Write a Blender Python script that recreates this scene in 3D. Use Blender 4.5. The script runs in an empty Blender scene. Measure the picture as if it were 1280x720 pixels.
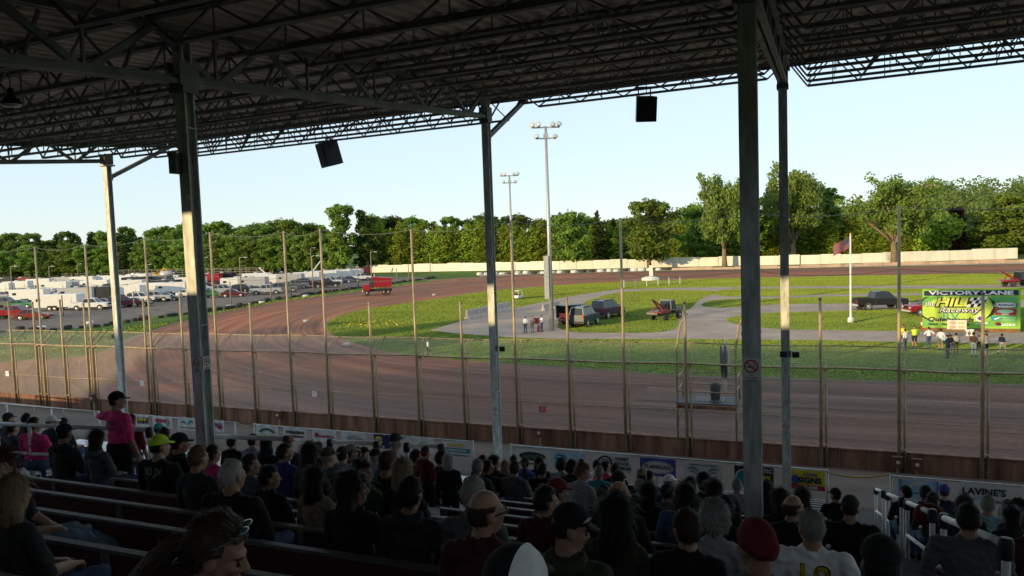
import bpy, math, random, colorsys
import numpy as np
from mathutils import Vector, Matrix, noise
R = math.radians
random.seed(11)
scene = bpy.context.scene
COL = scene.collection

# ------------------------------------------------------------------ camera
F = 930.0
TH, PITCH, ROLL = R(22.0), R(3.75), R(-2.0)
CAMZ = 10.0
fw = Vector((-math.sin(TH)*math.cos(PITCH), math.cos(TH)*math.cos(PITCH), -math.sin(PITCH)))
rt = Vector((math.cos(TH), math.sin(TH), 0))
up = rt.cross(fw)
r2 = math.cos(ROLL)*rt + math.sin(ROLL)*up
u2 = -math.sin(ROLL)*rt + math.cos(ROLL)*up
CAM = Vector((0, 0, CAMZ))
def ray(px, py): return fw*F + r2*(px-640) - u2*(py-360)
def G(px, py, z=0.0):
    d = ray(px, py); t = (z-CAMZ)/d.z
    return CAM + d*t
def PV(px, py, v):
    d = ray(px, py); return CAM + d*(v/d.y)
def PD(px, py, D):
    d = ray(px, py); h = d.x*-math.sin(TH)+d.y*math.cos(TH)
    return CAM + d*(D/h)
def depth(p): return -p[0]*math.sin(TH)+p[1]*math.cos(TH)
cd = bpy.data.cameras.new('camera'); cam = bpy.data.objects.new('camera', cd); COL.objects.link(cam)
cd.sensor_width = 36; cd.lens = F/1280*36; cd.clip_start = .05; cd.clip_end = 6000
cam.matrix_world = Matrix(((r2.x, u2.x, -fw.x, 0), (r2.y, u2.y, -fw.y, 0), (r2.z, u2.z, -fw.z, CAMZ), (0, 0, 0, 1)))
scene.camera = cam

# ------------------------------------------------------------------ light
PHI, EL = R(30), R(7.9)
sdir = Vector((math.sin(PHI)*math.cos(EL), math.cos(PHI)*math.cos(EL), -math.sin(EL)))
sl = bpy.data.lights.new('sun', 'SUN'); so = bpy.data.objects.new('sun', sl); COL.objects.link(so)
sl.energy = 5.0; sl.angle = R(.5); sl.color = (1.0, .74, .38)
so.rotation_euler = sdir.to_track_quat('-Z', 'Y').to_euler(); so.location = (-60, -100, 60)
w = bpy.data.worlds.new('World'); scene.world = w; w.use_nodes = True
nt = w.node_tree; bgn = nt.nodes['Background']
sk = nt.nodes.new('ShaderNodeTexSky'); sk.sky_type = 'NISHITA'; sk.sun_disc = False
sk.sun_elevation = EL; sk.sun_rotation = R(210); sk.altitude = 100; sk.air_density = 1.0; sk.dust_density = .1; sk.ozone_density = 3.0
tint = nt.nodes.new('ShaderNodeMix'); tint.data_type = 'RGBA'; tint.blend_type = 'MULTIPLY'; tint.inputs[0].default_value = 1
tint.inputs[7].default_value = (.95, .98, 1.06, 1); nt.links.new(sk.outputs[0], tint.inputs[6])
haze = nt.nodes.new('ShaderNodeMix'); haze.data_type = 'RGBA'; haze.inputs[0].default_value = .72; haze.inputs[7].default_value = (2.74, 3.10, 3.26, 1); nt.links.new(tint.outputs[2], haze.inputs[6]); nt.links.new(haze.outputs[2], bgn.inputs[0]); bgn.inputs[1].default_value = .31
scene.view_settings.view_transform = 'Standard'; scene.view_settings.look = 'None'
scene.view_settings.exposure = 0; scene.view_settings.gamma = 1

# ------------------------------------------------------------------ materials
MATS = {}
def mk(name, rgb, rough=.75, var=.18, scale=4.0, metal=0.0, bump=0.0, stretch=(1, 1, 1), rgb2=None, spec=.3, detail=5):
    if name in MATS: return MATS[name]
    m = bpy.data.materials.new(name); m.use_nodes = True
    n, l = m.node_tree.nodes, m.node_tree.links
    p = n['Principled BSDF']; p.inputs['Roughness'].default_value = rough; p.inputs['Metallic'].default_value = metal
    p.inputs['Specular IOR Level'].default_value = spec
    if var > 0:
        tc = n.new('ShaderNodeTexCoord'); mp = n.new('ShaderNodeMapping'); mp.inputs['Scale'].default_value = stretch
        nz = n.new('ShaderNodeTexNoise'); nz.inputs['Scale'].default_value = scale; nz.inputs['Detail'].default_value = detail
        nz.inputs['Roughness'].default_value = .65
        rp = n.new('ShaderNodeValToRGB')
        a = [max(0, c*(1-var)) for c in rgb]; b = list(rgb2) if rgb2 else [min(1, c*(1+var)) for c in rgb]
        rp.color_ramp.elements[0].position = .32; rp.color_ramp.elements[1].position = .68
        rp.color_ramp.elements[0].color = (*a, 1); rp.color_ramp.elements[1].color = (*b, 1)
        l.new(tc.outputs['Object'], mp.inputs[0]); l.new(mp.outputs[0], nz.inputs[0]); l.new(nz.outputs['Fac'], rp.inputs[0])
        l.new(rp.outputs[0], p.inputs['Base Color'])
        if bump:
            bp = n.new('ShaderNodeBump'); bp.inputs['Strength'].default_value = bump; bp.inputs['Distance'].default_value = .02
            l.new(nz.outputs['Fac'], bp.inputs['Height']); l.new(bp.outputs[0], p.inputs['Normal'])
    else:
        p.inputs['Base Color'].default_value = (*rgb, 1)
    MATS[name] = m; return m

def node_mat(name, fn, rough=.9, spec=.15):
    m = bpy.data.materials.new(name); m.use_nodes = True
    p = m.node_tree.nodes['Principled BSDF']; p.inputs['Roughness'].default_value = rough
    p.inputs['Specular IOR Level'].default_value = spec
    fn(m.node_tree.nodes, m.node_tree.links, p); MATS[name] = m; return m
def _noise(n, l, vec, scale, detail=6, rough=.6, stretch=None, rot=0):
    if stretch or rot:
        mp = n.new('ShaderNodeMapping'); mp.inputs['Scale'].default_value = stretch or (1, 1, 1); mp.inputs['Rotation'].default_value = (0, 0, rot)
        l.new(vec, mp.inputs[0]); vec = mp.outputs[0]
    z = n.new('ShaderNodeTexNoise'); z.inputs['Scale'].default_value = scale; z.inputs['Detail'].default_value = detail
    z.inputs['Roughness'].default_value = rough; l.new(vec, z.inputs[0]); return z.outputs['Fac']
def _ramp(n, l, fac, stops):
    r = n.new('ShaderNodeValToRGB'); e = r.color_ramp.elements
    while len(e) < len(stops): e.new(.5)
    for i, (p, c) in enumerate(stops): e[i].position = p; e[i].color = (*c, 1)
    l.new(fac, r.inputs[0]); return r.outputs[0]
def _mix(n, l, fac, a, b, mode='MIX'):
    x = n.new('ShaderNodeMix'); x.data_type = 'RGBA'; x.blend_type = mode
    if isinstance(fac, (int, float)): x.inputs[0].default_value = fac
    else: l.new(fac, x.inputs[0])
    for k, s in ((6, a), (7, b)):
        if isinstance(s, tuple): x.inputs[k].default_value = (*s, 1)
        else: l.new(s, x.inputs[k])
    return x.outputs[2]
def _pos(n): return n.new('ShaderNodeNewGeometry').outputs['Position']

def grass_fn(base, dry):
    def fn(n, l, p):
        P = _pos(n)
        c = _ramp(n, l, _noise(n, l, P, .35, 8, .7), [(.3, tuple(x*.62 for x in base)), (.52, base), (.72, dry)])
        fine = _ramp(n, l, _noise(n, l, P, 9, 4, .7), [(.3, (.55, .55, .55)), (.7, (1.35, 1.35, 1.3))])
        big = _ramp(n, l, _noise(n, l, P, .04, 3, .5), [(.35, (.8, .85, .8)), (.65, (1.2, 1.15, 1.0))])
        st = _ramp(n, l, _noise(n, l, P, .22, 2, .4, (.12, 1, 1), R(6)), [(.42, (.82, .84, .82)), (.58, (1.12, 1.12, 1.05))])
        c = _mix(n, l, 1.0, c, fine, 'MULTIPLY'); c = _mix(n, l, 1.0, c, big, 'MULTIPLY'); c = _mix(n, l, .8, c, st, 'MULTIPLY')
        l.new(c, p.inputs['Base Color'])
        b = n.new('ShaderNodeBump'); b.inputs['Strength'].default_value = .6; b.inputs['Distance'].default_value = .06
        l.new(_noise(n, l, P, 14, 3), b.inputs['Height']); l.new(b.outputs[0], p.inputs['Normal'])
    return fn
M_GRASS = node_mat('infield_grass', grass_fn((.115, .185, .03), (.23, .27, .05)))
M_GRASS2 = node_mat('field_grass', grass_fn((.10, .165, .03), (.20, .22, .05)))
def dirt_fn(n, l, p):
    P = _pos(n)
    # lane coordinates: u runs with the racing line, d across it (a stadium shape round the infield)
    sx = n.new('ShaderNodeSeparateXYZ'); l.new(P, sx.inputs[0])
    def M(op, a, b=None):
        q = n.new('ShaderNodeMath'); q.operation = op
        for k, v in ((0, a), (1, b)):
            if v is None: continue
            if isinstance(v, (int, float)): q.inputs[k].default_value = v
            else: l.new(v, q.inputs[k])
        return q.outputs[0]
    lx = M('MINIMUM', M('ADD', sx.outputs[0], 10.0), 0.0); ly = M('SUBTRACT', sx.outputs[1], 110.0)
    d = M('SQRT', M('ADD', M('MULTIPLY', lx, lx), M('MULTIPLY', ly, ly)))
    ang = M('MULTIPLY', M('ARCTAN2', lx, ly), 60.0); u = M('ADD', M('MAXIMUM', sx.outputs[0], -10.0), ang)
    cb = n.new('ShaderNodeCombineXYZ'); l.new(u, cb.inputs[0]); l.new(d, cb.inputs[1]); L = cb.outputs[0]
    c = _ramp(n, l, _noise(n, l, L, .5, 7, .6, (.07, 1, 1)), [(.3, (.125, .056, .038)), (.5, (.265, .112, .064)), (.7, (.40, .19, .115))])
    c2 = _ramp(n, l, _noise(n, l, L, .05, 4, .55, (.6, 1.6, 1)), [(.36, (.45, .165, .08)), (.50, (.31, .14, .085)), (.62, (.17, .11, .095))])
    c = _mix(n, l, .6, c, c2)
    f = _ramp(n, l, _noise(n, l, P, 3.2, 5, .7), [(.3, (.68, .68, .68)), (.7, (1.28, 1.26, 1.24))])
    c = _mix(n, l, 1.0, c, f, 'MULTIPLY')
    s = _ramp(n, l, _noise(n, l, L, .9, 3, .6, (.022, 1, 1)), [(.38, (.52, .5, .5)), (.5, (1, 1, 1)), (.66, (1.4, 1.36, 1.32))])
    c = _mix(n, l, .55, c, s, 'MULTIPLY')
    g = _ramp(n, l, _noise(n, l, L, 2.6, 2, .5, (.012, 1, 1)), [(.40, (.55, .54, .54)), (.47, (1, 1, 1))])     # single tyre grooves
    c = _mix(n, l, .4, c, g, 'MULTIPLY')
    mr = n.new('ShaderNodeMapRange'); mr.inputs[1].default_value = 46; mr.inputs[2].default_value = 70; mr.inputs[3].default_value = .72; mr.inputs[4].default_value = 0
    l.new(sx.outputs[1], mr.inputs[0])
    near_shade = _ramp(n, l, _noise(n, l, L, .7, 6, .65, (.04, 1, 1)), [(.3, (.042, .031, .029)), (.5, (.088, .061, .054)), (.7, (.15, .108, .095))])  # shade on the near straight, painted into the clay colour as dark grey
    near_shade = _mix(n, l, 1.0, near_shade, f, 'MULTIPLY'); near_shade = _mix(n, l, .8, near_shade, s, 'MULTIPLY'); near_shade = _mix(n, l, .7, near_shade, g, 'MULTIPLY')
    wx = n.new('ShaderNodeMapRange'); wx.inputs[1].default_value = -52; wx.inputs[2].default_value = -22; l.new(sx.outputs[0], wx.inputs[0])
    c = _mix(n, l, M('MULTIPLY', mr.outputs[0], wx.outputs[0]), c, near_shade)
    l.new(c, p.inputs['Base Color'])
    b = n.new('ShaderNodeBump'); b.inputs['Strength'].default_value = .7; b.inputs['Distance'].default_value = .12
    l.new(_noise(n, l, L, 2.5, 6, .7, (.25, 1, 1)), b.inputs['Height']); l.new(b.outputs[0], p.inputs['Normal'])
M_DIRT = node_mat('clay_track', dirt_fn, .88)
def asph_fn(a, b):
    def fn(n, l, p):
        P = _pos(n)
        c = _ramp(n, l, _noise(n, l, P, .3, 7, .6), [(.3, a), (.7, b)])
        f = _ramp(n, l, _noise(n, l, P, 12, 3, .7), [(.3, (.8, .8, .8)), (.7, (1.15, 1.15, 1.15))])
        l.new(_mix(n, l, 1.0, c, f, 'MULTIPLY'), p.inputs['Base Color'])
    return fn
M_ASPH = node_mat('worn_asphalt', asph_fn((.30, .225, .175), (.45, .35, .285)))
M_LOT = node_mat('lot_gravel', asph_fn((.13, .105, .09), (.22, .18, .15)))
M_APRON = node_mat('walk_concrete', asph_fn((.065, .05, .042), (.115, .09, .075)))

M_STEEL = mk('painted_steel_grey_green', (.19, .195, .182), .6, .35, 1.6, .2)
M_COL = mk('column_galvanised', (.56, .58, .55), .6, .38, 3.5, .15, stretch=(3, 3, .7), detail=9, bump=.3)
M_ROOFU = mk('roof_deck_underside', (.62, .50, .42), .8, .28, .8)
M_ROOFT = mk('roof_sheet_top', (.45, .45, .44), .6, .2, .8)
M_FASC = mk('fascia_dark_green', (.045, .065, .062), .6, .2, 1)
M_WOOD = mk('bench_maroon_paint', (.075, .022, .022), .65, .45, 3, stretch=(.25, 3, 3))
M_RAILCAP = mk('bench_steel_angle', (.19, .18, .175), .5, .25, 5, .3)
M_SEAT = mk('bench_worn_grey_plank', (.13, .135, .135), .7, .3, 4, stretch=(.3, 4, 4))
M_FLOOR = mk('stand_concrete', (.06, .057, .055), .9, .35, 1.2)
M_ALU = mk('aluminium_plank', (.66, .67, .68), .5, .18, 2, .0, stretch=(.3, 3, 3))
M_WHITE = mk('white_pipe', (.72, .72, .70), .5, .12, 6)
M_BLACK = mk('black_rubber', (.022, .022, .023), .8, .3, 8)
M_BLACKP = mk('black_plastic', (.02, .02, .022), .5, .15, 8)
M_WALL = mk('clay_stained_wall', (.17, .075, .05), .85, .5, 1.0, stretch=(2.5, 2.5, .35), rgb2=(.27, .14, .09), detail=8)
M_POST = mk('rusty_fence_post', (.36, .28, .175), .6, .35, 3, .2, stretch=(2, 2, .5))
M_GALV = mk('galvanised_pipe', (.42, .43, .43), .45, .2, 5, .5)
M_TYRE = mk('old_tyre', (.045, .043, .042), .85, .4, 6)
M_TYREW = mk('painted_tyre', (.62, .61, .58), .8, .2, 6)
M_CONC = mk('concrete', (.40, .36, .32), .9, .2, 2)
M_CREAM = mk('white_wall_paint', (.72, .69, .61), .85, .12, .5, stretch=(1, 1, .3))
M_GLASS = mk('tinted_glass', (.02, .025, .03), .1, 0, spec=.55)
M_CHROME = mk('bright_metal', (.62, .61, .58), .35, .1, 5, .35)
M_RED = mk('red_paint', (.45, .02, .022), .35, .15, 3, spec=.5)
M_YEL = mk('yellow_paint', (.70, .42, .03), .45, .15, 3)
M_BARK = mk('bark', (.22, .165, .115), .95, .4, 2, stretch=(3, 3, .5), bump=.5)
M_LAMP = mk('headlamp_lens', (.75, .72, .65), .15, .05, 5, spec=.6)
M_TAIL = mk('tail_lamp_red', (.5, .02, .02), .25, .05, 5)

def mesh_link(n, l, p):
    pass
def chain_mat():
    m = bpy.data.materials.new('chain_link_mesh'); m.use_nodes = True
    n, l = m.node_tree.nodes, m.node_tree.links; p = n['Principled BSDF']
    p.inputs['Base Color'].default_value = (.40, .385, .37, 1); p.inputs['Roughness'].default_value = .6; p.inputs['Metallic'].default_value = .2
    sx = n.new('ShaderNodeSeparateXYZ'); l.new(_pos(n), sx.inputs[0])
    outs = []
    for op in ('ADD', 'SUBTRACT'):
        a = n.new('ShaderNodeMath'); a.operation = op; l.new(sx.outputs[0], a.inputs[0]); l.new(sx.outputs[2], a.inputs[1])
        d = n.new('ShaderNodeMath'); d.operation = 'MULTIPLY'; l.new(a.outputs[0], d.inputs[0]); d.inputs[1].default_value = 1/.06
        f = n.new('ShaderNodeMath'); f.operation = 'FRACT'; l.new(d.outputs[0], f.inputs[0])
        c = n.new('ShaderNodeMath'); c.operation = 'LESS_THAN'; l.new(f.outputs[0], c.inputs[0]); c.inputs[1].default_value = .10
        outs.append(c.outputs[0])
    mx = n.new('ShaderNodeMath'); mx.operation = 'MAXIMUM'; l.new(outs[0], mx.inputs[0]); l.new(outs[1], mx.inputs[1])
    tr = n.new('ShaderNodeBsdfTransparent'); ms = n.new('ShaderNodeMixShader')
    l.new(mx.outputs[0], ms.inputs[0]); l.new(tr.outputs[0], ms.inputs[1]); l.new(p.outputs[0], ms.inputs[2])
    l.new(ms.outputs[0], n['Material Output'].inputs[0]); MATS['chain'] = m; return m
M_CHAIN = chain_mat()

# ------------------------------------------------------------------ mesh builder
class MB:
    def __init__(s, o=(0, 0, 0)): s.v = []; s.f = []; s.m = []; s.o = Vector(o)
    def add(s, vs, fs, mi=0):
        b = len(s.v); s.v += [tuple(x) for x in vs]; s.f += [tuple(b+i for i in f) for f in fs]; s.m += [mi]*len(fs); return s
    def box(s, c, d, mi=0, rz=0, M=None):
        x, y, z = d[0]/2, d[1]/2, d[2]/2
        vs = [Vector((i*x, j*y, k*z)) for k in (-1, 1) for j in (-1, 1) for i in (-1, 1)]
        if rz: vs = [Matrix.Rotation(rz, 3, 'Z') @ q for q in vs]
        if M is not None: vs = [M @ q for q in vs]
        c = Vector(c); vs = [q+c for q in vs]
        return s.add(vs, [(0, 2, 3, 1), (4, 5, 7, 6), (0, 1, 5, 4), (2, 6, 7, 3), (1, 3, 7, 5), (0, 4, 6, 2)], mi)
    def bar(s, a, b, w, h=None, mi=0, upv=(0, 0, 1)):
        a, b = Vector(a), Vector(b); h = h or w; t = (b-a)
        if t.length < 1e-6: return s
        t.normalize(); U = Vector(upv)
        if abs(t.dot(U)) > .98: U = Vector((0, 1, 0))
        x = t.cross(U).normalized(); y = x.cross(t)
        vs = []
        for q in (a, b):
            for i, j in ((-1, -1), (1, -1), (1, 1), (-1, 1)): vs.append(q + x*(i*w/2) + y*(j*h/2))
        return s.add(vs, [(3, 2, 1, 0), (4, 5, 6, 7), (0, 1, 5, 4), (1, 2, 6, 5), (2, 3, 7, 6), (3, 0, 4, 7)], mi)
    def tube(s, pts, r, n=8, mi=0, cap=True):
        pts = [Vector(p) for p in pts]; rs = r if isinstance(r, (list, tuple)) else [r]*len(pts)
        vs = []; prev = None
        for i, p in enumerate(pts):
            t = (pts[min(i+1, len(pts)-1)]-pts[max(i-1, 0)]).normalized()
            if prev is None:
                U = Vector((0, 0, 1)) if abs(t.z) < .95 else Vector((0, 1, 0)); x = t.cross(U).normalized()
            else: x = (prev - t*prev.dot(t)).normalized()
            prev = x; y = t.cross(x)
            for k in range(n):
                a = 2*math.pi*k/n; vs.append(p + x*(math.cos(a)*rs[i]) + y*(math.sin(a)*rs[i]))
        fs = [(i*n+k, i*n+(k+1) % n, (i+1)*n+(k+1) % n, (i+1)*n+k) for i in range(len(pts)-1) for k in range(n)]
        if cap: fs += [tuple(range(n-1, -1, -1)), tuple((len(pts)-1)*n+k for k in range(n))]
        return s.add(vs, fs, mi)
    def ell(s, c, r, n=14, k=9, mi=0, M=None, fn=None):
        vs = [(0, 0, -1)]
        for i in range(1, k):
            a = math.pi*i/k
            for j in range(n):
                b = 2*math.pi*j/n; vs.append((math.sin(a)*math.cos(b), math.sin(a)*math.sin(b), -math.cos(a)))
        vs.append((0, 0, 1)); out = []
        for q in vs:
            q = Vector((q[0]*r[0], q[1]*r[1], q[2]*r[2]))
            if fn: q = fn(q)
            if M is not None: q = M @ q
            out.append(q+Vector(c))
        fs = [(0, 1+(j+1) % n, 1+j) for j in range(n)]
        for i in range(k-2):
            for j in range(n): fs.append((1+i*n+j, 1+i*n+(j+1) % n, 1+(i+1)*n+(j+1) % n, 1+(i+1)*n+j))
        L = len(vs)-1; fs += [(L, 1+(k-2)*n+j, 1+(k-2)*n+(j+1) % n) for j in range(n)]
        return s.add(out, fs, mi)
    def lathe(s, c, prof, n=16, mi=0, axis='Z', M=None):
        vs = []
        for (r, z) in prof:
            for k in range(n):
                a = 2*math.pi*k/n; q = (r*math.cos(a), r*math.sin(a), z)
                if axis == 'X': q = (q[2], q[0], q[1])
                if axis == 'Y': q = (q[1], q[2], q[0])
                q = Vector(q)
                if M is not None: q = M @ q
                vs.append(q+Vector(c))
        L = len(prof)
        fs = [(i*n+k, i*n+(k+1) % n, (i+1)*n+(k+1) % n, (i+1)*n+k) for i in range(L-1) for k in range(n)]
        fs += [tuple(range(n-1, -1, -1)), tuple((L-1)*n+k for k in range(n))]
        return s.add(vs, fs, mi)
    def prism(s, poly, d, mi=0, M=None):
        n = len(poly); a = [Vector((p[0], p[1], 0)) for p in poly]; b = [Vector((p[0], p[1], d)) for p in poly]
        vs = a+b
        if M is not None: vs = [M @ q for q in vs]
        return s.add(vs, [tuple(range(n-1, -1, -1)), tuple(range(n, 2*n))] + [(i, (i+1) % n, n+(i+1) % n, n+i) for i in range(n)], mi)
    def build(s, name, mats, parent=None, smooth=False, loc=None):
        me = bpy.data.meshes.new(name)
        o_ = s.o
        me.from_pydata([(v[0]-o_.x, v[1]-o_.y, v[2]-o_.z) for v in s.v], [], s.f)
        if not isinstance(mats, (list, tuple)): mats = [mats]
        for m in mats: me.materials.append(m)
        if len(mats) > 1: me.polygons.foreach_set('material_index', s.m)
        if smooth is True: me.polygons.foreach_set('use_smooth', [True]*len(s.f))
        me.update()
        o = bpy.data.objects.new(name, me); COL.objects.link(o)
        if parent is not None: o.parent = parent
        if loc is not None: o.location = loc
        elif parent is None: o.location = s.o
        return o
def tag(o, label, cat, group=None):
    o['label'] = label; o['category'] = cat
    if group: o['group'] = group
    return o
def thing(name, label, cat, loc=(0, 0, 0), rz=0, group=None):
    o = bpy.data.objects.new(name, None); COL.objects.link(o); o.empty_display_size = .2
    o.location = loc; o.rotation_euler = (0, 0, rz); return tag(o, label, cat, group)
def struct(o): o['kind'] = 'structure'; return o
def copy_tree(o, parent=None):
    c = o.copy(); COL.objects.link(c)
    if parent is not None: c.parent = parent
    for ch in o.children: copy_tree(ch, c)
    return c
def setmat(o, i, m):
    s = o.material_slots[i]; s.link = 'OBJECT'; s.material = m
FONTS = {}
def text_mesh(name, txt, size, mat, parent, M, ext=.004, shear=0.0, bold=0.0, sx=1.0):
    c = bpy.data.curves.new(name, 'FONT'); c.body = txt; c.size = size; c.align_x = 'CENTER'; c.align_y = 'CENTER'
    c.extrude = ext; c.shear = shear; c.offset = bold; c.resolution_u = 3
    t = bpy.data.objects.new(name, c); COL.objects.link(t)
    dg = bpy.context.evaluated_depsgraph_get(); me = bpy.data.meshes.new_from_object(t.evaluated_get(dg))
    bpy.data.objects.remove(t); bpy.data.curves.remove(c)
    me.transform(M @ Matrix.Diagonal((sx, 1, 1, 1))); me.name = name
    me.materials.clear(); me.materials.append(mat)
    o = bpy.data.objects.new(name, me); COL.objects.link(o)
    if parent is not None: o.parent = parent
    return o
def face_frame(o, rx, nz=None):
    """4x4 whose X runs along rx (horizontal), Y is up, Z points to the viewer side"""
    x = Vector(rx).normalized(); y = Vector((0, 0, 1)); z = x.cross(y)
    return Matrix(((x.x, y.x, z.x, o[0]), (x.y, y.y, z.y, o[1]), (x.z, y.z, z.z, o[2]), (0, 0, 0, 1)))
# ------------------------------------------------------------------ ground
def sheet(name, pts, z, mat):
    mb = MB(); vs = [(p[0], p[1], z) for p in pts]
    from mathutils.geometry import tessellate_polygon
    tri = tessellate_polygon([[Vector((p[0], p[1], 0)) for p in pts]])
    mb.add(vs, [tuple(t) for t in tri]); o = mb.build(name, mat)
    # faces up
    me = o.data
    import bmesh
    b = bmesh.new(); b.from_mesh(me); bmesh.ops.recalc_face_normals(b, faces=b.faces)
    b.faces.ensure_lookup_table()
    if sum(f.normal.z for f in b.faces) < 0: bmesh.ops.reverse_faces(b, faces=b.faces)
    b.to_mesh(me); b.free()
    return struct(o)
def smoothpoly(pts, it=2):
    for _ in range(it):
        q = []
        for i in range(len(pts)):
            a, b = pts[i], pts[(i+1) % len(pts)]
            q += [a*.75+b*.25, a*.25+b*.75]
        pts = q
    return pts
def gp(l, z=0): return [G(x, y, z) for x, y in l]
sheet('ground', [(-2500, -2500), (2500, -2500), (2500, 3500), (-2500, 3500)], 0, M_GRASS2)
outer = gp([(1700, 323), (1280, 330.5), (1060, 335), (850, 339), (700, 342.5), (600, 346), (548, 349.5), (490, 359), (420, 368), (359, 375), (320, 381), (286, 388), (254, 396), (215, 405), (172, 419), (150, 428), (128, 440), (100, 446), (40, 450), (0, 453)])
lo = outer[-1]
outer += [Vector((lo.x-40, lo.y-6, 0)), Vector((lo.x-80, 33.2, 0)), Vector((60, 33.2, 0))]
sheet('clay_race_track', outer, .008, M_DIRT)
inf = gp([(1700, 332.5), (1280, 341), (1060, 345), (850, 349.5), (740, 354), (640, 361), (590, 366.5), (544, 374), (500, 380), (460, 385.5), (425, 394), (411, 402), (407, 411), (416, 419), (436, 427), (470, 437), (520, 445.5), (570, 450), (622, 453), (740, 461), (850, 469), (950, 471), (1060, 475), (1280, 481), (1700, 495)])
sheet('infield_lawn', inf, .016, M_GRASS)
# asphalt pit roads, then lawn islands on them
pit = gp([(537, 413), (575, 402), (640, 386), (709, 371), (769, 362), (860, 359.5), (1000, 358), (1150, 357), (1280, 355.5), (1500, 352), (1700, 440), (1280, 430), (1125, 428), (1038, 425.5), (860, 424), (700, 424), (640, 422), (570, 417)])
sheet('infield_road', pit, .024, M_ASPH)
isl = [[(693, 415), (700, 393), (735, 375), (770, 365.5), (815, 363), (862, 363), (905, 364.5), (880, 371), (870, 378), (865, 385), (850, 391), (848, 402), (847, 411), (825, 416.3), (760, 416.5)],
       [(904, 400), (915, 396), (945, 392), (994, 390), (1062, 388.5), (1130, 386.5), (1400, 382), (1400, 417), (1280, 415.5), (1152, 414.5), (1062, 413.5), (960, 411.5), (920, 406)],
       [(884, 367), (900, 362.5), (940, 361), (1065, 360.5), (1160, 361), (1280, 360), (1400, 359), (1400, 365), (1280, 366), (1060, 367), (960, 371), (905, 371)],
       [(870, 382), (895, 374), (960, 373.5), (1060, 370), (1400, 368), (1400, 372), (1280, 375), (1064, 379.5), (960, 380.5), (900, 386)]]
for k, q in enumerate(isl): sheet('lawn_island', smoothpoly(gp(q), 2), .032, M_GRASS)
# parking lot gravel left of the turn
lot = gp([(-300, 440), (0, 414), (100, 410), (180, 397), (254, 388), (320, 377), (400, 366), (470, 357), (540, 347.5), (470, 345), (300, 345), (150, 349), (0, 356), (-300, 372)])
sheet('gravel_paddock', lot, .008, M_LOT)
# lip of pale earth along the far side of the track
lip = gp([(1700, 322), (1280, 328.5), (1060, 333), (850, 336.5), (700, 339.5), (600, 343)])+gp([(600, 345.8), (700, 342), (850, 338.4), (1060, 334.4), (1280, 330), (1700, 322.8)])
sheet('earth_lip', lip, .05, mk('pale_earth', (.42, .31, .23), .9, .25, .3))
# pale worn verge between lawn and clay
vg = gp([(622, 453), (740, 461), (850, 469), (950, 471), (1060, 475), (1280, 481), (1700, 495), (1700, 498), (1280, 484), (1060, 478), (950, 474.5), (850, 471.5), (740, 463.5), (622, 455)])
sheet('worn_verge', vg, .02, mk('dry_verge', (.22, .19, .10), .95, .6, .8, rgb2=(.15, .10, .08)))
# tall ground behind the stand: a ridge that keeps the near ground in the evening shade
mb = MB(); us = list(range(-400, 420, 4)); vs = [-22, -34, -45, -60, -200]
def ridge(u, v):
    h = (65+45)*.16
    k = 1/(1+math.exp((-89-u)/3.5)); h = 4+ (h-4)*k
    h += 1.1*noise.noise(Vector((u*.13, 3, 1)))+1.2*noise.noise(Vector((u*.045, 7, 1)))
    return h*{-22: 0, -34: .7, -45: 1, -60: .8, -200: .4}[v]
for v in vs:
    for u in us: mb.v.append((u, v, ridge(u, v)))
n = len(us)
for j in range(len(vs)-1):
    for i in range(n-1): mb.f.append((j*n+i+1, j*n+i, (j+1)*n+i, (j+1)*n+i+1)); mb.m.append(0)
struct(mb.build('hill', M_GRASS2))
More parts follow.
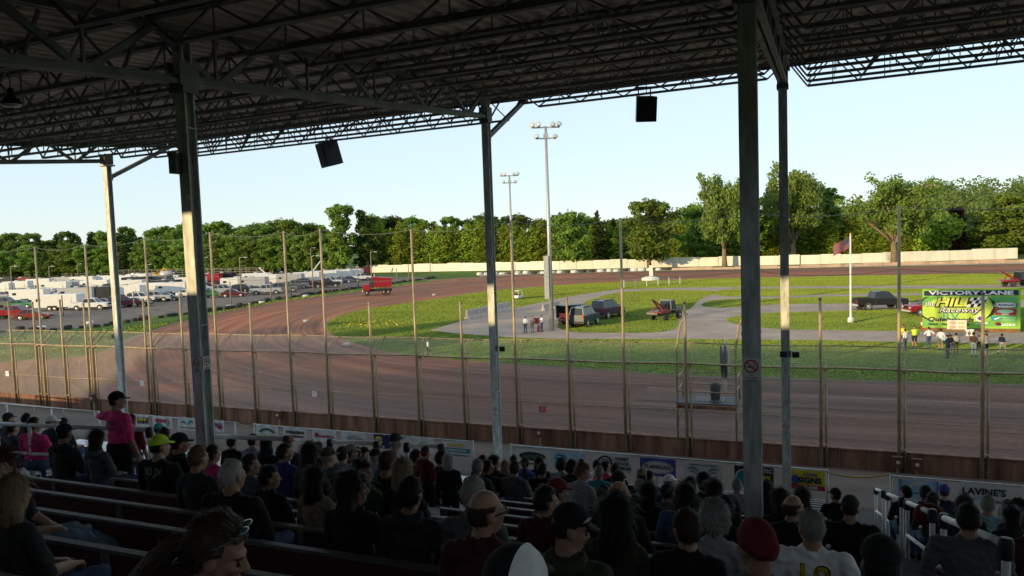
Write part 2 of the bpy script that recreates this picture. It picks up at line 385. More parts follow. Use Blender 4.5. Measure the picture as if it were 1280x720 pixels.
# ------------------------------------------------------------------ standing grass on the lawns (mown blades catch the low sun)
def in_poly(P, poly):
    x, y = P[:, 0], P[:, 1]; r = np.zeros(len(P), bool); n = len(poly)
    for i in range(n):
        x0, y0, x1, y1 = poly[i][0], poly[i][1], poly[(i+1) % n][0], poly[(i+1) % n][1]
        if y0 == y1: continue
        m = ((y0 > y) != (y1 > y)) & (x < (x1-x0)*(y-y0)/(y1-y0)+x0); r ^= m
    return r
def blades(name, polys, holes, islands, N, w_, h_, mat, z0, box, rng, keep=None):
    P = np.stack([rng.uniform(box[0], box[1], N), rng.uniform(box[2], box[3], N)], 1)
    D = -P[:, 0]*math.sin(TH)+P[:, 1]*math.cos(TH); X = P[:, 0]*math.cos(TH)+P[:, 1]*math.sin(TH)
    m = (np.abs(X/D) < .80) & (rng.uniform(size=N) < np.clip(75/D, .12, 1))
    m &= np.any([in_poly(P, q) for q in polys], 0)
    if holes: m &= ~np.any([in_poly(P, q) for q in holes], 0) | np.any([in_poly(P, q) for q in islands], 0)
    if keep is not None: m &= keep(P)
    P = P[m]; D = D[m]; n = len(P); a = R(150)+rng.normal(size=n)*.42; g = np.clip(D/75, .8, 2.6); ww = w_*g*rng.uniform(.6, 1.3, n); hh = h_*g**.6*rng.uniform(.55, 1.25, n); t = rng.normal(size=(n, 2))*.25*hh[:, None]
    dx, dy = np.cos(a)*ww/2, np.sin(a)*ww/2; o0 = np.full(n, z0)
    V = np.stack([np.stack([P[:, 0]-dx, P[:, 1]-dy, o0], 1), np.stack([P[:, 0]+dx, P[:, 1]+dy, o0], 1), np.stack([P[:, 0]+dx*.8+t[:, 0], P[:, 1]+dy*.8+t[:, 1], o0+hh], 1), np.stack([P[:, 0]-dx*.8+t[:, 0], P[:, 1]-dy*.8+t[:, 1], o0+hh], 1)], 1).reshape(-1, 3)
    me = bpy.data.meshes.new(name); k = n; me.vertices.add(4*k); me.vertices.foreach_set('co', V.astype(np.float32).ravel()); me.loops.add(4*k); me.loops.foreach_set('vertex_index', np.arange(4*k, dtype=np.int32)); me.polygons.add(k); me.polygons.foreach_set('loop_start', np.arange(0, 4*k, 4, dtype=np.int32)); me.update(calc_edges=True); me.materials.append(mat)
    o = bpy.data.objects.new(name, me); COL.objects.link(o); o['kind'] = 'stuff'; return o
def blade_fn(n, l, p):
    P = _pos(n)
    c = _ramp(n, l, _noise(n, l, P, .22, 6, .65), [(.3, (.155, .215, .036)), (.5, (.182, .24, .040)), (.72, (.212, .265, .048))])
    st = _ramp(n, l, _noise(n, l, P, .2, 2, .4, (.12, 1, 1), R(6)), [(.40, (.84, .87, .84)), (.60, (1.08, 1.08, 1.0))]); f = _ramp(n, l, _noise(n, l, P, 6, 3, .7), [(.3, (.84, .84, .84)), (.7, (1.12, 1.12, 1.12))])
    l.new(_mix(n, l, 1.0, _mix(n, l, .8, c, st, 'MULTIPLY'), f, 'MULTIPLY'), p.inputs['Base Color'])
M_BLADE = node_mat('grass_blades', blade_fn, .8, .1)
rng0 = np.random.default_rng(5); xs = [p[0] for p in inf]; ys = [p[1] for p in inf]
isl_g = [smoothpoly(gp(q), 2) for q in isl]
o = blades('lawn_grass', [inf], [pit], isl_g, 2600000, .15, .045, M_BLADE, .016, (-130, 150, 45, 240), rng0); tag(o, 'mown grass blades covering the infield lawns', 'grass')
bank = gp([(-200, 424), (0, 419), (100, 414), (200, 404), (286, 389), (360, 376), (480, 359), (548, 350), (490, 358), (420, 367), (359, 374), (320, 380), (286, 387), (254, 395), (215, 404), (172, 418), (150, 427), (128, 439), (100, 445), (0, 452), (-200, 455)])
o = blades('verge_grass', [bank], [], [], 420000, .22, .10, M_BLADE, .0, (-170, 10, 30, 220), rng0); tag(o, 'rough grass along the outside of the turn', 'grass')
fl_ = gp([(425, 403), (445, 398), (480, 397), (500, 401), (508, 409), (480, 414), (440, 413)])
o = blades('dandelions', [fl_], [], [], 160000, .14, .10, mk('dandelion_yellow', (.75, .55, .03), .7, .1), .02, (min(p[0] for p in fl_), max(p[0] for p in fl_), min(p[1] for p in fl_), max(p[1] for p in fl_)), rng0, lambda P: (rng0.uniform(size=len(P)) < .0025*np.exp(-((P-P.mean(0))**2/(P.std(0)*1.0)**2).sum(1)*.9)*(1+np.sin(P[:, 0]*.9)*np.cos(P[:, 1]*.7)))); tag(o, 'yellow dandelions dotting the lawn near the turn', 'flowers')
# ------------------------------------------------------------------ grandstand: one building with its parts
GS = thing('grandstand_roof', 'dark steel grandstand roof on tall grey columns over the crowd', 'grandstand', (-8.6, 8.5, 5.8))
GO = GS.location.copy()
VF, VB, VT, VE = 19.5, 8.5, 22.6, -1.5
BENT = [-23.3, -8.5, -.62, 14.6, 29.8]
def zr(u): return .014*(u+8.7)
def ztc(u, v): return CAMZ+4.2-.0915*(VF-v)+zr(u)
TD = .74
def FZ(v): return 8.30-.296*v
def part(mb, name, mats, parent=GS, smooth=False):
    mb.o = GO; return mb.build(name, mats, parent, smooth)
def hcol(u, v, z0, z1, w=.2):
    mb = MB()
    mb.box((u, v-w/2+.012, (z0+z1)/2), (w, .024, z1-z0)); mb.box((u, v+w/2-.012, (z0+z1)/2), (w, .024, z1-z0))
    mb.box((u, v, (z0+z1)/2), (.03, w-.048, z1-z0))
    for z in (z0+3.1, z0+6.0):
        if z < z1-1: mb.box((u, v, z), (w+.01, w+.012, .02))
    mb.box((u, v, z1-.03), (w+.16, w+.2, .05)); mb.box((u, v, z0+.02), (w+.2, w+.2, .04))
    return mb
for u in BENT:
    cols = ((VF, ztc(u, VF)-TD-.1),) if u < -20 or u > 20 else ((VF, ztc(u, VF)-.1), (VB, ztc(u, VB)-.1))
    for v, z1 in cols:
        if u > 10: w = .2
        c = part(hcol(u, v, FZ(min(v, 19.5)), z1, .2 if v > 10 else .19), 'column', M_COL)
        # cap plates and gusset
        g = MB(); zc = ztc(u, v)-TD
        g.box((u, v, zc-.12), (.27, .30, .1)); g.box((u-.115, v, zc+.1), (.015, .36, .34)); g.box((u+.115, v, zc+.1), (.015, .36, .34))
        part(g, 'cap_plate', M_STEEL, c)
    # bent truss running back to front
    t = MB()
    for s in (-1, 1): t.bar((u+s*.06, VE, ztc(u, VE)), (u+s*.06, VT+.15, ztc(u, VT+.15)), .08, .10)
    tr = part(t, 'roof_truss', M_STEEL)
    b = MB()
    for s in (-1, 1): b.bar((u+s*.06, VE+.4, ztc(u, VE+.4)-TD), (u+s*.06, VF, ztc(u, VF)-TD), .08, .075); b.bar((u+s*.025, VE+.4, ztc(u, VE+.4)-TD+.05), (u+s*.025, VF, ztc(u, VF)-TD+.05), .014, .09)
    part(b, 'bottom_chord', M_STEEL, tr)
    b = MB(); nodes = np.arange(VE+.4, VF+.1, 1.14)
    for i in range(len(nodes)-1):
        a, c2 = nodes[i], nodes[i+1]
        za, zb = (0, -TD) if i % 2 == 0 else (-TD, 0)
        b.bar((u, a, ztc(u, a)+za), (u, c2, ztc(u, c2)+zb), .07, .09)
        if i % 2 == 1: b.bar((u, a, ztc(u, a)-TD), (u, a, ztc(u, a)), .04, .04)
    part(b, 'truss_web', M_STEEL, tr)
    br = MB(); zb = ztc(u, VF)-TD-.55
    br.bar((u, VF+.1, zb), (u, VT, ztc(u, VT)-.1), .11, .13); br.box((u, VF+.12, zb), (.16, .08, .2)); br.box((u, VT, ztc(u, VT)-.1), (.2, .34, .08))
    part(br, 'brace', M_STEEL)
# open web joists along the stand
JV = [VT-1.47*i for i in range(14)]
for bi in range(len(BENT)-1):
    ua, ub = BENT[bi], BENT[bi+1]; L = ub-ua; dep = .72 if L > 10 else .4
    for v in JV:
        if bi == 3 and v < 9: continue
        mb = MB(); q = lambda u, d: (u, v, ztc(u, v)+.08-d)
        for s in (-.04, .04):
            mb.bar((ua+.05, v+s, q(ua, 0)[2]), (ub-.05, v+s, q(ub, 0)[2]), .05, .06)
        e = .55 if L > 10 else .5
        for s in (-.03, .03): mb.bar((ua+e, v+s, q(ua+e, dep)[2]), (ub-e, v+s, q(ub-e, dep)[2]), .045, .055)
        j = part(mb, 'joist', M_STEEL)
        wb = MB(); npan = max(4, int((L-2*e)/1.25)); st = (L-2*e)/npan
        for k in range(npan):
            x0 = ua+e+k*st; xm = x0+st/2; x1 = x0+st
            wb.bar(q(x0, dep), q(xm, 0), .032); wb.bar(q(xm, 0), q(x1, dep), .032); wb.bar(q(xm, 0), q(xm, dep), .02)
        wb.bar(q(ua+.06, .02), q(ua+e, dep), .04); wb.bar(q(ub-.06, .02), q(ub-e, dep), .04)
        part(wb, 'joist_web', M_STEEL, j)
    # cross bridging between joists, two lines in each bay
    mb = MB()
    for fr in (.33, .67):
        u = ua+L*fr
        for i in range(len(JV)-1):
            if bi == 3 and JV[i+1] < 9: continue
            za, zb = ztc(u, JV[i])+.08, ztc(u, JV[i+1])+.08
            mb.bar((u, JV[i], za), (u, JV[i+1], zb-dep), .022); mb.bar((u, JV[i], za-dep), (u, JV[i+1], zb), .022)
    part(mb, 'bridging', M_STEEL)
# deck with shallow ribs, front and back fascia
mb = MB(); ua, ub = BENT[0]-.7, BENT[-1]+.5; va, vb = VE, VT+.35; nr = 180
us_ = []
for i in range(nr):
    x = ua+(ub-ua)*i/nr; w_ = (ub-ua)/nr; us_ += [(x, 0), (x+w_*.45, 0), (x+w_*.55, .045), (x+w_*.95, .045)]
us_.append((ub, 0))
for (x, d) in us_:
    for v in (va, vb): mb.v.append((x, v, ztc(x, v)+.125+d))
for i in range(len(us_)-1): mb.f.append((2*i, 2*i+1, 2*i+3, 2*i+2)); mb.m.append(0)
dk = part(mb, 'roof_deck', M_ROOFU)
mb = MB(); mb.add([(ua, va, ztc(ua, va)+.24), (ub, va, ztc(ub, va)+.24), (ub, vb, ztc(ub, vb)+.24), (ua, vb, ztc(ua, vb)+.24)], [(0, 1, 2, 3)]); part(mb, 'roof_sheet', M_ROOFT, dk)
mb = MB()
for i in range(60):
    x0 = ua+(ub-ua)*i/60; x1 = ua+(ub-ua)*(i+1)/60; v = vb+.02
    mb.add([(x, v+dv, ztc(x, vb)+dz) for x in (x0, x1) for dz in (-.02, .5) for dv in (0, .03)], [(0, 1, 3, 2), (4, 6, 7, 5), (0, 4, 5, 1), (2, 3, 7, 6), (0, 2, 6, 4), (1, 5, 7, 3)])
part(mb, 'front_fascia', M_FASC)
mb = MB(); mb.bar((ua, VE-.1, ztc(ua, VE)+.06), (ub, VE-.1, ztc(ub, VE)+.06), .04, .24); part(mb, 'rear_fascia', M_FASC)
mb = MB(); mb.bar((ua-.02, va, ztc(ua, va)+.05), (ua-.02, vb, ztc(ua, vb)+.05), .03, .4); part(mb, 'end_fascia', M_FASC)

# ------------------------------------------------------------------ stepped floor
RV0, RS, NR = 1.54, .90, 20
ROWS = [RV0+RS*j for j in range(NR)]
mb = MB(); prof = [(-1.4, FZ(-.3)), (ROWS[0]-.1, FZ(-.3))]
for v in ROWS: prof += [(v-.1, FZ(v)), (v+RS-.1, FZ(v))]
prof += [(ROWS[-1]+RS-.1, FZ(19.5)), (21.6, FZ(19.5)-.06), (21.6, 0), (-1.4, 0)]
for k, x in enumerate((-34, 40)):
    for p in prof: mb.v.append((x, p[0], p[1]))
n = len(prof)
mb.f += [(i, (i+1) % n, n+(i+1) % n, n+i) for i in range(n)]; mb.m += [0]*n
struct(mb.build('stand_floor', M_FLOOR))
mb = MB(); mb.box((3, -1.55, 8.2), (56, .2, 5.5)); bw = mb.build('rear_wall', mk('rear_wall_boards', (.10, .085, .08), .85, .3, 1), None)
tag(bw, 'low dark wall closing the back of the grandstand', 'wall')
mb = MB(); mb.box((-6.1, -1.8, 9.3), (8.4, .2, 7.6)); tag(mb.build('rear_shade_wall', M_FLOOR), 'tall unseen wall added behind the upper rows to shade one column', 'wall')  # unseen wall added so that the thick right column stays in shade
# sloping walk between stand and track wall
mb = MB(); mb.add([(-90, 21.6, FZ(19.5)-.06), (60, 21.6, FZ(19.5)-.06), (60, 32.8, .15), (-90, 32.8, .15)], [(0, 1, 2, 3)])
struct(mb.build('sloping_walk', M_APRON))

# ------------------------------------------------------------------ wooden benches
def bench(ua, ub, v, label):
    z = FZ(v); t = thing('wooden_bench', label, 'bench', ((ua+ub)/2, v, z), 0, 'maroon bench rows'); o = Vector(t.location)
    mb = MB(o); mb.box(((ua+ub)/2, v+.22, z+.42), (ub-ua, .26, .04)); mb.build('seat', M_SEAT, t)
    mb = MB(o); mb.box(((ua+ub)/2, v-.01, z+.66), (ub-ua, .03, .24)); mb.box(((ua+ub)/2, v-.012, z+.36), (ub-ua, .026, .2)); mb.build('backrest', M_WOOD, t)
    mb = MB(o); mb.box(((ua+ub)/2, v-.012, z+.795), (ub-ua, .055, .025)); mb.build('top_rail', M_RAILCAP, t)
    n = max(2, int((ub-ua)/1.9)+1)
    for i in range(n):
        mb = MB(o); x = ua+.08+(ub-ua-.16)*i/(n-1)
        mb.box((x, v+.022, z+.39), (.05, .03, .78)); mb.box((x, v-.045, z+.39), (.05, .03, .78)); mb.bar((x, v+.03, z+.38), (x, v+.34, z+.38), .04, .04); mb.bar((x, v+.33, z), (x, v+.33, z+.38), .04)
        mb.build('bench_frame', M_RAILCAP, t)
ORD = ['front', 'second', 'third', 'fourth', 'fifth', 'sixth', 'seventh', 'eighth', 'ninth', 'tenth', 'eleventh', 'twelfth', 'thirteenth', 'fourteenth', 'fifteenth', 'sixteenth', 'seventeenth', 'eighteenth', 'nineteenth', 'twentieth', 'twenty-first']
for j, v in enumerate(ROWS):
    wide = v < 7.3
    ua = (-10.6 if v > 5 else -13) if wide else -4.2
    if wide and v > 6.3: ua = -8.6
    k = ORD[NR-1-j]
    bench(ua, .25, v, ('%s maroon bench row up from the banner fence, %s' % (k, 'running left past the tall double-signed column' if wide else 'short row right of the side walkway')))

# ------------------------------------------------------------------ aluminium bleachers
def bleacher(ua, ub, rows, label, label2=None):
    t = thing('aluminium_bleacher', label, 'bleacher', ((ua+ub)/2, rows[0], FZ(rows[0]))); o = Vector(t.location)
    for v in rows:
        z = FZ(v)
        mb = MB(o); mb.box(((ua+ub)/2, v+.2, z+.43), (ub-ua, .25, .035)); mb.build('seat_plank', M_ALU, t)
        mb = MB(o); mb.box(((ua+ub)/2, v+.55, z+.02), (ub-ua, .42, .035)); mb.box(((ua+ub)/2, v-.09, z+.17), (ub-ua, .02, .30)); mb.build('foot_plank', M_ALU, t)
        n = int((ub-ua)/1.8)+1; mb = MB(o)
        for i in range(n+1):
            x = ua+.1+(ub-ua-.2)*i/n; mb.bar((x, v+.2, z+.03), (x, v+.2, z+.41), .05, .05); mb.bar((x, v+.02, z+.39), (x, v+.38, z+.39), .04, .04)
        mb.build('seat_bracket', M_GALV, t)
    return t
bleacher(-25, -4.9, [v for v in ROWS if v > 9.2], 'silver aluminium bleacher seats below the left cross walkway')
bleacher(1.9, 9.5, [v for v in ROWS if v > 4.5], 'silver aluminium bleacher seats right of the white stair handrails')

# white handrails
def handrail(pts, label, drop=.5, posts=None, grp=None, cap=True):
    a, b = Vector(pts[0]), Vector(pts[1]); t = thing('handrail', label, 'handrail', (a.x, a.y, FZ(a.y)), 0, grp); o = Vector(t.location)
    mb = MB(o); mb.tube([a, b], .036, 10); mb.build('top_pipe', M_WHITE, t, True)
    mb = MB(o); mb.tube([a-Vector((0, 0, drop)), b-Vector((0, 0, drop))], .03, 10); mb.build('lower_pipe', M_WHITE, t, True)
    for p in ([a, b] if not posts else posts):
        p = Vector(p); mb = MB(o); mb.tube([(p.x, p.y, FZ(p.y)), (p.x, p.y, p.z-.02)], .034, 10); mb.build('post', M_WHITE, t, True)
    for p in (a, b):
        mb = MB(o); mb.lathe((p.x, p.y, p.z-.1), [(.05, -.02), (.058, 0), (.058, .12), (.045, .15)], 10); mb.build('end_sleeve', M_BLACKP, t, True)
uh = 1.42
def rz_(v): return FZ(v)+1.15
for (va_, vb_, lb) in ((17.7, 19.8, 'farthest short white handrail at the foot of the stair aisle'), (14.2, 16.8, 'second white handrail up the stair aisle, behind the farthest one'), (10.7, 13.4, 'third white handrail along the stair aisle, beside the black-clad watchers'), (6.8, 9.8, 'nearest thick white handrail along the stair aisle at right')):
    handrail([(uh, va_, rz_(va_)), (uh, vb_, rz_(vb_))], lb, .55, None, 'white stair handrails')
def flat_rail(x0, x1, y0, y1, v, label, drop=.52):
    a, b = PV(x0, y0, v), PV(x1, y1, v); n = max(1, int((b-a).length/2.4))
    handrail([a, b], label, drop, [a+(b-a)*i/n for i in range(n+1)], 'white pipe rails behind the lower bleacher')
flat_rail(-90, 186, 526, 537.5, 8.9, 'long white pipe rail behind the pink-shirted standing man')
flat_rail(258, 358, 545, 548.5, 8.9, 'white pipe rail just right of the double-signed column', .62)
flat_rail(412, 470, 552, 554.5, 11.0, 'short white pipe rail behind the leaning man in blue')
flat_rail(508, 551, 556.5, 558, 11.0, 'short white pipe rail between the leaning man and the cottage banner')

# ------------------------------------------------------------------ hanging loudspeakers, dome lamp, small floodlights
def loudspeaker(px, py, w_px, D, yaw, label, hang):
    p = PD(px, py, D); s = w_px*D/F
    t = thing('loudspeaker', label, 'loudspeaker', p, yaw)
    mb = MB(); h, d = s*1.2, s*.85
    poly = [(-s*.5, -d*.5), (s*.5, -d*.5), (s*.36, d*.5), (-s*.36, d*.5)]
    M = Matrix.Rotation(R(14), 4, 'X') @ Matrix.Translation((0, 0, -h/2))
    mb.prism(poly, h, 0, M); mb.build('cabinet', M_BLACKP, t)
    mb = MB(); mb.box((0, -d*.5-.012, 0), (s*.86, .02, h*.88), M=None); o = mb.build('grille', M_BLACK, t); o.rotation_euler = (R(14), 0, 0)
    mb = MB(); mb.bar((-s*.3, 0, h*.4), (-s*.3, 0, hang), .03); mb.bar((s*.3, 0, h*.4), (s*.3, 0, hang), .03); mb.bar((-s*.45, 0, hang), (s*.45, 0, hang), .05); mb.build('hanger', M_STEEL, t)
loudspeaker(412, 192, 25, 27.0, R(-35), 'black loudspeaker hung under the eave left of the middle column', .55)
loudspeaker(806, 136, 25, 22.3, R(25), 'black loudspeaker hung under the eave left of the thick right column', .62)
p = PD(14, 126, 11.5); t = thing('dome_lamp', 'bell shaped industrial lamp hanging from the roof at far left', 'lamp', p)
mb = MB(); mb.lathe((0, 0, 0), [(.27, -.07), (.26, -.04), (.2, .02), (.1, .08), (.07, .14), (.07, .24), (.03, .26)], 20); mb.build('shade', M_BLACKP, t, True)
mb = MB(); mb.lathe((0, 0, -.06), [(.24, -.015), (.2, -.05), (.05, -.07)], 20); mb.build('lens', mk('frosted_lens', (.55, .55, .5), .3, .05), t, True)
mb = MB(); mb.bar((0, 0, .25), (0, 0, .85), .025); mb.build('stem', M_STEEL, t); t.scale = (.6, .6, .75)
def flood(px, py, D, label, two=True):
    p = PD(px, py, D); t = thing('floodlight', label, 'floodlight', p)
    mb = MB(); mb.box((0, -.06, .02), (.08, .04, .16)); mb.build('bracket', M_STEEL, t)
    for s in ((-1, 1) if two else (1,)):
        mb = MB(); mb.box((s*.14, 0, 0), (.15, .10, .14), rz=s*.3); mb.build('lamp_head', M_BLACKP, t)
flood(987, 443, 18.2, 'pair of black floodlights on the slim right column'); flood(622, 436, 21.1, 'small black floodlight on the middle column', False)
flood(142, 421, 26.9, 'small black floodlight on the sunlit left column', False)
mb = MB(PD(222, 206, 11.0)); o = mb.o; mb.box(o, (.14, .2, .26)); mb.box(o+Vector((0, 0, .15)), (.16, .22, .04)); tag(mb.build('junction_box', M_STEEL), 'small grey box fixed high on the double-signed column', 'box')

# ------------------------------------------------------------------ no smoking signs
M_SIGNW = mk('sign_white', (.80, .78, .74), .6, .06, 4); M_SIGNR = mk('sign_red', (.5, .03, .04), .6, .08, 4); M_INK = mk('sign_black', (.02, .02, .02), .6, .05)
def nosmoke(c, wdt, hgt, rx, label, txt=True):
    t = thing('no_smoking_sign', label, 'sign', c, 0); z0 = Vector((0, 0, 0)); M = face_frame(z0, rx)
    mb = MB(); mb.prism([(-wdt/2, -hgt/2), (wdt/2, -hgt/2), (wdt/2, hgt/2), (-wdt/2, hgt/2)], .006, 0, M); mb.build('plate', M_SIGNW, t)
    r = wdt*.40; cy = hgt*.5-wdt*.5; mb = MB(); k = 28
    for rr0, rr1, dz in ((r*.80, r, .009),):
        vs = [];
        for i in range(k):
            a = 2*math.pi*i/k; vs += [M @ Vector((math.cos(a)*rr0, cy+math.sin(a)*rr0, dz)), M @ Vector((math.cos(a)*rr1, cy+math.sin(a)*rr1, dz))]
        mb.add(vs, [(2*i, 2*i+1, (2*i+3) % (2*k), (2*i+2) % (2*k)) for i in range(k)])
    a = R(-45); d = Vector((math.cos(a), math.sin(a), 0)); nn = Vector((-d.y, d.x, 0)); cc = Vector((0, cy, .010))
    mb.add([M @ (cc+d*(s*r*.85)+nn*(q*r*.09)) for s, q in ((-1, -1), (1, -1), (1, 1), (-1, 1))], [(0, 1, 2, 3)]); mb.build('prohibition_ring', M_SIGNR, t)
    mb = MB()
    for (x0, x1) in ((-.6, .3), (.36, .5)): mb.add([M @ Vector((x*r, cy+y*r, .0085)) for x, y in ((x0, -.2), (x1, -.2), (x1, -.02), (x0, -.02))], [(0, 1, 2, 3)])
    for q in range(5): mb.add([M @ Vector(((.36+.1*math.sin(q*1.3)+dx)*r, cy+(.04+q*.1+dy)*r, .0085)) for dx, dy in ((0, 0), (.1, 0), (.1, .1), (0, .1))], [(0, 1, 2, 3)])
    mb.build('cigarette_symbol', M_INK, t)
    if txt:
        for i, s in enumerate(('NO', 'SMOKING', 'PLEASE')): text_mesh('lettering', s, wdt*.17, M_INK, t, M @ Matrix.Translation((0, cy-r-wdt*(.14+.155*i), .008)), .001)
uw = Vector((1, 0, 0))
nosmoke((-.62, VB-.105, PV(935, 459, VB).z), .185, .245, uw, 'white no smoking sign on the thick right column')
nosmoke((-.62, VF-.11, PV(986, 533, VF).z), .19, .24, uw, 'small no smoking sign low on the slim right column')
nosmoke((-8.5, VF-.11, PV(619, 511, VF).z), .2, .25, uw, 'small no smoking sign low on the middle column')
nosmoke((-8.5+.02, VB-.105, PV(250, 454, VB).z), .15, .2, uw, 'dim no smoking sign on the camera face of the left thick column')
nosmoke((-8.5+.105, VB, PV(258, 453.5, VB).z), .15, .2, Vector((0, 1, 0)), 'dim no smoking sign on the right-hand face of the left thick column')
# ------------------------------------------------------------------ track wall and catch fence
VW = 32.9
mb = MB((-30, VW, 0)); x = -95.0
while x < 45:
    L = 3.0; mb.box((x+L/2, VW, .48), (L-.015, .3, .96)); mb.box((x+L/2, VW, .97), (L-.015, .36, .05)); x += L
tag(mb.build('track_wall', M_WALL), 'clay stained wall along the near edge of the track', 'wall')
CF = thing('catch_fence', 'tall chain link catch fence on rusty posts above the track wall', 'fence', (-20, VW-.2, 0)); FO = Vector(CF.location)
plist = [(1500, 'T'), (1340, 'S'), (1228, 'S'), (1124, 'T'), (1026, 'S'), (940, 'T'), (858, 'S'), (781, 'T'), (712, 'S'), (646, 'T'), (580, 'S'), (523, 'T'), (467, 'S'), (411, 'T'), (366, 'T'), (319, 'S'), (275, 'T'), (233, 'S'), (194, 'T'), (187, 'S'), (120, 'T'), (113, 'S'), (84, 'S'), (58, 'T'), (50, 'S'), (20, 'S'), (-60, 'T'), (-120, 'S')]
FV = VW-.22; tops = []; px_all = []
for k, (px, kind) in enumerate(plist):
    p = PV(px, 500, FV); u = p.x; H = 10.8 if kind == 'T' else 7.2
    H += random.uniform(-.25, .2); px_all.append(u)
    mb = MB(FO); mb.tube([(u, FV, 0), (u, FV, 4.4), (u, FV, H)], [.075, .07, .055], 8); mb.tube([(u+.2, FV+.05, 0), (u+.2, FV+.05, 4.35)], .05, 8)
    for z in (1.1, 4.25): mb.box((u+.09, FV, z), (.3, .06, .07))
    if kind == 'S': mb.lathe((u, FV, H), [(.06, -.08), (.07, 0), (.02, .03)], 8)
    mb.build('fence_post', M_POST, CF, True)
    if kind == 'T': tops.append((u, FV, H-.05))
    if u < 1 or u > 10 or True:
        if not (-1.6 < u < -.2) and k % 2 < 2 and px < 1400:
            mb = MB(FO); mb.bar((u, FV, 4.2), (u+.05, FV+.75, 5.1), .045); mb.bar((u+.2, FV, 4.2), (u+.25, FV+.75, 5.1), .035); mb.build('outrigger', M_POST, CF)
ulo, uhi = -95, 25
for nm, z, v, r in (('top_rail', 4.3, FV, .045), ('mid_rail', 2.25, FV, .02), ('outrigger_cable', 5.1, FV+.75, .028)):
    mb = MB(FO); mb.tube([(u, v, z+.03*math.sin(u*.9)) for u in np.arange(ulo, uhi+.1, 2.0)], r, 6); mb.build(nm, M_POST, CF, True)
tops.sort(); pts = []
for a, b in zip(tops[:-1], tops[1:]):
    for i in range(6): q = i/6; pts.append(Vector(a)*(1-q)+Vector(b)*q-Vector((0, 0, .25*4*q*(1-q))))
mb = MB(FO); mb.tube(pts, .012, 5); mb.build('top_cable', M_STEEL, CF)
mb = MB(FO); mb.tube([p-Vector((0, 0, 2.4)) for p in pts], .01, 5); mb.build('upper_cable', M_STEEL, CF)
mb = MB(FO); mb.add([(ulo, FV+.06, .98), (uhi, FV+.06, .98), (uhi, FV+.06, 4.3), (ulo, FV+.06, 4.3)], [(0, 1, 2, 3)]); mb.build('chain_link', M_CHAIN, CF)
mb = MB(FO); mb.add([(ulo, FV+.06, 4.3), (uhi, FV+.06, 4.3), (uhi, FV+.75, 5.1), (ulo, FV+.75, 5.1)], [(0, 1, 2, 3)]); mb.build('overhang_mesh', M_CHAIN, CF)
# small notices wired to the mesh
def notice(px, py, wp, hp, mat, label, name='notice'):
    p = PV(px, py, FV-.05); s = depth(p)/F
    t = thing(name, label, 'sign', p); mb = MB(); mb.box((0, 0, 0), (wp*s, .012, hp*s)); mb.build('plate', mat, t)
    mb = MB(); M = face_frame((0, -.008, 0), (1, 0, 0))
    for i in range(4): y = hp*s*(.28-.18*i); mb.add([M @ Vector((sx*wp*s*(.36-.06*(i % 2)), y+dy, .002)) for sx, dy in ((-1, 0), (1, 0), (1, .05*hp*s), (-1, .05*hp*s))], [(0, 1, 2, 3)])
    mb.build('printed_lines', mk('print_pink', (.45, .25, .25), .7, .1) if mat is M_SIGNW else mk('print_pale', (.6, .4, .4), .7, .1), t)
notice(9, 467, 6, 6.5, M_SIGNW, 'square white notice on the catch fence at far left edge'); notice(177.5, 479, 6, 6.5, M_SIGNW, 'square white notice on the fence right of the sunlit column')
notice(393, 492.5, 7, 6.5, M_SIGNW, 'square white notice on the fence left of centre')
notice(678, 511.5, 9, 8, mk('notice_red', (.42, .04, .07), .6, .1), 'small red notice on the catch fence right of the middle column')
# red boxes standing against the wall
def wallbox(px, py, label):
    p = PV(px, py, VW-.34); t = thing('alarm_box', label, 'box', (p.x, p.y, .1)); h = p.z+.3
    mb = MB(); mb.bar((0, 0, 0), (0, 0, h), .07); mb.build('post', M_POST, t)
    mb = MB(); mb.box((0, -.06, h-.12), (.34, .18, .4)); mb.box((0, -.06, h+.1), (.38, .22, .03)); mb.build('box', mk('box_brown', (.10, .05, .04), .7, .3), t)
    mb = MB(); mb.lathe((.0, -.17, h-.1), [(.075, 0), (.075, .03), (.03, .06)], 10, 0, 'Y'); mb.build('bulb', mk('box_lens', (.6, .45, .25), .3, .1), t)
wallbox(117, 503, 'small box with round lens on the wall by the pink-shirted man'); wallbox(349, 525, 'small box with round lens on the wall left of centre')
wallbox(675, 548, 'small box with round lens on the wall right of the middle column'); wallbox(1122, 586, 'small box on the wall left of the rope gap, left of a pair'); wallbox(1146, 589, 'small box on the wall behind the blue banner, right of a pair')

# ------------------------------------------------------------------ banner fence at the front of the stand
VBF = 21.35
BFS = []
def banner_fence(x0, x1, label):
    a, b = PV(x0, 560, VBF).x, PV(x1, 590, VBF).x
    t = thing('banner_fence', label, 'fence', ((a+b)/2, VBF, 2.3)); o = Vector(t.location)
    n = max(2, round((b-a)/2.4)); zt = lambda u: 10-6.49-.004*(u+8)
    for i in range(n+1):
        u = a+(b-a)*i/n; mb = MB(o); mb.tube([(u, VBF+.04, 2.3), (u, VBF+.04, zt(u)+.03)], .03, 8); mb.build('post', M_GALV, t, True)
    mb = MB(o); mb.tube([(a, VBF+.03, zt(a)), (b, VBF+.03, zt(b))], .025, 8); mb.build('top_rail', M_GALV, t, True)
    mb = MB(o); mb.add([(a, VBF+.02, 2.3), (b, VBF+.02, 2.3), (b, VBF+.02, zt(b)), (a, VBF+.02, zt(a))], [(0, 1, 2, 3)]); mb.build('mesh', M_CHAIN, t)
banner_fence(-40, 128, 'low pipe fence below the bleachers at far left'); banner_fence(160, 296, 'low chain link fence with four banners left of centre')
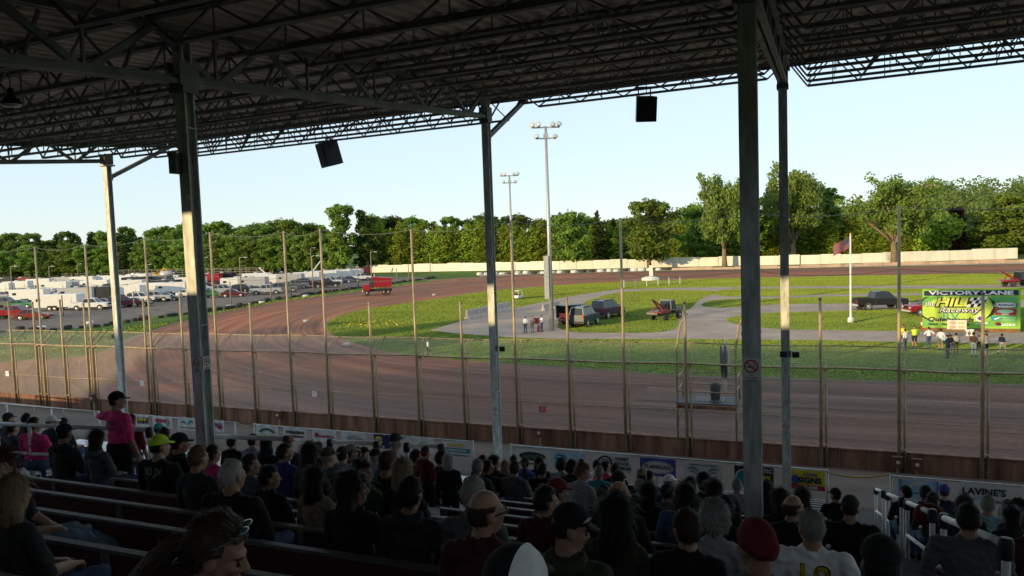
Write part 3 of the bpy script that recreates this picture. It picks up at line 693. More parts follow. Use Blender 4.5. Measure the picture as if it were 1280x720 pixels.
banner_fence(318, 592, 'low chain link fence with six banners left of the middle column'); banner_fence(638, 1034, 'long low chain link fence with seven banners right of the middle column'); banner_fence(1114, 1400, 'low chain link fence with banners at the far right')
def rope(x0, y0, x1, y1, sag, label):
    a, b = PV(x0, y0, VBF), PV(x1, y1, VBF); mb = MB(a)
    mb.tube([a+(b-a)*q-Vector((0, 0, sag*4*q*(1-q))) for q in [i/12 for i in range(13)]], .022, 6)
    tag(mb.build('rope', mk('yellow_rope', (.38, .27, .06), .8, .2, 8), None, True), label, 'rope')
rope(1034, 590, 1114, 592, .12, 'yellow rope across the gap left of the blue banner'); rope(296, 528, 318, 531, .12, 'yellow rope across the narrow gap right of the double-signed column')
PAL = {'white': (.60, .60, .58), 'navy': (.018, .02, .07), 'black': (.02, .02, .02), 'blue': (.05, .07, .32), 'sky': (.32, .50, .66), 'green': (.04, .16, .06), 'teal': (.03, .22, .28), 'red': (.36, .012, .025), 'yellow': (.66, .52, .04), 'grey': (.22, .23, .25), 'lime': (.35, .5, .08), 'purple': (.13, .05, .2), 'orange': (.6, .2, .03), 'cream': (.55, .5, .4)}
def pm(c): return mk('print_'+c, PAL[c], .6, .08, 3)
def ellipse(rx, ry, cx=0, cy=0, n=28, a0=0, a1=360): return [(cx+rx*math.cos(R(a0+(a1-a0)*i/n)), cy+ry*math.sin(R(a0+(a1-a0)*i/n))) for i in range(n if a1-a0 == 360 else n+1)]
def flat(name, polys, mat, parent, M, z):
    mb = MB()
    for q in polys:
        n0 = len(q); c = (sum(p[0] for p in q)/n0, sum(p[1] for p in q)/n0)
        mb.add([M @ Vector((p[0], p[1], z)) for p in q], [tuple(range(n0))])
    return mb.build(name, mat, parent)
def ringp(rx, ry, th, cx=0, cy=0, n=32, a0=0, a1=360):
    out = []
    for i in range(n):
        a, b = R(a0+(a1-a0)*i/n), R(a0+(a1-a0)*(i+1)/n)
        out.append([(cx+rx*math.cos(a), cy+ry*math.sin(a)), (cx+rx*math.cos(b), cy+ry*math.sin(b)), (cx+(rx-th)*math.cos(b), cy+(ry-th)*math.sin(b)), (cx+(rx-th)*math.cos(a), cy+(ry-th)*math.sin(a))])
    return out
def swoosh(x0, y0, x1, y1, h, n=10):
    t = [(x0+(x1-x0)*i/n, y0+(y1-y0)*i/n+h*math.sin(math.pi*i/n)) for i in range(n+1)]
    b = [(x0+(x1-x0)*i/n, y0+(y1-y0)*i/n+h*.35*math.sin(math.pi*i/n)) for i in range(n, -1, -1)]
    return t+b
def bars(n, w, h, cy, seed, cx=0):
    r = random.Random(seed); x = cx-w/2; out = []
    while x < cx+w/2:
        d = r.uniform(.5, 1)*w/n; hh = h*r.uniform(.6, 1); out.append([(x, cy-hh/2), (x+d*.7, cy-hh/2+h*.08), (x+d*.7, cy+hh/2), (x, cy+hh/2-h*.1)]); x += d
    return out
def banner(x0, x1, yt, hp, bg, label):
    a, b = PV(x0, yt, VBF-.01), PV(x1, yt, VBF-.01); D = depth((a+b)/2); wd = b.x-a.x; hg = hp*D/F
    c = Vector(((a.x+b.x)/2, VBF-.02, PV((x0+x1)/2, yt, VBF).z-hg/2)); t = thing('banner', label, 'banner', c, 0, 'sponsor banners on the low fence')
    M = face_frame((0, 0, 0), (1, 0, 0)); n = 12; mb = MB(); rr = random.Random(int(x0))
    ph = rr.uniform(0, 6)
    for i in range(n+1):
        x = -wd/2+wd*i/n
        for y in (-hg/2, hg/2): mb.v.append(tuple(M @ Vector((x, y-.008*math.sin(i*math.pi/n*4)*(1 if y > 0 else .3), -.012*math.sin(i*1.1+ph)-.004))))
    for i in range(n): mb.f.append((2*i, 2*i+2, 2*i+3, 2*i+1)); mb.m.append(0)
    mb.build('sheet', pm(bg), t)
    return t, M, wd, hg
Z1, Z2, Z3 = .014, .018, .022
t, M, w_, h_ = banner(170, 186, 518, 15, 'white', 'white banner with dark camouflage blotches, leftmost beside the pink-shirted man'); flat('blotches', bars(6, w_*.8, h_*.8, 0, 3), pm('black'), t, M, Z1); flat('patches', bars(4, w_*.6, h_*.3, h_*.1, 8), pm('yellow'), t, M, Z2)
t, M, w_, h_ = banner(191, 215, 520, 15, 'white', 'white banner with pink red scribbled letters, second from the pink-shirted man'); flat('lettering', bars(6, w_*.5, h_*.45, h_*.1, 5, -w_*.1), pm('red'), t, M, Z1); flat('figure', [ellipse(w_*.09, h_*.36, w_*.27)], pm('grey'), t, M, Z1)
t, M, w_, h_ = banner(222, 246, 521.5, 17, 'white', 'white banner with grey eagle, left of the double-signed column'); flat('eagle', [swoosh(-w_*.35, 0, 0, -h_*.1, h_*.3), swoosh(0, -h_*.1, w_*.35, h_*.1, h_*.3)], pm('teal'), t, M, Z1); flat('lettering', bars(9, w_*.8, h_*.18, -h_*.28, 4), pm('grey'), t, M, Z1)
t, M, w_, h_ = banner(264, 280, 525, 15, 'white', 'white banner with purple splashes, just right of the double-signed column'); flat('splashes', bars(4, w_*.7, h_*.45, h_*.1, 9), pm('purple'), t, M, Z1); flat('red_mark', [ellipse(w_*.2, h_*.14, w_*.15, -h_*.1)], pm('red'), t, M, Z2)
t, M, w_, h_ = banner(320, 347, 531, 17, 'white', 'white banner with an arc of green leaves'); flat('leaf_arc', ringp(w_*.38, h_*.48, h_*.2, 0, -h_*.2, 20, 15, 165), pm('green'), t, M, Z1); flat('lettering', bars(8, w_*.7, h_*.2, -h_*.3, 7), pm('lime'), t, M, Z1)
t, M, w_, h_ = banner(354, 383, 533.5, 18, 'white', 'white banner with black block lettering and a red line'); flat('block_letters', bars(9, w_*.75, h_*.28, h_*.12, 2)+bars(8, w_*.7, h_*.2, -h_*.18, 6), pm('black'), t, M, Z1); flat('red_line', [swoosh(-w_*.4, -h_*.05, w_*.4, 0, h_*.05)], pm('red'), t, M, Z2)
t, M, w_, h_ = banner(390.5, 420, 537, 16, 'white', 'white banner with red script and a red square'); flat('red_square', [[(-w_*.4, -h_*.12), (-w_*.26, -h_*.12), (-w_*.26, h_*.22), (-w_*.4, h_*.22)]], pm('red'), t, M, Z1); flat('script', bars(9, w_*.6, h_*.26, -.02, 12, w_*.08), pm('red'), t, M, Z1)
t, M, w_, h_ = banner(426, 457, 540.5, 17, 'white', 'white banner with pale grey script and a dark lower strip'); flat('script', bars(8, w_*.55, h_*.2, h_*.05, 13, w_*.05)+[swoosh(-w_*.3, h_*.1, w_*.3, h_*.2, h_*.12)], pm('grey'), t, M, Z1); flat('lower_strip', bars(12, w_*.8, h_*.14, -h_*.38, 15), pm('black'), t, M, Z1)
t, M, w_, h_ = banner(467, 488, 543, 18, 'navy', 'navy banner with a yellow disc, behind the leaning man in blue'); flat('yellow_disc', [ellipse(w_*.22, h_*.3, -w_*.18, h_*.08)], pm('yellow'), t, M, Z1); text_mesh('lettering', 'NAPA', h_*.26, pm('blue'), t, M @ Matrix.Translation((-w_*.18, h_*.08, Z2)), .001, 0, .004); text_mesh('lettering', '726', h_*.3, pm('white'), t, M @ Matrix.Translation((0, -h_*.35, Z2)), .001)
t, M, w_, h_ = banner(509, 542, 547, 20, 'white', 'white banner with a small grey flourish, beside the leaning man'); flat('flourish', [swoosh(-w_*.12, h_*.1, w_*.15, 0, h_*.16), swoosh(-w_*.05, h_*.05, w_*.2, h_*.2, h_*.1)], pm('grey'), t, M, Z1); flat('lettering', bars(10, w_*.5, h_*.1, -h_*.2, 21), pm('grey'), t, M, Z1)
t, M, w_, h_ = banner(552, 588, 552, 20, 'white', 'white and blue banner with yellow top lettering, left of the middle column'); flat('blue_band', [[(-w_*.48, -h_*.2), (w_*.48, -h_*.2), (w_*.48, h_*.1), (-w_*.48, h_*.1)]], pm('teal'), t, M, Z1); text_mesh('lettering', 'GALLERY', h_*.3, pm('yellow'), t, M @ Matrix.Translation((0, h_*.28, Z2)), .001, 0, .006); text_mesh('lettering', '& FABRICATION', h_*.22, pm('white'), t, M @ Matrix.Translation((0, -h_*.05, Z2)), .001, 0, .004, .9); flat('lower_strip', bars(14, w_*.8, h_*.14, -h_*.36, 25), pm('black'), t, M, Z1)
t, M, w_, h_ = banner(645, 686, 562, 21, 'white', 'white banner with a black oval and green script, right of the middle column'); flat('oval', [ellipse(w_*.4, h_*.27, 0, h_*.1)], pm('black'), t, M, Z1); flat('green_script', bars(9, w_*.55, h_*.26, h_*.1, 31), pm('green'), t, M, Z2); flat('lower_strip', bars(12, w_*.85, h_*.15, -h_*.36, 33), pm('black'), t, M, Z1)
t, M, w_, h_ = banner(691, 732, 565.5, 21, 'sky', 'pale blue banner with a teal swoosh'); flat('swoosh', [ellipse(w_*.17, h_*.24, -w_*.27, h_*.12)], pm('teal'), t, M, Z1); flat('swoosh_gap', [swoosh(-w_*.43, h_*.22, -w_*.08, -h_*.05, h_*.12)], pm('sky'), t, M, Z2); flat('lettering', bars(8, w_*.42, h_*.2, h_*.2, 35, w_*.2)+bars(8, w_*.42, h_*.2, -h_*.08, 36, w_*.2), pm('white'), t, M, Z1); flat('lower_lettering', bars(7, w_*.4, h_*.16, -h_*.36, 37, w_*.1), pm('black'), t, M, Z1)
t, M, w_, h_ = banner(745, 789, 568, 23, 'white', 'white banner lettered for the stock division with a round seal'); flat('seal', ringp(h_*.42, h_*.42, h_*.09, -w_*.24, 0)+ringp(h_*.25, h_*.25, h_*.05, -w_*.24, 0), pm('black'), t, M, Z1)
for i, s in enumerate(('STREET', 'STOCK', 'DIVISION')): text_mesh('lettering', s, h_*.25, pm('black'), t, M @ Matrix.Translation((w_*.24, h_*(.26-.26*i), Z1)), .001, 0, .006, .95)
t, M, w_, h_ = banner(800, 844.5, 573, 23, 'blue', 'deep blue banner with a white oval and the word Flanigan'); flat('oval', [ellipse(w_*.44, h_*.36)], pm('white'), t, M, Z1); flat('oval_line', ringp(w_*.42, h_*.33, h_*.03), pm('red'), t, M, Z2); text_mesh('lettering', 'FLANIGAN', h_*.3, pm('navy'), t, M @ Matrix.Translation((0, h_*.02, Z3)), .001, 0, .004, 1.0)
t, M, w_, h_ = banner(855, 903, 579, 24, 'white', 'white banner with a pair of spread wings'); flat('wings', [swoosh(-w_*.44, h_*.15, -w_*.06, -h_*.05, h_*.25), swoosh(w_*.06, -h_*.05, w_*.44, h_*.15, h_*.25), ellipse(w_*.12, h_*.16, 0, -h_*.12), swoosh(-w_*.4, 0, -w_*.1, -h_*.15, h_*.16), swoosh(w_*.1, -h_*.15, w_*.4, 0, h_*.16)], pm('grey'), t, M, Z1); flat('lettering', bars(14, w_*.7, h_*.08, h_*.4, 41)+bars(12, w_*.5, h_*.08, -h_*.35, 42), pm('black'), t, M, Z1)
t, M, w_, h_ = banner(918, 967, 583, 27, 'black', 'black banner half hidden by the thick right column'); flat('disc', [ellipse(w_*.2, h_*.38, -w_*.27, -h_*.05)], pm('teal'), t, M, Z1); flat('disc_edge', ringp(w_*.21, h_*.4, h_*.06, -w_*.27, -h_*.05), pm('white'), t, M, Z2); text_mesh('lettering', 'ATLANTIC', h_*.26, pm('white'), t, M @ Matrix.Translation((w_*.12, h_*.32, Z3)), .001, 0, .005); flat('script', bars(6, w_*.35, h_*.22, h_*.02, 45, w_*.22), pm('yellow'), t, M, Z1); text_mesh('lettering', '0203', h_*.26, pm('white'), t, M @ Matrix.Translation((w_*.22, -h_*.32, Z3)), .001, 0, .005)
t, M, w_, h_ = banner(978, 1031, 587.5, 25, 'yellow', 'yellow banner with a red base, behind the slim right column'); flat('red_base', [[(-w_/2, -h_/2), (w_/2, -h_/2), (w_/2, -h_*.26), (-w_/2, -h_*.2)]], pm('red'), t, M, Z1); flat('splash', [ellipse(w_*.09, h_*.25, -w_*.2, 0)], pm('blue'), t, M, Z1); text_mesh('lettering', 'Home', h_*.26, pm('blue'), t, M @ Matrix.Translation((w_*.15, h_*.3, Z2)), .001, .3, .004); text_mesh('lettering', 'SIGNS', h_*.42, pm('navy'), t, M @ Matrix.Translation((w_*.14, -h_*.02, Z2)), .001, 0, .01); text_mesh('lettering', '.403.6000', h_*.22, pm('white'), t, M @ Matrix.Translation((w_*.12, -h_*.37, Z2)), .001, 0, .004)
t, M, w_, h_ = banner(1122, 1175, 600, 26, 'sky', 'bright blue banner with a white seal, above the stair aisle'); flat('seal', ringp(h_*.55, h_*.55, h_*.16, 0, -h_*.1), pm('white'), t, M, Z1); flat('stripes', [[(s*w_*.42, -h_*.5), (s*w_*.45, -h_*.5), (s*w_*.45, h_*.5), (s*w_*.42, h_*.5)] for s in (-1, 1)], pm('blue'), t, M, Z1); flat('lettering', bars(10, w_*.3, h_*.12, -h_*.15, 51), pm('blue'), t, M, Z2)
t, M, w_, h_ = banner(1198, 1262, 606.5, 26, 'white', 'white banner with arched black lettering, at right'); text_mesh('lettering', "LAVINE'S", h_*.46, pm('black'), t, M @ Matrix.Translation((0, h_*.16, Z1)), .001, 0, .008, 1.02); flat('blue_swash', [swoosh(-w_*.3, -h_*.35, w_*.25, -h_*.3, h_*.3)], pm('sky'), t, M, Z2); flat('script', bars(6, w_*.3, h_*.16, -h_*.28, 55, w_*.25), pm('navy'), t, M, Z3)
t, M, w_, h_ = banner(1277, 1340, 610, 26, 'white', 'white banner cut off by the right edge'); flat('lettering', bars(8, w_*.8, h_*.4, 0, 57), pm('black'), t, M, Z1)

# ------------------------------------------------------------------ flag stand bolted on the wall
p0 = PV(848, 500, VW+.2); p1 = PV(921, 500, VW+.2); ua, ub = p0.x, p1.x
t = thing('flag_stand', 'steel flag stand with hooped railings and a plate deck over the track', 'flag stand', ((ua+ub)/2, VW+.6, 1.0)); o = Vector(t.location)
zd = 2.55; va_, vb_ = VW-.1, VW+1.5
mb = MB(o)
for u in (ua, ub):
    mb.tube([(u, va_, 0.96), (u, va_, zd), (u, va_, 4.9), (u+.1, va_+.5, 5.9), (u+.35, va_+1.0, 6.4)], .05, 8); mb.tube([(u, vb_, zd), (u, vb_, zd+1.15)], .04, 8); mb.bar((u, va_, zd-1.0), (u, vb_, zd-.05), .06)
mb.build('hoop_post', M_POST, t, True)
mb = MB(o)
for z in (zd+.5, zd+1.1, zd+1.75): mb.tube([(ua, va_, z), (ub, va_, z)], .03, 6)
for z in (zd+.55, zd+1.1):
    mb.tube([(ua, vb_, z), (ub, vb_, z)], .03, 6)
    for u in (ua, ub): mb.tube([(u, va_, z), (u, vb_, z)], .03, 6)
mb.build('guard_rail', M_POST, t, True)
mb = MB(o); mb.box(((ua+ub)/2, (va_+vb_)/2, zd-.03), (ub-ua+.1, vb_-va_+.1, .06))
mb.build('deck', M_BLACKP, t)
mb = MB(o)
for i in range(9): mb.box((ua+.75+i*.14, (va_+vb_)/2+.1, zd+.012), (.07, 1.0, .02))
mb.build('checker_plate', mk('plate_pale', (.16, .16, .165), .5, .3, 6, .3), t)
mb = MB(o); mb.box(((ua+ub)/2, va_-.06, zd-.16), (ub-ua, .03, .16)); mb.build('skirt_panel', M_WALL, t)
cx = PV(906, 470, VW+.8).x
f = thing('furled_flags', 'bundle of furled blue and white flags in the flag stand', 'flag', (cx, VW+.8, zd)); mb = MB()
for i, (dx, dy) in enumerate(((-.12, 0), (0, .05), (.12, 0), (.04, -.08))): mb.tube([(dx*.4, dy*.4, .3), (dx*1.3, dy*1.5, 2.5+.1*i)], .018, 6)
mb.build('flag_pole', M_WHITE, f)
for i, (dx, dy, m) in enumerate(((-.12, 0, pm('navy')), (0, .05, pm('blue')), (.12, 0, pm('white')), (.04, -.08, pm('black')))):
    mb = MB(); mb.tube([(dx*.8, dy, 1.0), (dx*.95+.02, dy*1.2-.05, 1.35), (dx*1.0, dy*1.3, 1.7), (dx*1.2, dy*1.4, 2.1), (dx*1.3, dy*1.5, 2.45)], [.03, .07, .085, .07, .03], 9); mb.build('cloth', m, f, True)
mb = MB(); mb.lathe((-.3, .1, 0), [(.2, .0), (.22, .3), (.23, .62), (.18, .74), (.05, .78)], 14); tag(mb.build('bin', M_BLACKP, None, True, (cx-.12, VW+.7, zd)), 'round black bin beside the furled flags on the flag stand', 'bin')
# dark pipe rail on the apron at far left
a, b = PV(-60, 497, 29), PV(118, 515, 29)
t = thing('pipe_rail', 'dark pipe rail on the sloping walk at far left', 'railing', (a.x, 29, 1.0)); o = Vector(t.location)
mb = MB(o); mb.tube([a, b], .04, 8); mb.build('rail', M_POST, t, True)
for q in (0, .2, .4, .6, .8, 1):
    p = a+(b-a)*q; mb = MB(o); mb.tube([(p.x, 29, .7), (p.x, 29, p.z)], .04, 8); mb.build('post', M_POST, t, True)
# ------------------------------------------------------------------ vehicles (nose towards +X, origin on the ground)
PAINT = {k: mk('car_paint_'+k, c, .3, .06, 2, .1, spec=.5) for k, c in {'black': (.024, .025, .028), 'white': (.72, .72, .70), 'silver': (.42, .43, .44), 'red': (.30, .016, .024), 'maroon': (.13, .02, .035), 'blue': (.04, .07, .22), 'teal': (.02, .045, .06), 'purple': (.05, .015, .04), 'green': (.05, .22, .09), 'grey': (.14, .145, .15), 'tan': (.35, .29, .2), 'yellow': (.68, .4, .03), 'orange': (.5, .16, .04), 'darkred': (.20, .035, .03)}.items()}
def wheel(parent, x, y, r, wdt, rim=M_CHROME):
    mb = MB(); mb.lathe((0, 0, 0), [(r*.62, -wdt/2), (r*.95, -wdt/2), (r, -wdt*.3), (r, wdt*.3), (r*.95, wdt/2), (r*.62, wdt/2)], 18, 0, 'Y')
    o = mb.build('wheel', M_TYRE, parent, loc=(x, y, r))
    mb = MB(); s = 1 if y > 0 else -1
    mb.lathe((0, s*wdt*.36, 0), [(r*.70, -.01*s), (r*.70, .05*s), (r*.56, .02*s), (r*.25, .05*s), (r*.1, .07*s)], 14, 0, 'Y'); mb.build('rim', rim, o)
    return o
def extrude_side(mb, poly, w, inset=.07, mi=0):
    """side profile extruded across the width with softened edges"""
    cx = sum(p[0] for p in poly)/len(poly); cz = sum(p[1] for p in poly)/len(poly); n = len(poly); st = []
    def sh(k): return [(cx+(p[0]-cx)*(1-k/2), cz+(p[1]-cz)*(1-k)) for p in poly]
    for y, k in ((-w/2, .1), (-w/2+inset, .0), (w/2-inset, 0), (w/2, .1)):
        st.append([(p[0], y, p[1]) for p in sh(k)])
    vs = [q for s in st for q in s]
    fs = [tuple(range(n)), tuple(range(4*n-1, 3*n-1, -1))]
    for j in range(3):
        for i in range(n): fs.append((j*n+i, (j+1)*n+i, (j+1)*n+(i+1) % n, j*n+(i+1) % n))
    mb.add(vs, fs, mi)
def cabin(root, x0, x1, x2, x3, zb, zt, w, wt, paint, panes=2, pillars=True):
    """greenhouse: base from x0 (rear) to x3 (front), roof from x1 to x2"""
    mb = MB(); b = [(x0, -w/2, zb), (x3, -w/2, zb), (x3, w/2, zb), (x0, w/2, zb)]; t = [(x1, -wt/2, zt), (x2, -wt/2, zt), (x2, wt/2, zt), (x1, wt/2, zt)]
    xm = (x1+x2)/2
    mb.add(b+t+[(xm, -wt/2, zt+.05), (xm, wt/2, zt+.05)], [(0, 1, 5, 4), (1, 2, 6, 5), (2, 3, 7, 6), (3, 0, 4, 7), (4, 5, 8), (6, 7, 9), (5, 6, 9, 8), (7, 4, 8, 9)])
    c = mb.build('cab', paint, root)
    def quad(a, b_, c_, d, nm, off):
        q = [Vector(p) for p in (a, b_, c_, d)]; ce = sum(q, Vector())/4; nr = (q[1]-q[0]).cross(q[3]-q[0]).normalized()
        if nr.dot(ce-Vector((xm, 0, (zb+zt)/2))) < 0: nr = -nr
        mb = MB(); mb.add([ce+(p-ce)*.86+nr*off for p in q], [(0, 1, 2, 3)]); mb.build(nm, M_GLASS, c)
    quad(b[1], b[2], t[2], t[1], 'windscreen', .006); quad(b[3], b[0], t[0], t[3], 'rear_window', .006)
    for s in (0, 1):
        B0, B1, T0, T1 = ((b[0], b[1], t[0], t[1]) if s == 0 else (b[3], b[2], t[3], t[2]))
        for k in range(panes):
            f0, f1 = k/panes, (k+1)/panes; L = lambda p, q, f: tuple(Vector(p)*(1-f)+Vector(q)*f)
            quad(L(B0, B1, f0), L(B0, B1, f1), L(T0, T1, f1), L(T0, T1, f0), 'side_window', .006)
    return c
def lights(root, xf, xr, w, z, zr=None):
    for s in (-1, 1):
        mb = MB(); mb.box((xf, s*(w/2-.22), z), (.06, .3, .16)); mb.build('headlight', M_LAMP, root)
        mb = MB(); mb.box((xr, s*(w/2-.14), zr or z+.05), (.06, .16, .3)); mb.build('tail_light', M_TAIL, root)
def bumpers(root, xf, xr, w, z, m):
    for x in (xf, xr): mb = MB(); mb.box((x, 0, z), (.14, w*.96, .2)); mb.build('bumper', m, root)
def arches(root, xs, w, r):
    for x in xs:
        for s in (-1, 1):
            mb = MB(); mb.lathe((x, s*(w/2-.05), r), [(r*1.14, -.02), (r*1.14, .062)], 16, 0, 'Y') if s > 0 else mb.lathe((x, s*(w/2-.05), r), [(r*1.14, -.062), (r*1.14, .02)], 16, 0, 'Y'); mb.build('wheel_arch', M_BLACKP, root)
def make_sedan(paint, label, L=4.6, group=None):
    t = thing('parked_car', label, 'car', group=group); w = 1.8
    mb = MB(); extrude_side(mb, [(-L/2, .32), (L/2-.05, .28), (L/2, .55), (L/2-.25, .74), (.85, .93), (-1.5, .97), (-L/2+.05, .90)], w); mb.build('body', paint, t)
    cabin(t, -1.75, -1.05, .15, 1.0, .93, 1.42, 1.62, 1.25, paint); arches(t, (1.4, -1.35), w, .33)
    for x in (1.4, -1.35):
        for y in (-.82, .82): wheel(t, x, y, .33, .2)
    lights(t, L/2-.06, -L/2+.0, w, .62, .75); bumpers(t, L/2, -L/2, w, .38, paint); return t
def make_suv(paint, label, group=None, L=4.9, box=False):
    t = thing('parked_suv', label, 'suv', group=group); w = 1.95
    mb = MB(); extrude_side(mb, [(-L/2, .42), (L/2-.05, .40), (L/2, .7), (L/2-.08, 1.0), (1.2, 1.12), (-L/2+.02, 1.12)], w); mb.build('body', paint, t)
    cabin(t, -L/2+.05, -L/2+.25, .35, 1.2, 1.1, 1.82, 1.8, 1.5, paint, 3); arches(t, (1.5, -1.45), w, .39)
    for x in (1.5, -1.45):
        for y in (-.88, .88): wheel(t, x, y, .39, .24)
    lights(t, L/2-.05, -L/2, w, .85, 1.05); bumpers(t, L/2, -L/2, w, .5, M_CHROME if box else M_BLACKP)
    mb = MB(); mb.box((L/2, 0, .85), (.05, 1.0, .22)); mb.build('grille', M_BLACKP, t)
    mb = MB()
    for s in (-1, 1): mb.bar((-1.9, s*.65, 1.88), (.2, s*.65, 1.88), .04)
    mb.build('roof_rack', M_BLACKP, t); return t
def make_pickup(paint, label, group=None, L=5.9, crew=True):
    t = thing('pickup_truck', label, 'pickup', group=group); w = 2.0
    mb = MB(); extrude_side(mb, [(-L/2, .55), (L/2-.05, .48), (L/2, .8), (L/2-.1, 1.12), (1.15, 1.22), (-.95, 1.22), (-.95, .62), (-L/2, .62)], w); b = mb.build('body', paint, t)
    mb = MB(); xl, xr = -L/2, -.97
    for s in (-1, 1): mb.box(((xl+xr)/2, s*(w/2-.06), .93), (xr-xl, .10, .62))
    mb.box((xl+.05, 0, .93), (.09, w-.24, .6)); mb.build('cargo_bed', paint, t)
    cabin(t, -.95, -.72, .75 if crew else .5, 1.5, 1.2, 1.88, 1.8, 1.5, paint, 2); arches(t, (1.85, -1.75), w, .42)
    for x in (1.85, -1.75):
        for y in (-.9, .9): wheel(t, x, y, .42, .27)
    lights(t, L/2-.05, -L/2-.0, w, .95, .95); bumpers(t, L/2, -L/2, w, .58, M_CHROME)
    mb = MB(); mb.box((L/2, 0, .95), (.06, 1.0, .28)); mb.build('grille', M_BLACKP, t); return t
def make_trailer(paint, label, group=None, L=7.0, H=2.5, vnose=True, stripe=None):
    t = thing('enclosed_trailer', label, 'trailer', group=group); w = 2.4
    mb = MB(); poly = [(-L/2, -w/2), (L/2-.6, -w/2), (L/2, -.3), (L/2, .3), (L/2-.6, w/2), (-L/2, w/2)] if vnose else [(-L/2, -w/2), (L/2, -w/2), (L/2, w/2), (-L/2, w/2)]
    mb.prism(poly, H-.55, 0, Matrix.Translation((0, 0, .55))); b = mb.build('box_body', paint, t)
    mb = MB(); mb.prism([(p[0]*.97, p[1]*.93) for p in poly], .09, 0, Matrix.Translation((0, 0, H))); mb.build('roof', PAINT['white'], b)
    mb = MB(); mb.box((0, 0, .52), (L, w*.98, .1)); mb.bar((L/2-.5, -.8, .52), (L/2+1.1, 0, .5), .1); mb.bar((L/2-.5, .8, .52), (L/2+1.1, 0, .5), .1); mb.tube([(L/2+.9, 0, 0), (L/2+.9, 0, .7)], .04, 8); mb.build('hitch_frame', M_BLACKP, t)
    for s in (-1, 1):
        mb = MB(); mb.prism([(-1.1, .5), (.5, .5), (.35, .82), (-.95, .82)], .14, 0, Matrix(((1, 0, 0, -.4), (0, 0, 1, s*w/2-.03 - (.0 if s > 0 else .08)), (0, 1, 0, 0), (0, 0, 0, 1)))); mb.build('fender', M_BLACKP, t)
        mb = MB(); mb.box((L/2-1.7, s*(w/2+.01), 1.45), (.75, .03, 1.6)); d = mb.build('door', paint, t)
        mb = MB(); mb.box((L/2-1.45, s*(w/2+.035), 1.4), (.06, .03, .2)); mb.build('handle', M_BLACKP, d)
        if stripe: mb = MB(); mb.box((-.6, s*(w/2+.008), 1.0), (L-2.6, .02, .3)); mb.build('stripe', stripe, t)
    mb = MB(); mb.box((-.4, 0, H+.22), (.8, .7, .28)); mb.build('roof_unit', PAINT['silver'], b)
    for s in (-1, 1): mb = MB(); mb.box((-L/2+1.0, s*(w/2+.006), 1.75), (.7, .02, .45)); mb.build('window', M_GLASS, b)
    for x in (-1.1, -.3):
        for y in (-1.12, 1.12): wheel(t, x, y, .34, .2)
    mb = MB(); mb.box((-L/2-.01, 0, 1.5), (.03, w*.9, H-.9)); mb.build('rear_door', paint, t); return t
def place(t, x, y, ang, z=0, sc=1.0): t.location = (x, y, z); t.rotation_euler = (0, 0, ang); t.scale = (sc, sc, sc); return t
def repaint(t, old, new):
    for o in [t]+list(t.children_recursive):
        for i, s in enumerate(o.material_slots):
            if s.material == old: setmat(o, i, new)
    return t
PROTO = {}
def veh(kind, col, px, py, ang, label, cat_group=None, sc=1.0, **kw):
    """ang: heading in degrees, 0 = towards the right of the photograph (camera right axis)"""
    p = G(px, py); a = R(ang)+TH
    key = (kind, tuple(sorted(kw.items(), key=str)))
    fn = {'sedan': make_sedan, 'suv': make_suv, 'pickup': make_pickup, 'trailer': make_trailer}[kind]
    if key not in PROTO: t = fn(PAINT[col], label, **kw); PROTO[key] = (t, col)
    else:
        s, c0 = PROTO[key]; t = copy_tree(s)
        if c0 != col: repaint(t, PAINT[c0], PAINT[col])
        t['label'] = label
    if cat_group: t['group'] = cat_group
    return place(t, p.x, p.y, a, 0, sc)
gL = 'vehicles parked in the paddock'
# near row of the paddock
veh('pickup', 'red', 18, 398, 8, 'bright red old pickup in the front of the paddock at far left', gL, 1.12)
veh('sedan', 'darkred', 42, 399, 8, 'dark red race car behind the bright red pickup at far left', gL, 1.12)
veh('sedan', 'green', 27, 385, 5, 'green and dark car above the bright red pickup', gL, 1.12)
veh('trailer', 'white', 76, 387.5, 3, 'tall white enclosed trailer nearest the track, left of the white pickup', gL, 1.12, L=7.6)
veh('pickup', 'white', 114, 387.5, 3, 'white pickup right of the tall white trailer', gL, 1.12)
veh('sedan', 'red', 131, 384, 10, 'red car just left of the sunlit column', gL, 1.12)
veh('suv', 'maroon', 157, 384, 20, 'dark maroon suv just right of the sunlit column', gL, 1.12)
veh('sedan', 'black', 171, 383, 10, 'black car right of the dark maroon suv', gL, 1.12)
veh('pickup', 'silver', 194, 377, 5, 'silver pickup left of the thick double-signed column', gL, 1.12)
veh('sedan', 'grey', 210, 376, 5, 'grey car against the thick double-signed column', gL, 1.12)
veh('trailer', 'white', 160, 373, 2, 'low white trailer right of the sunlit column', gL, 1.12)
veh('trailer', 'black', 122, 375, 2, 'black trailer behind the white pickup', gL, 1.12)
veh('trailer', 'white', 186, 369.5, 2, 'white trailer behind the silver pickup', gL, 1.12)
veh('trailer', 'white', 218, 369, 4, 'white trailer with dark wheel covers beside the thick column', gL, 1.12, L=6.4)
veh('sedan', 'silver', 5, 373, 8, 'silver car at the left edge in the second row', gL, 1.12); veh('sedan', 'red', 16, 372.5, 8, 'faded red car in the second row at far left', gL, 1.12)
veh('suv', 'black', 33, 371, 10, 'black suv in the second row at far left', gL, 1.12); veh('sedan', 'white', 54, 367, 8, 'white car left of the second-row white trailer', gL, 1.12)
veh('trailer', 'white', 24, 364, 3, 'white trailer behind the faded red car', gL, 1.12); veh('trailer', 'white', 71, 365.5, 3, 'white second-row trailer with a dark blue rear', gL, 1.12); veh('trailer', 'silver', 89, 364, 3, 'grey trailer right of the second-row white trailer', gL, 1.12, L=6.4)
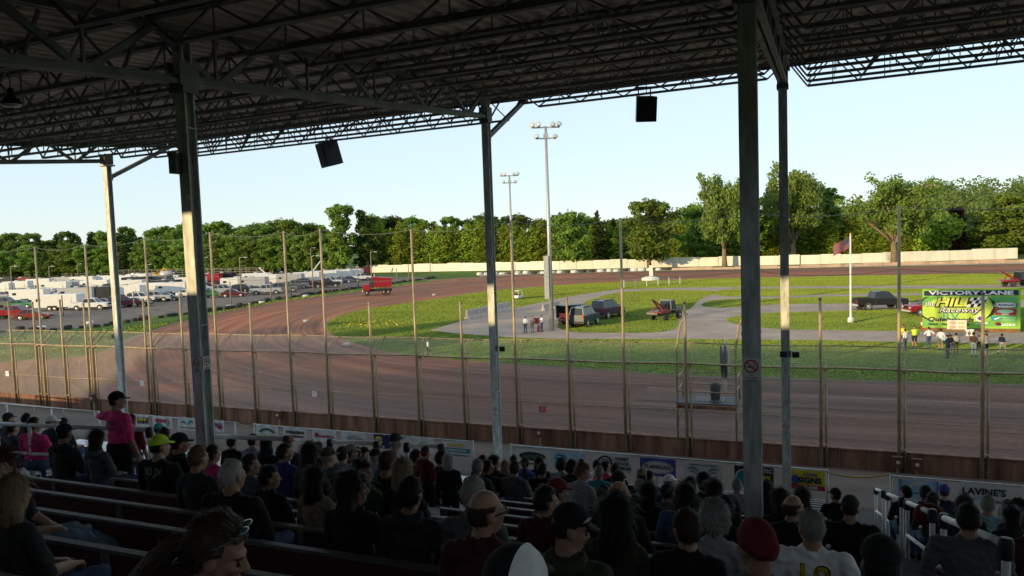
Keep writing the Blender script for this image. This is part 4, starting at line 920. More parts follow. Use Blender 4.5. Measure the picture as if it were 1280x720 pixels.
veh('sedan', 'maroon', 95, 366, 8, 'maroon car in front of the grey trailer', gL, 1.12); veh('suv', 'grey', 103, 366, 8, 'grey suv left of the long white trailers', gL, 1.12)
veh('trailer', 'white', 122, 363.5, 2, 'bright white trailer left of the sunlit column, middle row', gL, 1.12); veh('trailer', 'white', 106, 357, 2, 'long white trailer in the rear row left of the sunlit column', gL, 1.12); veh('trailer', 'white', 126, 356, 2, 'white trailer in the rear row touching the sunlit column', gL, 1.12)
veh('trailer', 'darkred', 28, 358, 2, 'dark red box trailer in the rear row at far left', gL, 1.12); veh('trailer', 'black', 5, 359, 2, 'black trailer in the rear row at the left edge', gL, 1.12)
veh('suv', 'grey', 54, 354, 5, 'grey suv in the rear row behind the white trailers', gL, 1.12); veh('sedan', 'grey', 70, 353, 5, 'grey car in the rear row, right of a grey suv', gL, 1.12)
veh('trailer', 'white', 153, 356, 2, 'white trailer in the rear row right of the sunlit column', gL, 1.12); veh('trailer', 'black', 172, 358.5, 2, 'black trailer in the rear row below the white loader truck', gL, 1.12); veh('trailer', 'grey', 197, 357, 2, 'grey trailer in the rear row below the yellow excavator', gL, 1.12)
veh('pickup', 'white', 216, 356, 3, 'white pickup in the rear row left of the thick column', gL, 1.12); veh('suv', 'blue', 230, 357, 5, 'blue suv in the rear row behind the thick column', gL, 1.12)
# right of the double-signed column
veh('trailer', 'red', 262, 354.5, 4, 'bright red trailer right of the thick double-signed column', gL, 1.12); veh('trailer', 'black', 280, 353, 4, 'black trailer behind the bright red trailer', gL, 1.12, L=6.4)
veh('sedan', 'green', 268, 371.5, 12, 'dark green car in front of the bright red trailer', gL, 1.12); veh('suv', 'silver', 282, 367, 12, 'silver suv right of the dark green car', gL, 1.12); veh('sedan', 'red', 262, 361, 10, 'red and white car below the bright red trailer', gL, 1.12)
veh('trailer', 'white', 298, 361.5, 5, 'white trailer right of the silver suv', gL, 1.12); veh('trailer', 'silver', 318, 361, 5, 'pale grey trailer right of a white trailer, mid paddock', gL, 1.12, L=6.4)
veh('sedan', 'black', 322, 366.5, 12, 'black car in front of the pale grey trailer', gL, 1.12); veh('suv', 'black', 306, 367, 12, 'black suv in front of a white trailer', gL, 1.12); veh('sedan', 'white', 347, 363, 12, 'white car mid paddock in front of the pale trailers', gL, 1.12)
veh('sedan', 'white', 303, 349.5, 8, 'white car on its own in the rear row under the trees', gL, 1.12); veh('trailer', 'white', 341, 356.5, 6, 'white trailer behind the mid paddock white car', gL, 1.12); veh('trailer', 'silver', 364, 356, 6, 'silver trailer right of the white one, rear row', gL, 1.12, L=6.4)
veh('pickup', 'grey', 369, 361, 12, 'grey pickup right of the mid paddock white car', gL, 1.12); veh('suv', 'black', 384, 358.5, 12, 'black suv left of a red car', gL, 1.12); veh('sedan', 'red', 396, 359, 14, 'red car near the right end of the paddock', gL, 1.12)
veh('trailer', 'white', 407, 351, 8, 'white motorhome trailer near the right end of the paddock', gL, 1.12); veh('suv', 'white', 415, 356, 14, 'white suv in front of the motorhome trailer', gL, 1.12); veh('trailer', 'white', 438, 348.5, 8, 'white trailer at the right end of the rear row', gL, 1.12)
veh('sedan', 'blue', 428, 353.5, 14, 'blue car right of the white suv', gL, 1.12); veh('sedan', 'grey', 439, 352.5, 14, 'grey car right of the blue car', gL, 1.12); veh('pickup', 'white', 450, 351, 14, 'white pickup near the right end of the paddock', gL, 1.12); veh('suv', 'black', 461, 350, 14, 'black suv at the right end of the paddock', gL, 1.12)
veh('trailer', 'maroon', 449, 346, 8, 'maroon trailer behind the right-end white pickup', gL, 1.12, L=6.4)
# more of the packed paddock
XL = [('trailer', 'white', 40, 378, 3, 'white trailer between the red pickup and the second row'), ('suv', 'grey', 8, 384, 6, 'grey suv above the bright red pickup at the left edge'), ('pickup', 'black', 59, 377, 5, 'black pickup just above the tall white trailer'), ('trailer', 'silver', 100, 376, 3, 'silver trailer right of the tall white trailer'), ('sedan', 'black', 146, 378, 8, 'black car right of the sunlit column, under the low white trailer'), ('suv', 'white', 178, 378, 8, 'white suv left of the silver pickup'), ('trailer', 'black', 208, 364.5, 3, 'black trailer behind the white one with dark wheel covers'), ('pickup', 'blue', 188, 364, 6, 'blue pickup in the middle row right of the sunlit column'), ('trailer', 'white', 165, 364, 3, 'white trailer in the middle row right of the sunlit column'), ('suv', 'black', 143, 364.5, 6, 'black suv in the middle row touching the sunlit column'), ('trailer', 'white', 52, 360, 3, 'white trailer behind the white second row car'), ('trailer', 'silver', 82, 357.5, 3, 'silver trailer at the rear behind the grey trailer'), ('trailer', 'white', 175, 353, 3, 'white trailer at the very back below the work truck'), ('trailer', 'white', 240, 360, 4, 'white trailer half behind the thick column'), ('pickup', 'white', 251, 366, 8, 'white pickup just right of the thick column'), ('sedan', 'maroon', 292, 371, 10, 'maroon car below the silver suv'), ('pickup', 'silver', 333, 368, 12, 'silver pickup in the near row mid paddock'), ('suv', 'grey', 357, 365, 12, 'grey suv in the near row mid paddock'), ('trailer', 'white', 385, 353, 8, 'white trailer left of the motorhome trailer'), ('trailer', 'white', 322, 354, 6, 'white trailer at the back behind the pale grey one'), ('pickup', 'black', 408, 359.5, 14, 'black pickup below the motorhome trailer'), ('trailer', 'white', 424, 349.5, 8, 'white trailer between the motorhome and the right end'), ('sedan', 'white', 237, 371, 10, 'white car beside the thick column'), ('trailer', 'white', 0, 367, 3, 'white trailer cut by the left edge')]
for k_, c_, x_, y_, a_, l_ in XL: veh(k_, c_, x_, y_, a_, l_, gL, 1.12)
# machines at the back of the paddock
def at(px, py, ang): p = G(px, py); return (p.x, p.y, 0), R(ang)+TH
def tracks(t, L=3.0, w=2.2):
    for s in (-1, 1):
        mb = MB(); mb.prism([(-L/2, .25), (-L/2+.2, 0), (L/2-.2, 0), (L/2, .25), (L/2, .5), (L/2-.2, .75), (-L/2+.2, .75), (-L/2, .5)], .45, 0, Matrix(((1, 0, 0, 0), (0, 0, 1, s*w/2-.22), (0, 1, 0, 0), (0, 0, 0, 1)))); mb.build('crawler_track', M_BLACK, t)
lc, an = at(197, 348, 10); t = thing('excavator', 'yellow tracked excavator under the trees behind the paddock', 'excavator', lc, an); tracks(t)
mb = MB(); mb.box((-.3, 0, 1.25), (2.6, 2.3, .9)); mb.box((-1.2, 0, 1.9), (1.0, 2.2, .5)); mb.build('body', PAINT['yellow'], t); cabin(t, -.2, -.1, .8, .95, 1.7, 2.9, 1.1, 1.0, PAINT['yellow'])
mb = MB(); mb.bar((.8, -.6, 1.6), (2.6, -.6, 3.8), .35, .5); mb.bar((2.6, -.6, 3.8), (4.2, -.6, 2.0), .28, .4); mb.build('boom', PAINT['yellow'], t); mb = MB(); mb.prism([(0, 0), (.8, .1), (.9, .8), (.2, .9)], .9, 0, Matrix(((1, 0, 0, 3.8), (0, 0, 1, -1.05), (0, 1, 0, 1.1), (0, 0, 0, 1)))); mb.build('bucket', M_STEEL, t)
def boxtruck(lc, an, label, col, tank=False, boom=False):
    t = thing('work_truck', label, 'truck', lc, an); mb = MB(); mb.box((0, 0, .75), (6.4, 1.0, .3)); mb.build('chassis', M_BLACKP, t)
    mb = MB(); extrude_side(mb, [(1.7, .6), (3.3, .6), (3.35, 1.2), (3.2, 1.4), (1.7, 1.5)], 2.2); mb.build('hood', PAINT[col], t); cabin(t, 1.2, 1.3, 2.1, 2.5, 1.4, 2.5, 2.1, 1.8, PAINT[col])
    if tank: mb = MB(); mb.lathe((-1.0, 0, 1.9), [(.6, -2.1), (1.05, -1.9), (1.1, 0), (1.05, 1.9), (.6, 2.1)], 16, 0, 'X'); mb.build('tank', PAINT['silver'], t, True)
    else: mb = MB(); mb.box((-1.1, 0, 1.1), (4.2, 2.3, .3)); mb.box((-1.1, 1.1, 1.5), (4.2, .08, .6)); mb.box((-1.1, -1.1, 1.5), (4.2, .08, .6)); mb.build('flatbed', PAINT[col], t)
    if boom: mb = MB(); mb.bar((-2.2, 0, 1.4), (1.0, .2, 5.2) if boom > 0 else (-4.8, .2, 4.0), .3, .35); mb.box((-2.2, 0, 1.5), (.8, 1.0, 1.0)); mb.build('crane_boom', PAINT['white'], t)
    for x in (2.4, -1.6, -2.6):
        for y in (-1.0, 1.0): wheel(t, x, y, .5, .3)
    lights(t, 3.33, -3.2, 2.2, 1.0, .9); return t
boxtruck(*at(173, 350, 170), 'white work truck behind the paddock at left', 'white'); boxtruck(*at(212, 349, 5), 'tank truck right of the yellow excavator', 'white', True)
boxtruck(*at(331, 350, 15), 'orange brown work truck under the trees mid paddock', 'orange'); boxtruck(*at(345, 350, 12), 'white crane truck with its boom lowered to the right', 'white', False, -1); boxtruck(*at(398, 346, 10), 'white crane truck with raised boom behind the motorhome trailer', 'white', False, 1)
# paddock lamp posts
def lamppost(px, pyt, pyb, label):
    p = G(px, pyb); h = PD(px, pyt, depth(p)).z; t = thing('lamp_post', label, 'lamp post', (p.x, p.y, 0), TH, 'lamp posts in the paddock')
    mb = MB(); mb.tube([(0, 0, 0), (0, 0, h)], [.14, .10], 8); mb.build('pole', mk('timber_pole', (.26, .21, .15), .9, .3, 3), t, True)
    mb = MB(); mb.tube([(0, 0, h-.1), (.5, 0, h+.08), (1.1, 0, h+.05)], .05, 6); mb.build('arm', M_GALV, t, True); mb = MB(); mb.ell((1.35, 0, h), (.5, .22, .14)); mb.build('lamp_head', M_GALV, t, True)
for i, (x, a, b) in enumerate(((16, 333, 372), (63, 333, 362), (98, 330, 352), (184, 331, 352), (302, 322, 369), (392, 320, 368), (465, 315, 354), (390, 310, 345), (255, 322, 350), (240, 318, 352))):
    lamppost(x, a, b, ['wooden lamp post at the far left of the paddock', 'lamp post beside the long dark red trailer', 'lamp post left of the sunlit column', 'lamp post in front of the yellow excavator', 'lamp post rising from the white mid paddock trailer', 'lamp post beside the red car at the right of the paddock', 'lamp post beside the red dump truck', 'tall lamp post behind the motorhome trailer', 'lamp post above the bright red trailer, right of two', 'lamp post at the thick column edge, left of two'][i])
for i, (x, a, b) in enumerate(((79, 369, 395), (168, 364, 385), (227, 362, 384), (289, 352, 382), (339, 352, 374), (364, 350, 372), (428, 338, 361), (448, 330, 357), (496, 335, 352), (511, 330, 350), (538, 316, 345))):
    p = G(x, b); h = PD(x, a, depth(p)).z; mb = MB((p.x, p.y, 0)); mb.tube([(p.x, p.y, 0), (p.x, p.y, h)], [.12, .1], 7)
    tag(mb.build('timber_post', mk('timber_pole', (.26, .21, .15), .9, .3, 3), None, True), 'bare timber post along the outer edge of the turn', 'post', 'bare posts along the turn')
# tyres along the outer edge of the turn
tp = MB(); tp.lathe((0, 0, .28), [(.3, -.26), (.62, -.26), (.72, -.12), (.72, .12), (.62, .26), (.3, .26)], 16); tyre0 = tp.build('tractor_tyre', M_TYRE); tag(tyre0, 'dark old tractor tyre in the long row edging the paddock', 'tyre', 'tyres edging the paddock')
edge = gp([(-30, 418), (0, 415.5), (60, 413), (120, 409), (180, 400), (254, 390), (286, 386), (320, 379), (359, 372.5), (420, 364), (480, 356), (545, 347.5)])
acc = 0; first = True; pts = []
for a, b in zip(edge[:-1], edge[1:]):
    L = (b-a).length; s = acc
    while s < L: pts.append(a+(b-a)*(s/L)); s += 1.62
    acc = s-L
for i, p in enumerate(pts[:150]):
    o = tyre0 if i == 0 else tyre0.copy()
    if i: COL.objects.link(o)
    sc = random.uniform(.55, .85); o.location = (p.x+random.uniform(-.3, .3), p.y+random.uniform(-.4, .4), 0); o.scale = (sc, sc, sc*random.uniform(.8, 1.7)); o.rotation_euler = (R(random.uniform(-8, 8)), 0, random.uniform(0, 3))
for (x, y) in ((52, 411), (112, 405), (287, 384), (327, 379), (382, 371)):
    o = tyre0.copy(); COL.objects.link(o); setmat(o, 0, M_TYREW); p = G(x, y); o.location = (p.x, p.y, 0); o.scale = (.9, .8, .7); o['label'] = 'white painted tyre among the dark tyres edging the paddock'; o['group'] = 'white tyres edging the paddock'
# black and white blocks along the back straight
bl = gp([(600, 344), (660, 342.7), (740, 340.4), (800, 338.8), (850, 337.3)]); k = 0; acc = 0
mb = MB(); mb.lathe((0, 0, .35), [(.4, -.35), (.72, -.33), (.8, 0), (.72, .33), (.4, .35)], 14); blk = mb.build('barrier_tyre', M_TYREW); tag(blk, 'white painted barrier tyre along the back straight', 'tyre', 'white barrier tyres on the back straight'); done0 = False
for a, b in zip(bl[:-1], bl[1:]):
    L = (b-a).length; s = acc
    while s < L:
        p = a+(b-a)*(s/L); o = blk if not done0 else blk.copy()
        if done0: COL.objects.link(o)
        done0 = True; o.location = (p.x, p.y+random.uniform(-.3, .3), 0); o.scale = (random.uniform(.9, 1.4),)*2+(random.uniform(.9, 1.3),)
        if random.random() < .42: setmat(o, 0, M_TYRE); o['label'] = 'dark barrier tyre between white ones along the back straight'; o['group'] = 'dark barrier tyres on the back straight'
        s += random.uniform(1.9, 2.6); k += 1
    acc = s-L

# ------------------------------------------------------------------ infield vehicles
t = veh('pickup', 'black', 1099, 386.5, 1, 'black crew cab pickup behind the flagpole', None, 1.06); t.scale.z = 1.16
veh('pickup', 'red', 1166, 393.5, 178, 'red pickup half hidden behind the victory sign', None, 1.0)
t = veh('suv', 'purple', 760, 397, 50, 'dark purple suv on the infield, right of the dark van', None, 1.0); t.scale.z = 1.22
t = veh('suv', 'teal', 731, 407, 62, 'dark blue green van with its rear towards the stand on the infield lawn', None, .98); t.scale.z = 1.22
# red dump truck on the track
lc, an = at(473, 369, 186); t = thing('dump_truck', 'red dump truck driving on the clay at the turn', 'truck', lc, an); t.scale = (.72, 1, 1.22)
mb = MB(); mb.box((-.2, 0, .85), (7.0, 1.1, .35)); mb.build('chassis', M_BLACKP, t)
mb = MB(); extrude_side(mb, [(2.0, .75), (4.0, .7), (4.05, 1.5), (3.8, 1.75), (2.0, 1.9)], 2.2); mb.build('hood', PAINT['red'], t); cabin(t, 1.0, 1.05, 1.9, 2.35, 1.2, 2.9, 2.3, 2.0, PAINT['red'])
M = Matrix(((1, 0, 0, 0), (0, 0, 1, -1.25), (0, 1, 0, 0), (0, 0, 0, 1))); mb = MB(); mb.prism([(-3.6, 1.3), (.8, 1.3), (.9, 3.0), (-3.9, 2.7)], 2.5, 0, M); b = mb.build('dump_bed', PAINT['red'], t)
mb = MB()
for x in (-3, -2.1, -1.2, -.3, .5): mb.box((x, -1.28, 2.1), (.12, .06, 1.4)); mb.box((x, 1.28, 2.1), (.12, .06, 1.4))
mb.build('bed_rib', PAINT['red'], b); mb = MB(); mb.box((4.06, 0, .8), (.2, 2.3, .35)); mb.build('bumper', PAINT['white'], t); mb = MB(); mb.box((4.06, 0, 1.3), (.04, 1.3, .6)); mb.build('grille', M_CHROME, t); lights(t, 4.03, -3.7, 2.2, 1.25, 1.1)
for x in (2.9, -1.6, -2.8):
    for y in (-1.05, 1.05): wheel(t, x, y, .52, .36)
mb = MB(); mb.tube([(1.0, -1.0, 1.2), (1.0, -1.0, 3.4)], .07, 8); mb.build('exhaust_stack', M_CHROME, t)
# old tow truck with boom, on the infield
def wrecker(lc, an, label, col, sc=1.0, boomc='red'):
    t = thing('tow_truck', label, 'tow truck', lc, an); t.scale = (sc,)*3
    mb = MB(); mb.box((0, 0, .8), (5.0, .9, .25)); mb.build('chassis', M_BLACKP, t); mb = MB(); extrude_side(mb, [(1.1, .8), (2.6, .8), (2.65, 1.4), (1.1, 1.55)], 1.7); mb.build('hood', PAINT[col], t)
    cabin(t, -.1, 0, .9, 1.2, 1.1, 2.35, 1.8, 1.6, PAINT[col]); mb = MB(); mb.box((-1.5, 0, 1.05), (2.3, 1.9, .25)); mb.build('deck', PAINT[boomc], t)
    mb = MB(); mb.bar((-.4, -.5, 1.2), (-3.1, 0, 2.7), .14); mb.bar((-.4, .5, 1.2), (-3.1, 0, 2.7), .14); mb.bar((-1.7, -.7, 1.2), (-1.7, 0, 2.1), .1); mb.bar((-1.7, .7, 1.2), (-1.7, 0, 2.1), .1); mb.build('tow_boom', PAINT[boomc], t)
    mb = MB(); mb.tube([(-3.1, 0, 2.7), (-3.1, 0, 1.1)], .03, 6); mb.box((-3.1, 0, 1.0), (.25, 1.5, .18)); mb.build('sling', M_STEEL, t)
    for x in (1.7, -1.5):
        for y in (-.9, .9): wheel(t, x, y, .5, .34, PAINT['darkred'] if x < 0 else M_CHROME)
    lights(t, 2.64, -2.5, 1.6, 1.15, 1.0); return t
wrecker(*at(832, 399, 48), 'old jeep style tow truck with rusty red gear on the infield road', 'grey', .95, 'darkred'); wrecker(*at(1272, 358, 5), 'dark tow truck with red gear near the right edge of the infield', 'black', .95, 'red')
# small white utility cart near the second light pole
lc, an = at(648, 374, 60); t = thing('utility_cart', 'small white cart on the lawn beside the far light pole', 'cart', lc, an); t.scale = (.75, .75, .75)
mb = MB(); extrude_side(mb, [(-1.2, .35), (1.2, .35), (1.2, .8), (.5, .95), (-1.2, .9)], 1.3); mb.build('body', PAINT['white'], t); mb = MB(); mb.box((0, 0, 1.9), (1.9, 1.3, .08)); 
for sx_ in (-.8, .8):
    for sy_ in (-.55, .55): mb.bar((sx_, sy_, .85), (sx_, sy_, 1.9), .05)
mb.build('canopy', PAINT['white'], t); mb = MB(); mb.box((-.2, 0, 1.05), (.5, 1.1, .35)); mb.build('seat', M_BLACK, t)
for x in (.8, -.8):
    for y in (-.6, .6): wheel(t, x, y, .27, .2)
# ------------------------------------------------------------------ light poles
def lightpole(px, pyb, pxt, pyt, label, box=True, nl=6):
    b = G(px, pyb); D = depth(b); h = PD(pxt, pyt, D).z; t = thing('light_pole', label, 'light pole', (b.x, b.y, 0), TH)
    mb = MB(); mb.tube([(0, 0, 0), (0, 0, h*.5), (0, 0, h)], [.27, .21, .13], 12); mb.build('pole', M_GALV, t, True)
    mb = MB(); mb.box((0, 0, h-.1), (3.0, .14, .14)); mb.box((0, 0, h-1.25), (2.2, .14, .14)); mb.box((0, 0, h-1.0), (.5, .35, .5)); mb.build('crossarm', M_GALV, t)
    for (x, z) in ((-1.4, .1), (-.75, .15), (.75, .1), (1.4, .15), (-1.0, -1.1), (.95, -1.15))[:nl]:
        y = -.35; mb = MB(); Mx = Matrix.Rotation(R(62 if z > 0 else 50), 4, 'X') @ Matrix.Rotation(R(18*(1 if x > 0 else -1)), 4, 'Y')
        mb.lathe((0, 0, 0), [(.10, -.26), (.16, -.18), (.26, .05), (.28, .13), (.25, .14)], 14, 0, 'Z', Mx.to_3x3()); o = mb.build('floodlight_head', mk('lamp_housing', (.36, .35, .34), .35, .15, 3, .5), t, True, loc=(x, y, h+z))
        mb = MB(); mb.lathe((0, 0, 0), [(.23, .135), (.21, .15), (.05, .16)], 14, 0, 'Z', Mx.to_3x3()); mb.build('lens', mk('flood_lens', (.6, .6, .58), .15, .05, spec=.6), o, True)
    if box: mb = MB(); mb.box((-.42, -.15, 5.8), (.5, .4, 4.6)); mb.build('equipment_cabinet', mk('cabinet_grey', (.42, .43, .42), .6, .12, 2), t)
lightpole(690, 413.5, 684.5, 158, 'tall steel light pole with six floodlights and a long grey cabinet on the infield')
lightpole(642, 374, 638, 219, 'slimmer far light pole with floodlights left of the tall one', False)
# concrete barriers
def jersey(px, py, ang, label, L=3.0):
    p = G(px, py); mb = MB(); prof = [(-.32, 0), (.32, 0), (.3, .14), (.14, .36), (.1, .86), (-.1, .86), (-.14, .36), (-.3, .14)]
    mb.prism(prof, L, 0, Matrix(((0, 0, 1, -L/2), (1, 0, 0, 0), (0, 1, 0, 0), (0, 0, 0, 1)))); o = mb.build('concrete_barrier', M_CONC); o.location = (p.x, p.y, .03); o.rotation_euler = (0, 0, R(ang)+TH)
    return tag(o, label, 'barrier')
a, b = G(583, 399.5), G(637, 387); n = 5; dv = b-a; ang = math.degrees(math.atan2(dv.y, dv.x))-22
for i in range(n):
    q = a+dv*((i+.5)/n); L = dv.length/n*.95; mb = MB(); prof = [(-.4, 0), (.4, 0), (.36, .16), (.18, .42), (.13, 1.15), (-.13, 1.15), (-.18, .42), (-.36, .16)]
    mb.prism(prof, L, 0, Matrix(((0, 0, 1, -L/2), (1, 0, 0, 0), (0, 1, 0, 0), (0, 0, 0, 1)))); o = mb.build('concrete_barrier', M_CONC); o.location = (q.x, q.y, .016); o.rotation_euler = (0, 0, math.atan2(dv.y, dv.x))
    tag(o, ['nearest concrete barrier of the row left of the middle column', 'second nearest concrete barrier of the row at the middle column', 'middle concrete barrier of the row of five', 'second farthest concrete barrier of the row of five', 'farthest concrete barrier of the row, by the far light pole'][i], 'barrier', 'concrete barriers beside the pit road')
jersey(683.5, 388, 55, 'single concrete block left of the tall light pole', 2.0); jersey(695, 385, 60, 'single concrete block right of the tall light pole', 2.0)
# short guard fence of posts and boards right of the tall pole
a, b = G(697, 410), G(733, 386); t = thing('guard_rail', 'low weathered rail fence behind the three officials', 'railing', (a.x, a.y, 0)); o = Vector(t.location)
for i in range(9): p = a+(b-a)*i/8; mb = MB(o); mb.box((p.x, p.y, .55), (.16, .16, 1.1)); mb.build('post', mk('timber_pole', (.26, .21, .15), .9, .3, 3), t)
for z in (.5, .9): mb = MB(o); mb.bar((a.x, a.y, z), (b.x, b.y, z), .06, .2); mb.build('rail', M_CONC, t)
# open dark shed frame of a trailer left of the van: equipment crate
p = G(711, 406); t = thing('equipment_trailer', 'dark open backed equipment trailer left of the blue green van', 'trailer', (p.x, p.y, 0), TH+R(30))
mb = MB(); mb.box((0, 0, .5), (2.4, 1.8, .12)); mb.box((1.14, 0, 1.4), (.1, 1.8, 1.7)); mb.box((0, .86, 1.4), (2.2, .08, 1.7)); mb.box((0, 0, 2.28), (2.4, 1.8, .08)); mb.build('body', PAINT['black'], t)
mb = MB(); mb.box((-.3, -.1, 1.0), (1.3, 1.2, .8)); mb.build('cargo', PAINT['maroon'], t)
for y in (-.95, .95): wheel(t, 0, y, .34, .2)
# fire extinguisher
p = G(673, 415); mb = MB(); mb.lathe((0, 0, 0), [(.12, 0), (.13, .05), (.13, .55), (.05, .68), (.04, .75)], 14); t = mb.build('fire_extinguisher', M_RED, None, True, (p.x, p.y, .03)); tag(t, 'red fire extinguisher on the road beside the officials', 'fire extinguisher')
mb = MB(); mb.tube([(0, 0, .74), (.1, 0, .8), (.16, 0, .6), (.17, 0, .3)], .025, 6); mb.build('hose', M_BLACK, t)
p = G(670, 404.5); mb = MB(); mb.box((0, 0, .3), (.7, .5, .6)); mb.box((0, 0, .63), (.74, .54, .06)); tag(mb.build('tool_box', PAINT['red'], None, False, (p.x, p.y, .03)), 'red tool chest between the officials and the pole', 'box')
# painted marker tyres on the lawn edge
for x, y, lb in ((433, 433, 'pale painted tyre at the near corner of the lawn'), (383, 402.5, 'pale marker tyre at the tip of the turn'), (543, 369.5, 'small pale marker tyre beside the far track edge')):
    mb = MB(); mb.lathe((0, 0, .3), [(.2, -.3), (.36, -.3), (.42, -.2), (.42, -.05), (.36, .02), (.2, .02)], 18); p = G(x, y); tag(mb.build('track_marker', M_CONC, None, True, (p.x, p.y, 0)), lb, 'tyre')
# white post marker on a base by the back straight
p = G(813, 350); t = thing('marker_post', 'white post on a wide white base at the edge of the back straight', 'post', (p.x, p.y, 0)); mb = MB(); mb.lathe((0, 0, 0), [(2.0, 0), (1.9, .5), (1.0, .75), (.5, .8)], 16); mb.build('base', M_CREAM, t); mb = MB(); mb.box((.2, 0, 1.9), (.75, .4, 2.6)); mb.build('post', M_CREAM, t)
# thin pipe fence on the far lawn
a, b = G(780, 360), G(850, 355.5); t = thing('wire_fence', 'thin white wire fence on the far lawn left of the thick column', 'fence', (a.x, a.y, 0)); o = Vector(t.location)
for i in range(6): p = a+(b-a)*i/5; mb = MB(o); mb.tube([(p.x, p.y, 0), (p.x, p.y, 1.5)], .06, 6); mb.build('post', M_WHITE, t)
mb = MB(o)
for z in (.6, 1.0, 1.45): mb.tube([(a.x, a.y, z), (b.x, b.y, z)], .025, 5)
mb.build('wire', M_GALV, t)
# ------------------------------------------------------------------ flagpole with flag
p = G(1063.5, 403.5); D = depth(p); h = PD(1064.3, 293.5, D).z; t = thing('flagpole', 'white flagpole on the round lawn', 'flagpole', (p.x, p.y, 0), TH)
mb = MB(); mb.lathe((0, 0, 0), [(.32, 0), (.3, .5), (.13, .6), (.11, 1.0), (.07, h), (.03, h+.05)], 14); mb.build('pole', M_WHITE, t, True); mb = MB(); mb.ell((0, 0, h+.1), (.1, .1, .1)); mb.build('finial', PAINT['yellow'], t, True)
fl = thing('national_flag', 'stars and stripes flag blowing to the left from the white pole', 'flag', (p.x, p.y, h-.1), TH)
W_, H_ = 2.05, 1.25; nx, ny = 20, 13
def fpos(i, j, off=0):
    s = i/nx; x = -.08-s*W_*.80; y = .22*math.sin(s*7)*s+off; z = -H_*j/ny*(1-.1*s)-s*.95-.08*math.sin(s*6); return (x, y, z)
for nm, cond, mat in (('red_stripes', lambda i, j: j % 2 == 0 and not (i < 8 and j < 7), mk('flag_red', (.24, .008, .018), .8, .05)), ('white_stripes', lambda i, j: j % 2 == 1 and not (i < 8 and j < 7), mk('flag_white', (.20, .185, .20), .8, .05)), ('canton', lambda i, j: i < 8 and j < 7, mk('flag_navy', (.010, .012, .05), .8, .05))):
    mb = MB()
    for i in range(nx):
        for j in range(ny):
            if cond(i, j): mb.add([fpos(i, j), fpos(i+1, j), fpos(i+1, j+1), fpos(i, j+1)], [(0, 1, 2, 3)])
    mb.build(nm, mat, fl)
mb = MB()
for r_ in range(5):
    for c_ in range(6):
        a = Vector(fpos(.8+c_*1.25, .7+r_*1.35)); n_ = Vector((0, -.012, 0))
        for s in (1, -1): mb.add([a+n_*s+Vector((math.cos(R(90+72*k*2))*.045, 0, math.sin(R(90+72*k*2))*.045)) for k in range(5)], [(0, 3, 1, 4, 2)])
mb.build('stars', mk('flag_white', (.20, .185, .20), .8, .05), fl)
# ------------------------------------------------------------------ victory lane sign
bl_, br_ = G(1153, 414), G(1275.5, 416); ex = (br_-bl_); Wd = ex.length; ex.normalize(); ctr = (bl_+br_)/2
ht = PD(1154, 363, depth(bl_)).z-.25; zb = .35
t = thing('victory_sign', 'big green victory lane billboard with sponsor marks on the infield', 'sign', (ctr.x, ctr.y, 0)); M = face_frame((0, 0, 0), ex); Hh = ht
M0 = M @ Matrix.Translation((0, zb+Hh/2, 0))
mb = MB(); mb.prism([(-Wd/2, -Hh/2), (Wd/2, -Hh/2), (Wd/2, Hh/2), (-Wd/2, Hh/2)], .08, 0, M0 @ Matrix.Translation((0, 0, -.08)))
g1 = mk('sign_lime', (.22, .50, .05), .6, .1, .6, rgb2=(.30, .56, .07)); mb.build('panel', g1, t)
for x in (-.46, -.15, .15, .46): mb = MB(); mb.prism([(-.07, -Hh/2-zb), (.07, -Hh/2-zb), (.07, Hh/2), (-.07, Hh/2)], .12, 0, M0 @ Matrix.Translation((x*Wd, 0, -.22))); mb.build('support_post', M_STEEL, t)
mb = MB(); mb.prism([(-Wd/2, -Hh/2-zb), (Wd/2, -Hh/2-zb), (Wd/2, -Hh/2), (-Wd/2, -Hh/2)], .05, 0, M0 @ Matrix.Translation((0, 0, -.07))); mb.build('skirt_board', mk('skirt_brown', (.22, .12, .05), .8, .3, 2), t)
def U(x, y): return ((x-757.5)/970*Wd, (220-y)/410*Hh)     # coordinates measured on the sign face
def up_(l): return [U(*q) for q in l]
def ft(nm, polys, mat, z): flat(nm, polys, mat, t, M0, z)
ft('left_field', [up_([(275, 100), (470, 95), (900, 95), (990, 200), (940, 300), (760, 370), (400, 370), (275, 300)])], mk('sign_field', (.42, .62, .06), .6, .1, .5, rgb2=(.50, .66, .12)), .006)
sg = mk('sign_green', (.10, .36, .07), .6, .15, .6, rgb2=(.2, .5, .1))
ft('green_corner', [up_([(275, 95), (500, 90), (380, 130), (275, 200)])], sg, .010); ft('green_corner', [up_([(275, 300), (350, 350), (420, 405), (275, 412)])], sg, .010); ft('green_side', [up_([(960, 90), (1215, 90), (1215, 405), (880, 405), (960, 330), (1010, 210)])], mk('sign_green', (.10, .36, .07), .6, .15, .6, rgb2=(.2, .5, .1)), .010)
ft('dark_swash', [up_([(268, 285), (300, 310), (360, 345), (340, 350), (268, 310)]), up_([(268, 125), (300, 98), (345, 90), (300, 115), (268, 150)]), up_([(930, 100), (990, 130), (1010, 200), (985, 280), (900, 330), (950, 270), (985, 200), (960, 140)])], M_INK, .014)
ft('header_band', [up_([(290, 32), (1222, 25), (1222, 78), (290, 84)])], pm('navy'), .014)
def ttext(s, x, y, size, m, z=.02, sh=0, b=.0, sx=1): return text_mesh('lettering', s, size/410*Hh, m, t, M0 @ Matrix.Translation((*U(x, y), z)), .002, sh, b, sx)
wh = mk('sign_text_white', (.75, .75, .75), .6, .04); blk = M_INK
ttext('VICTORY LANE', 757, 55, 56, wh, .02, 0, .02, 1.95)
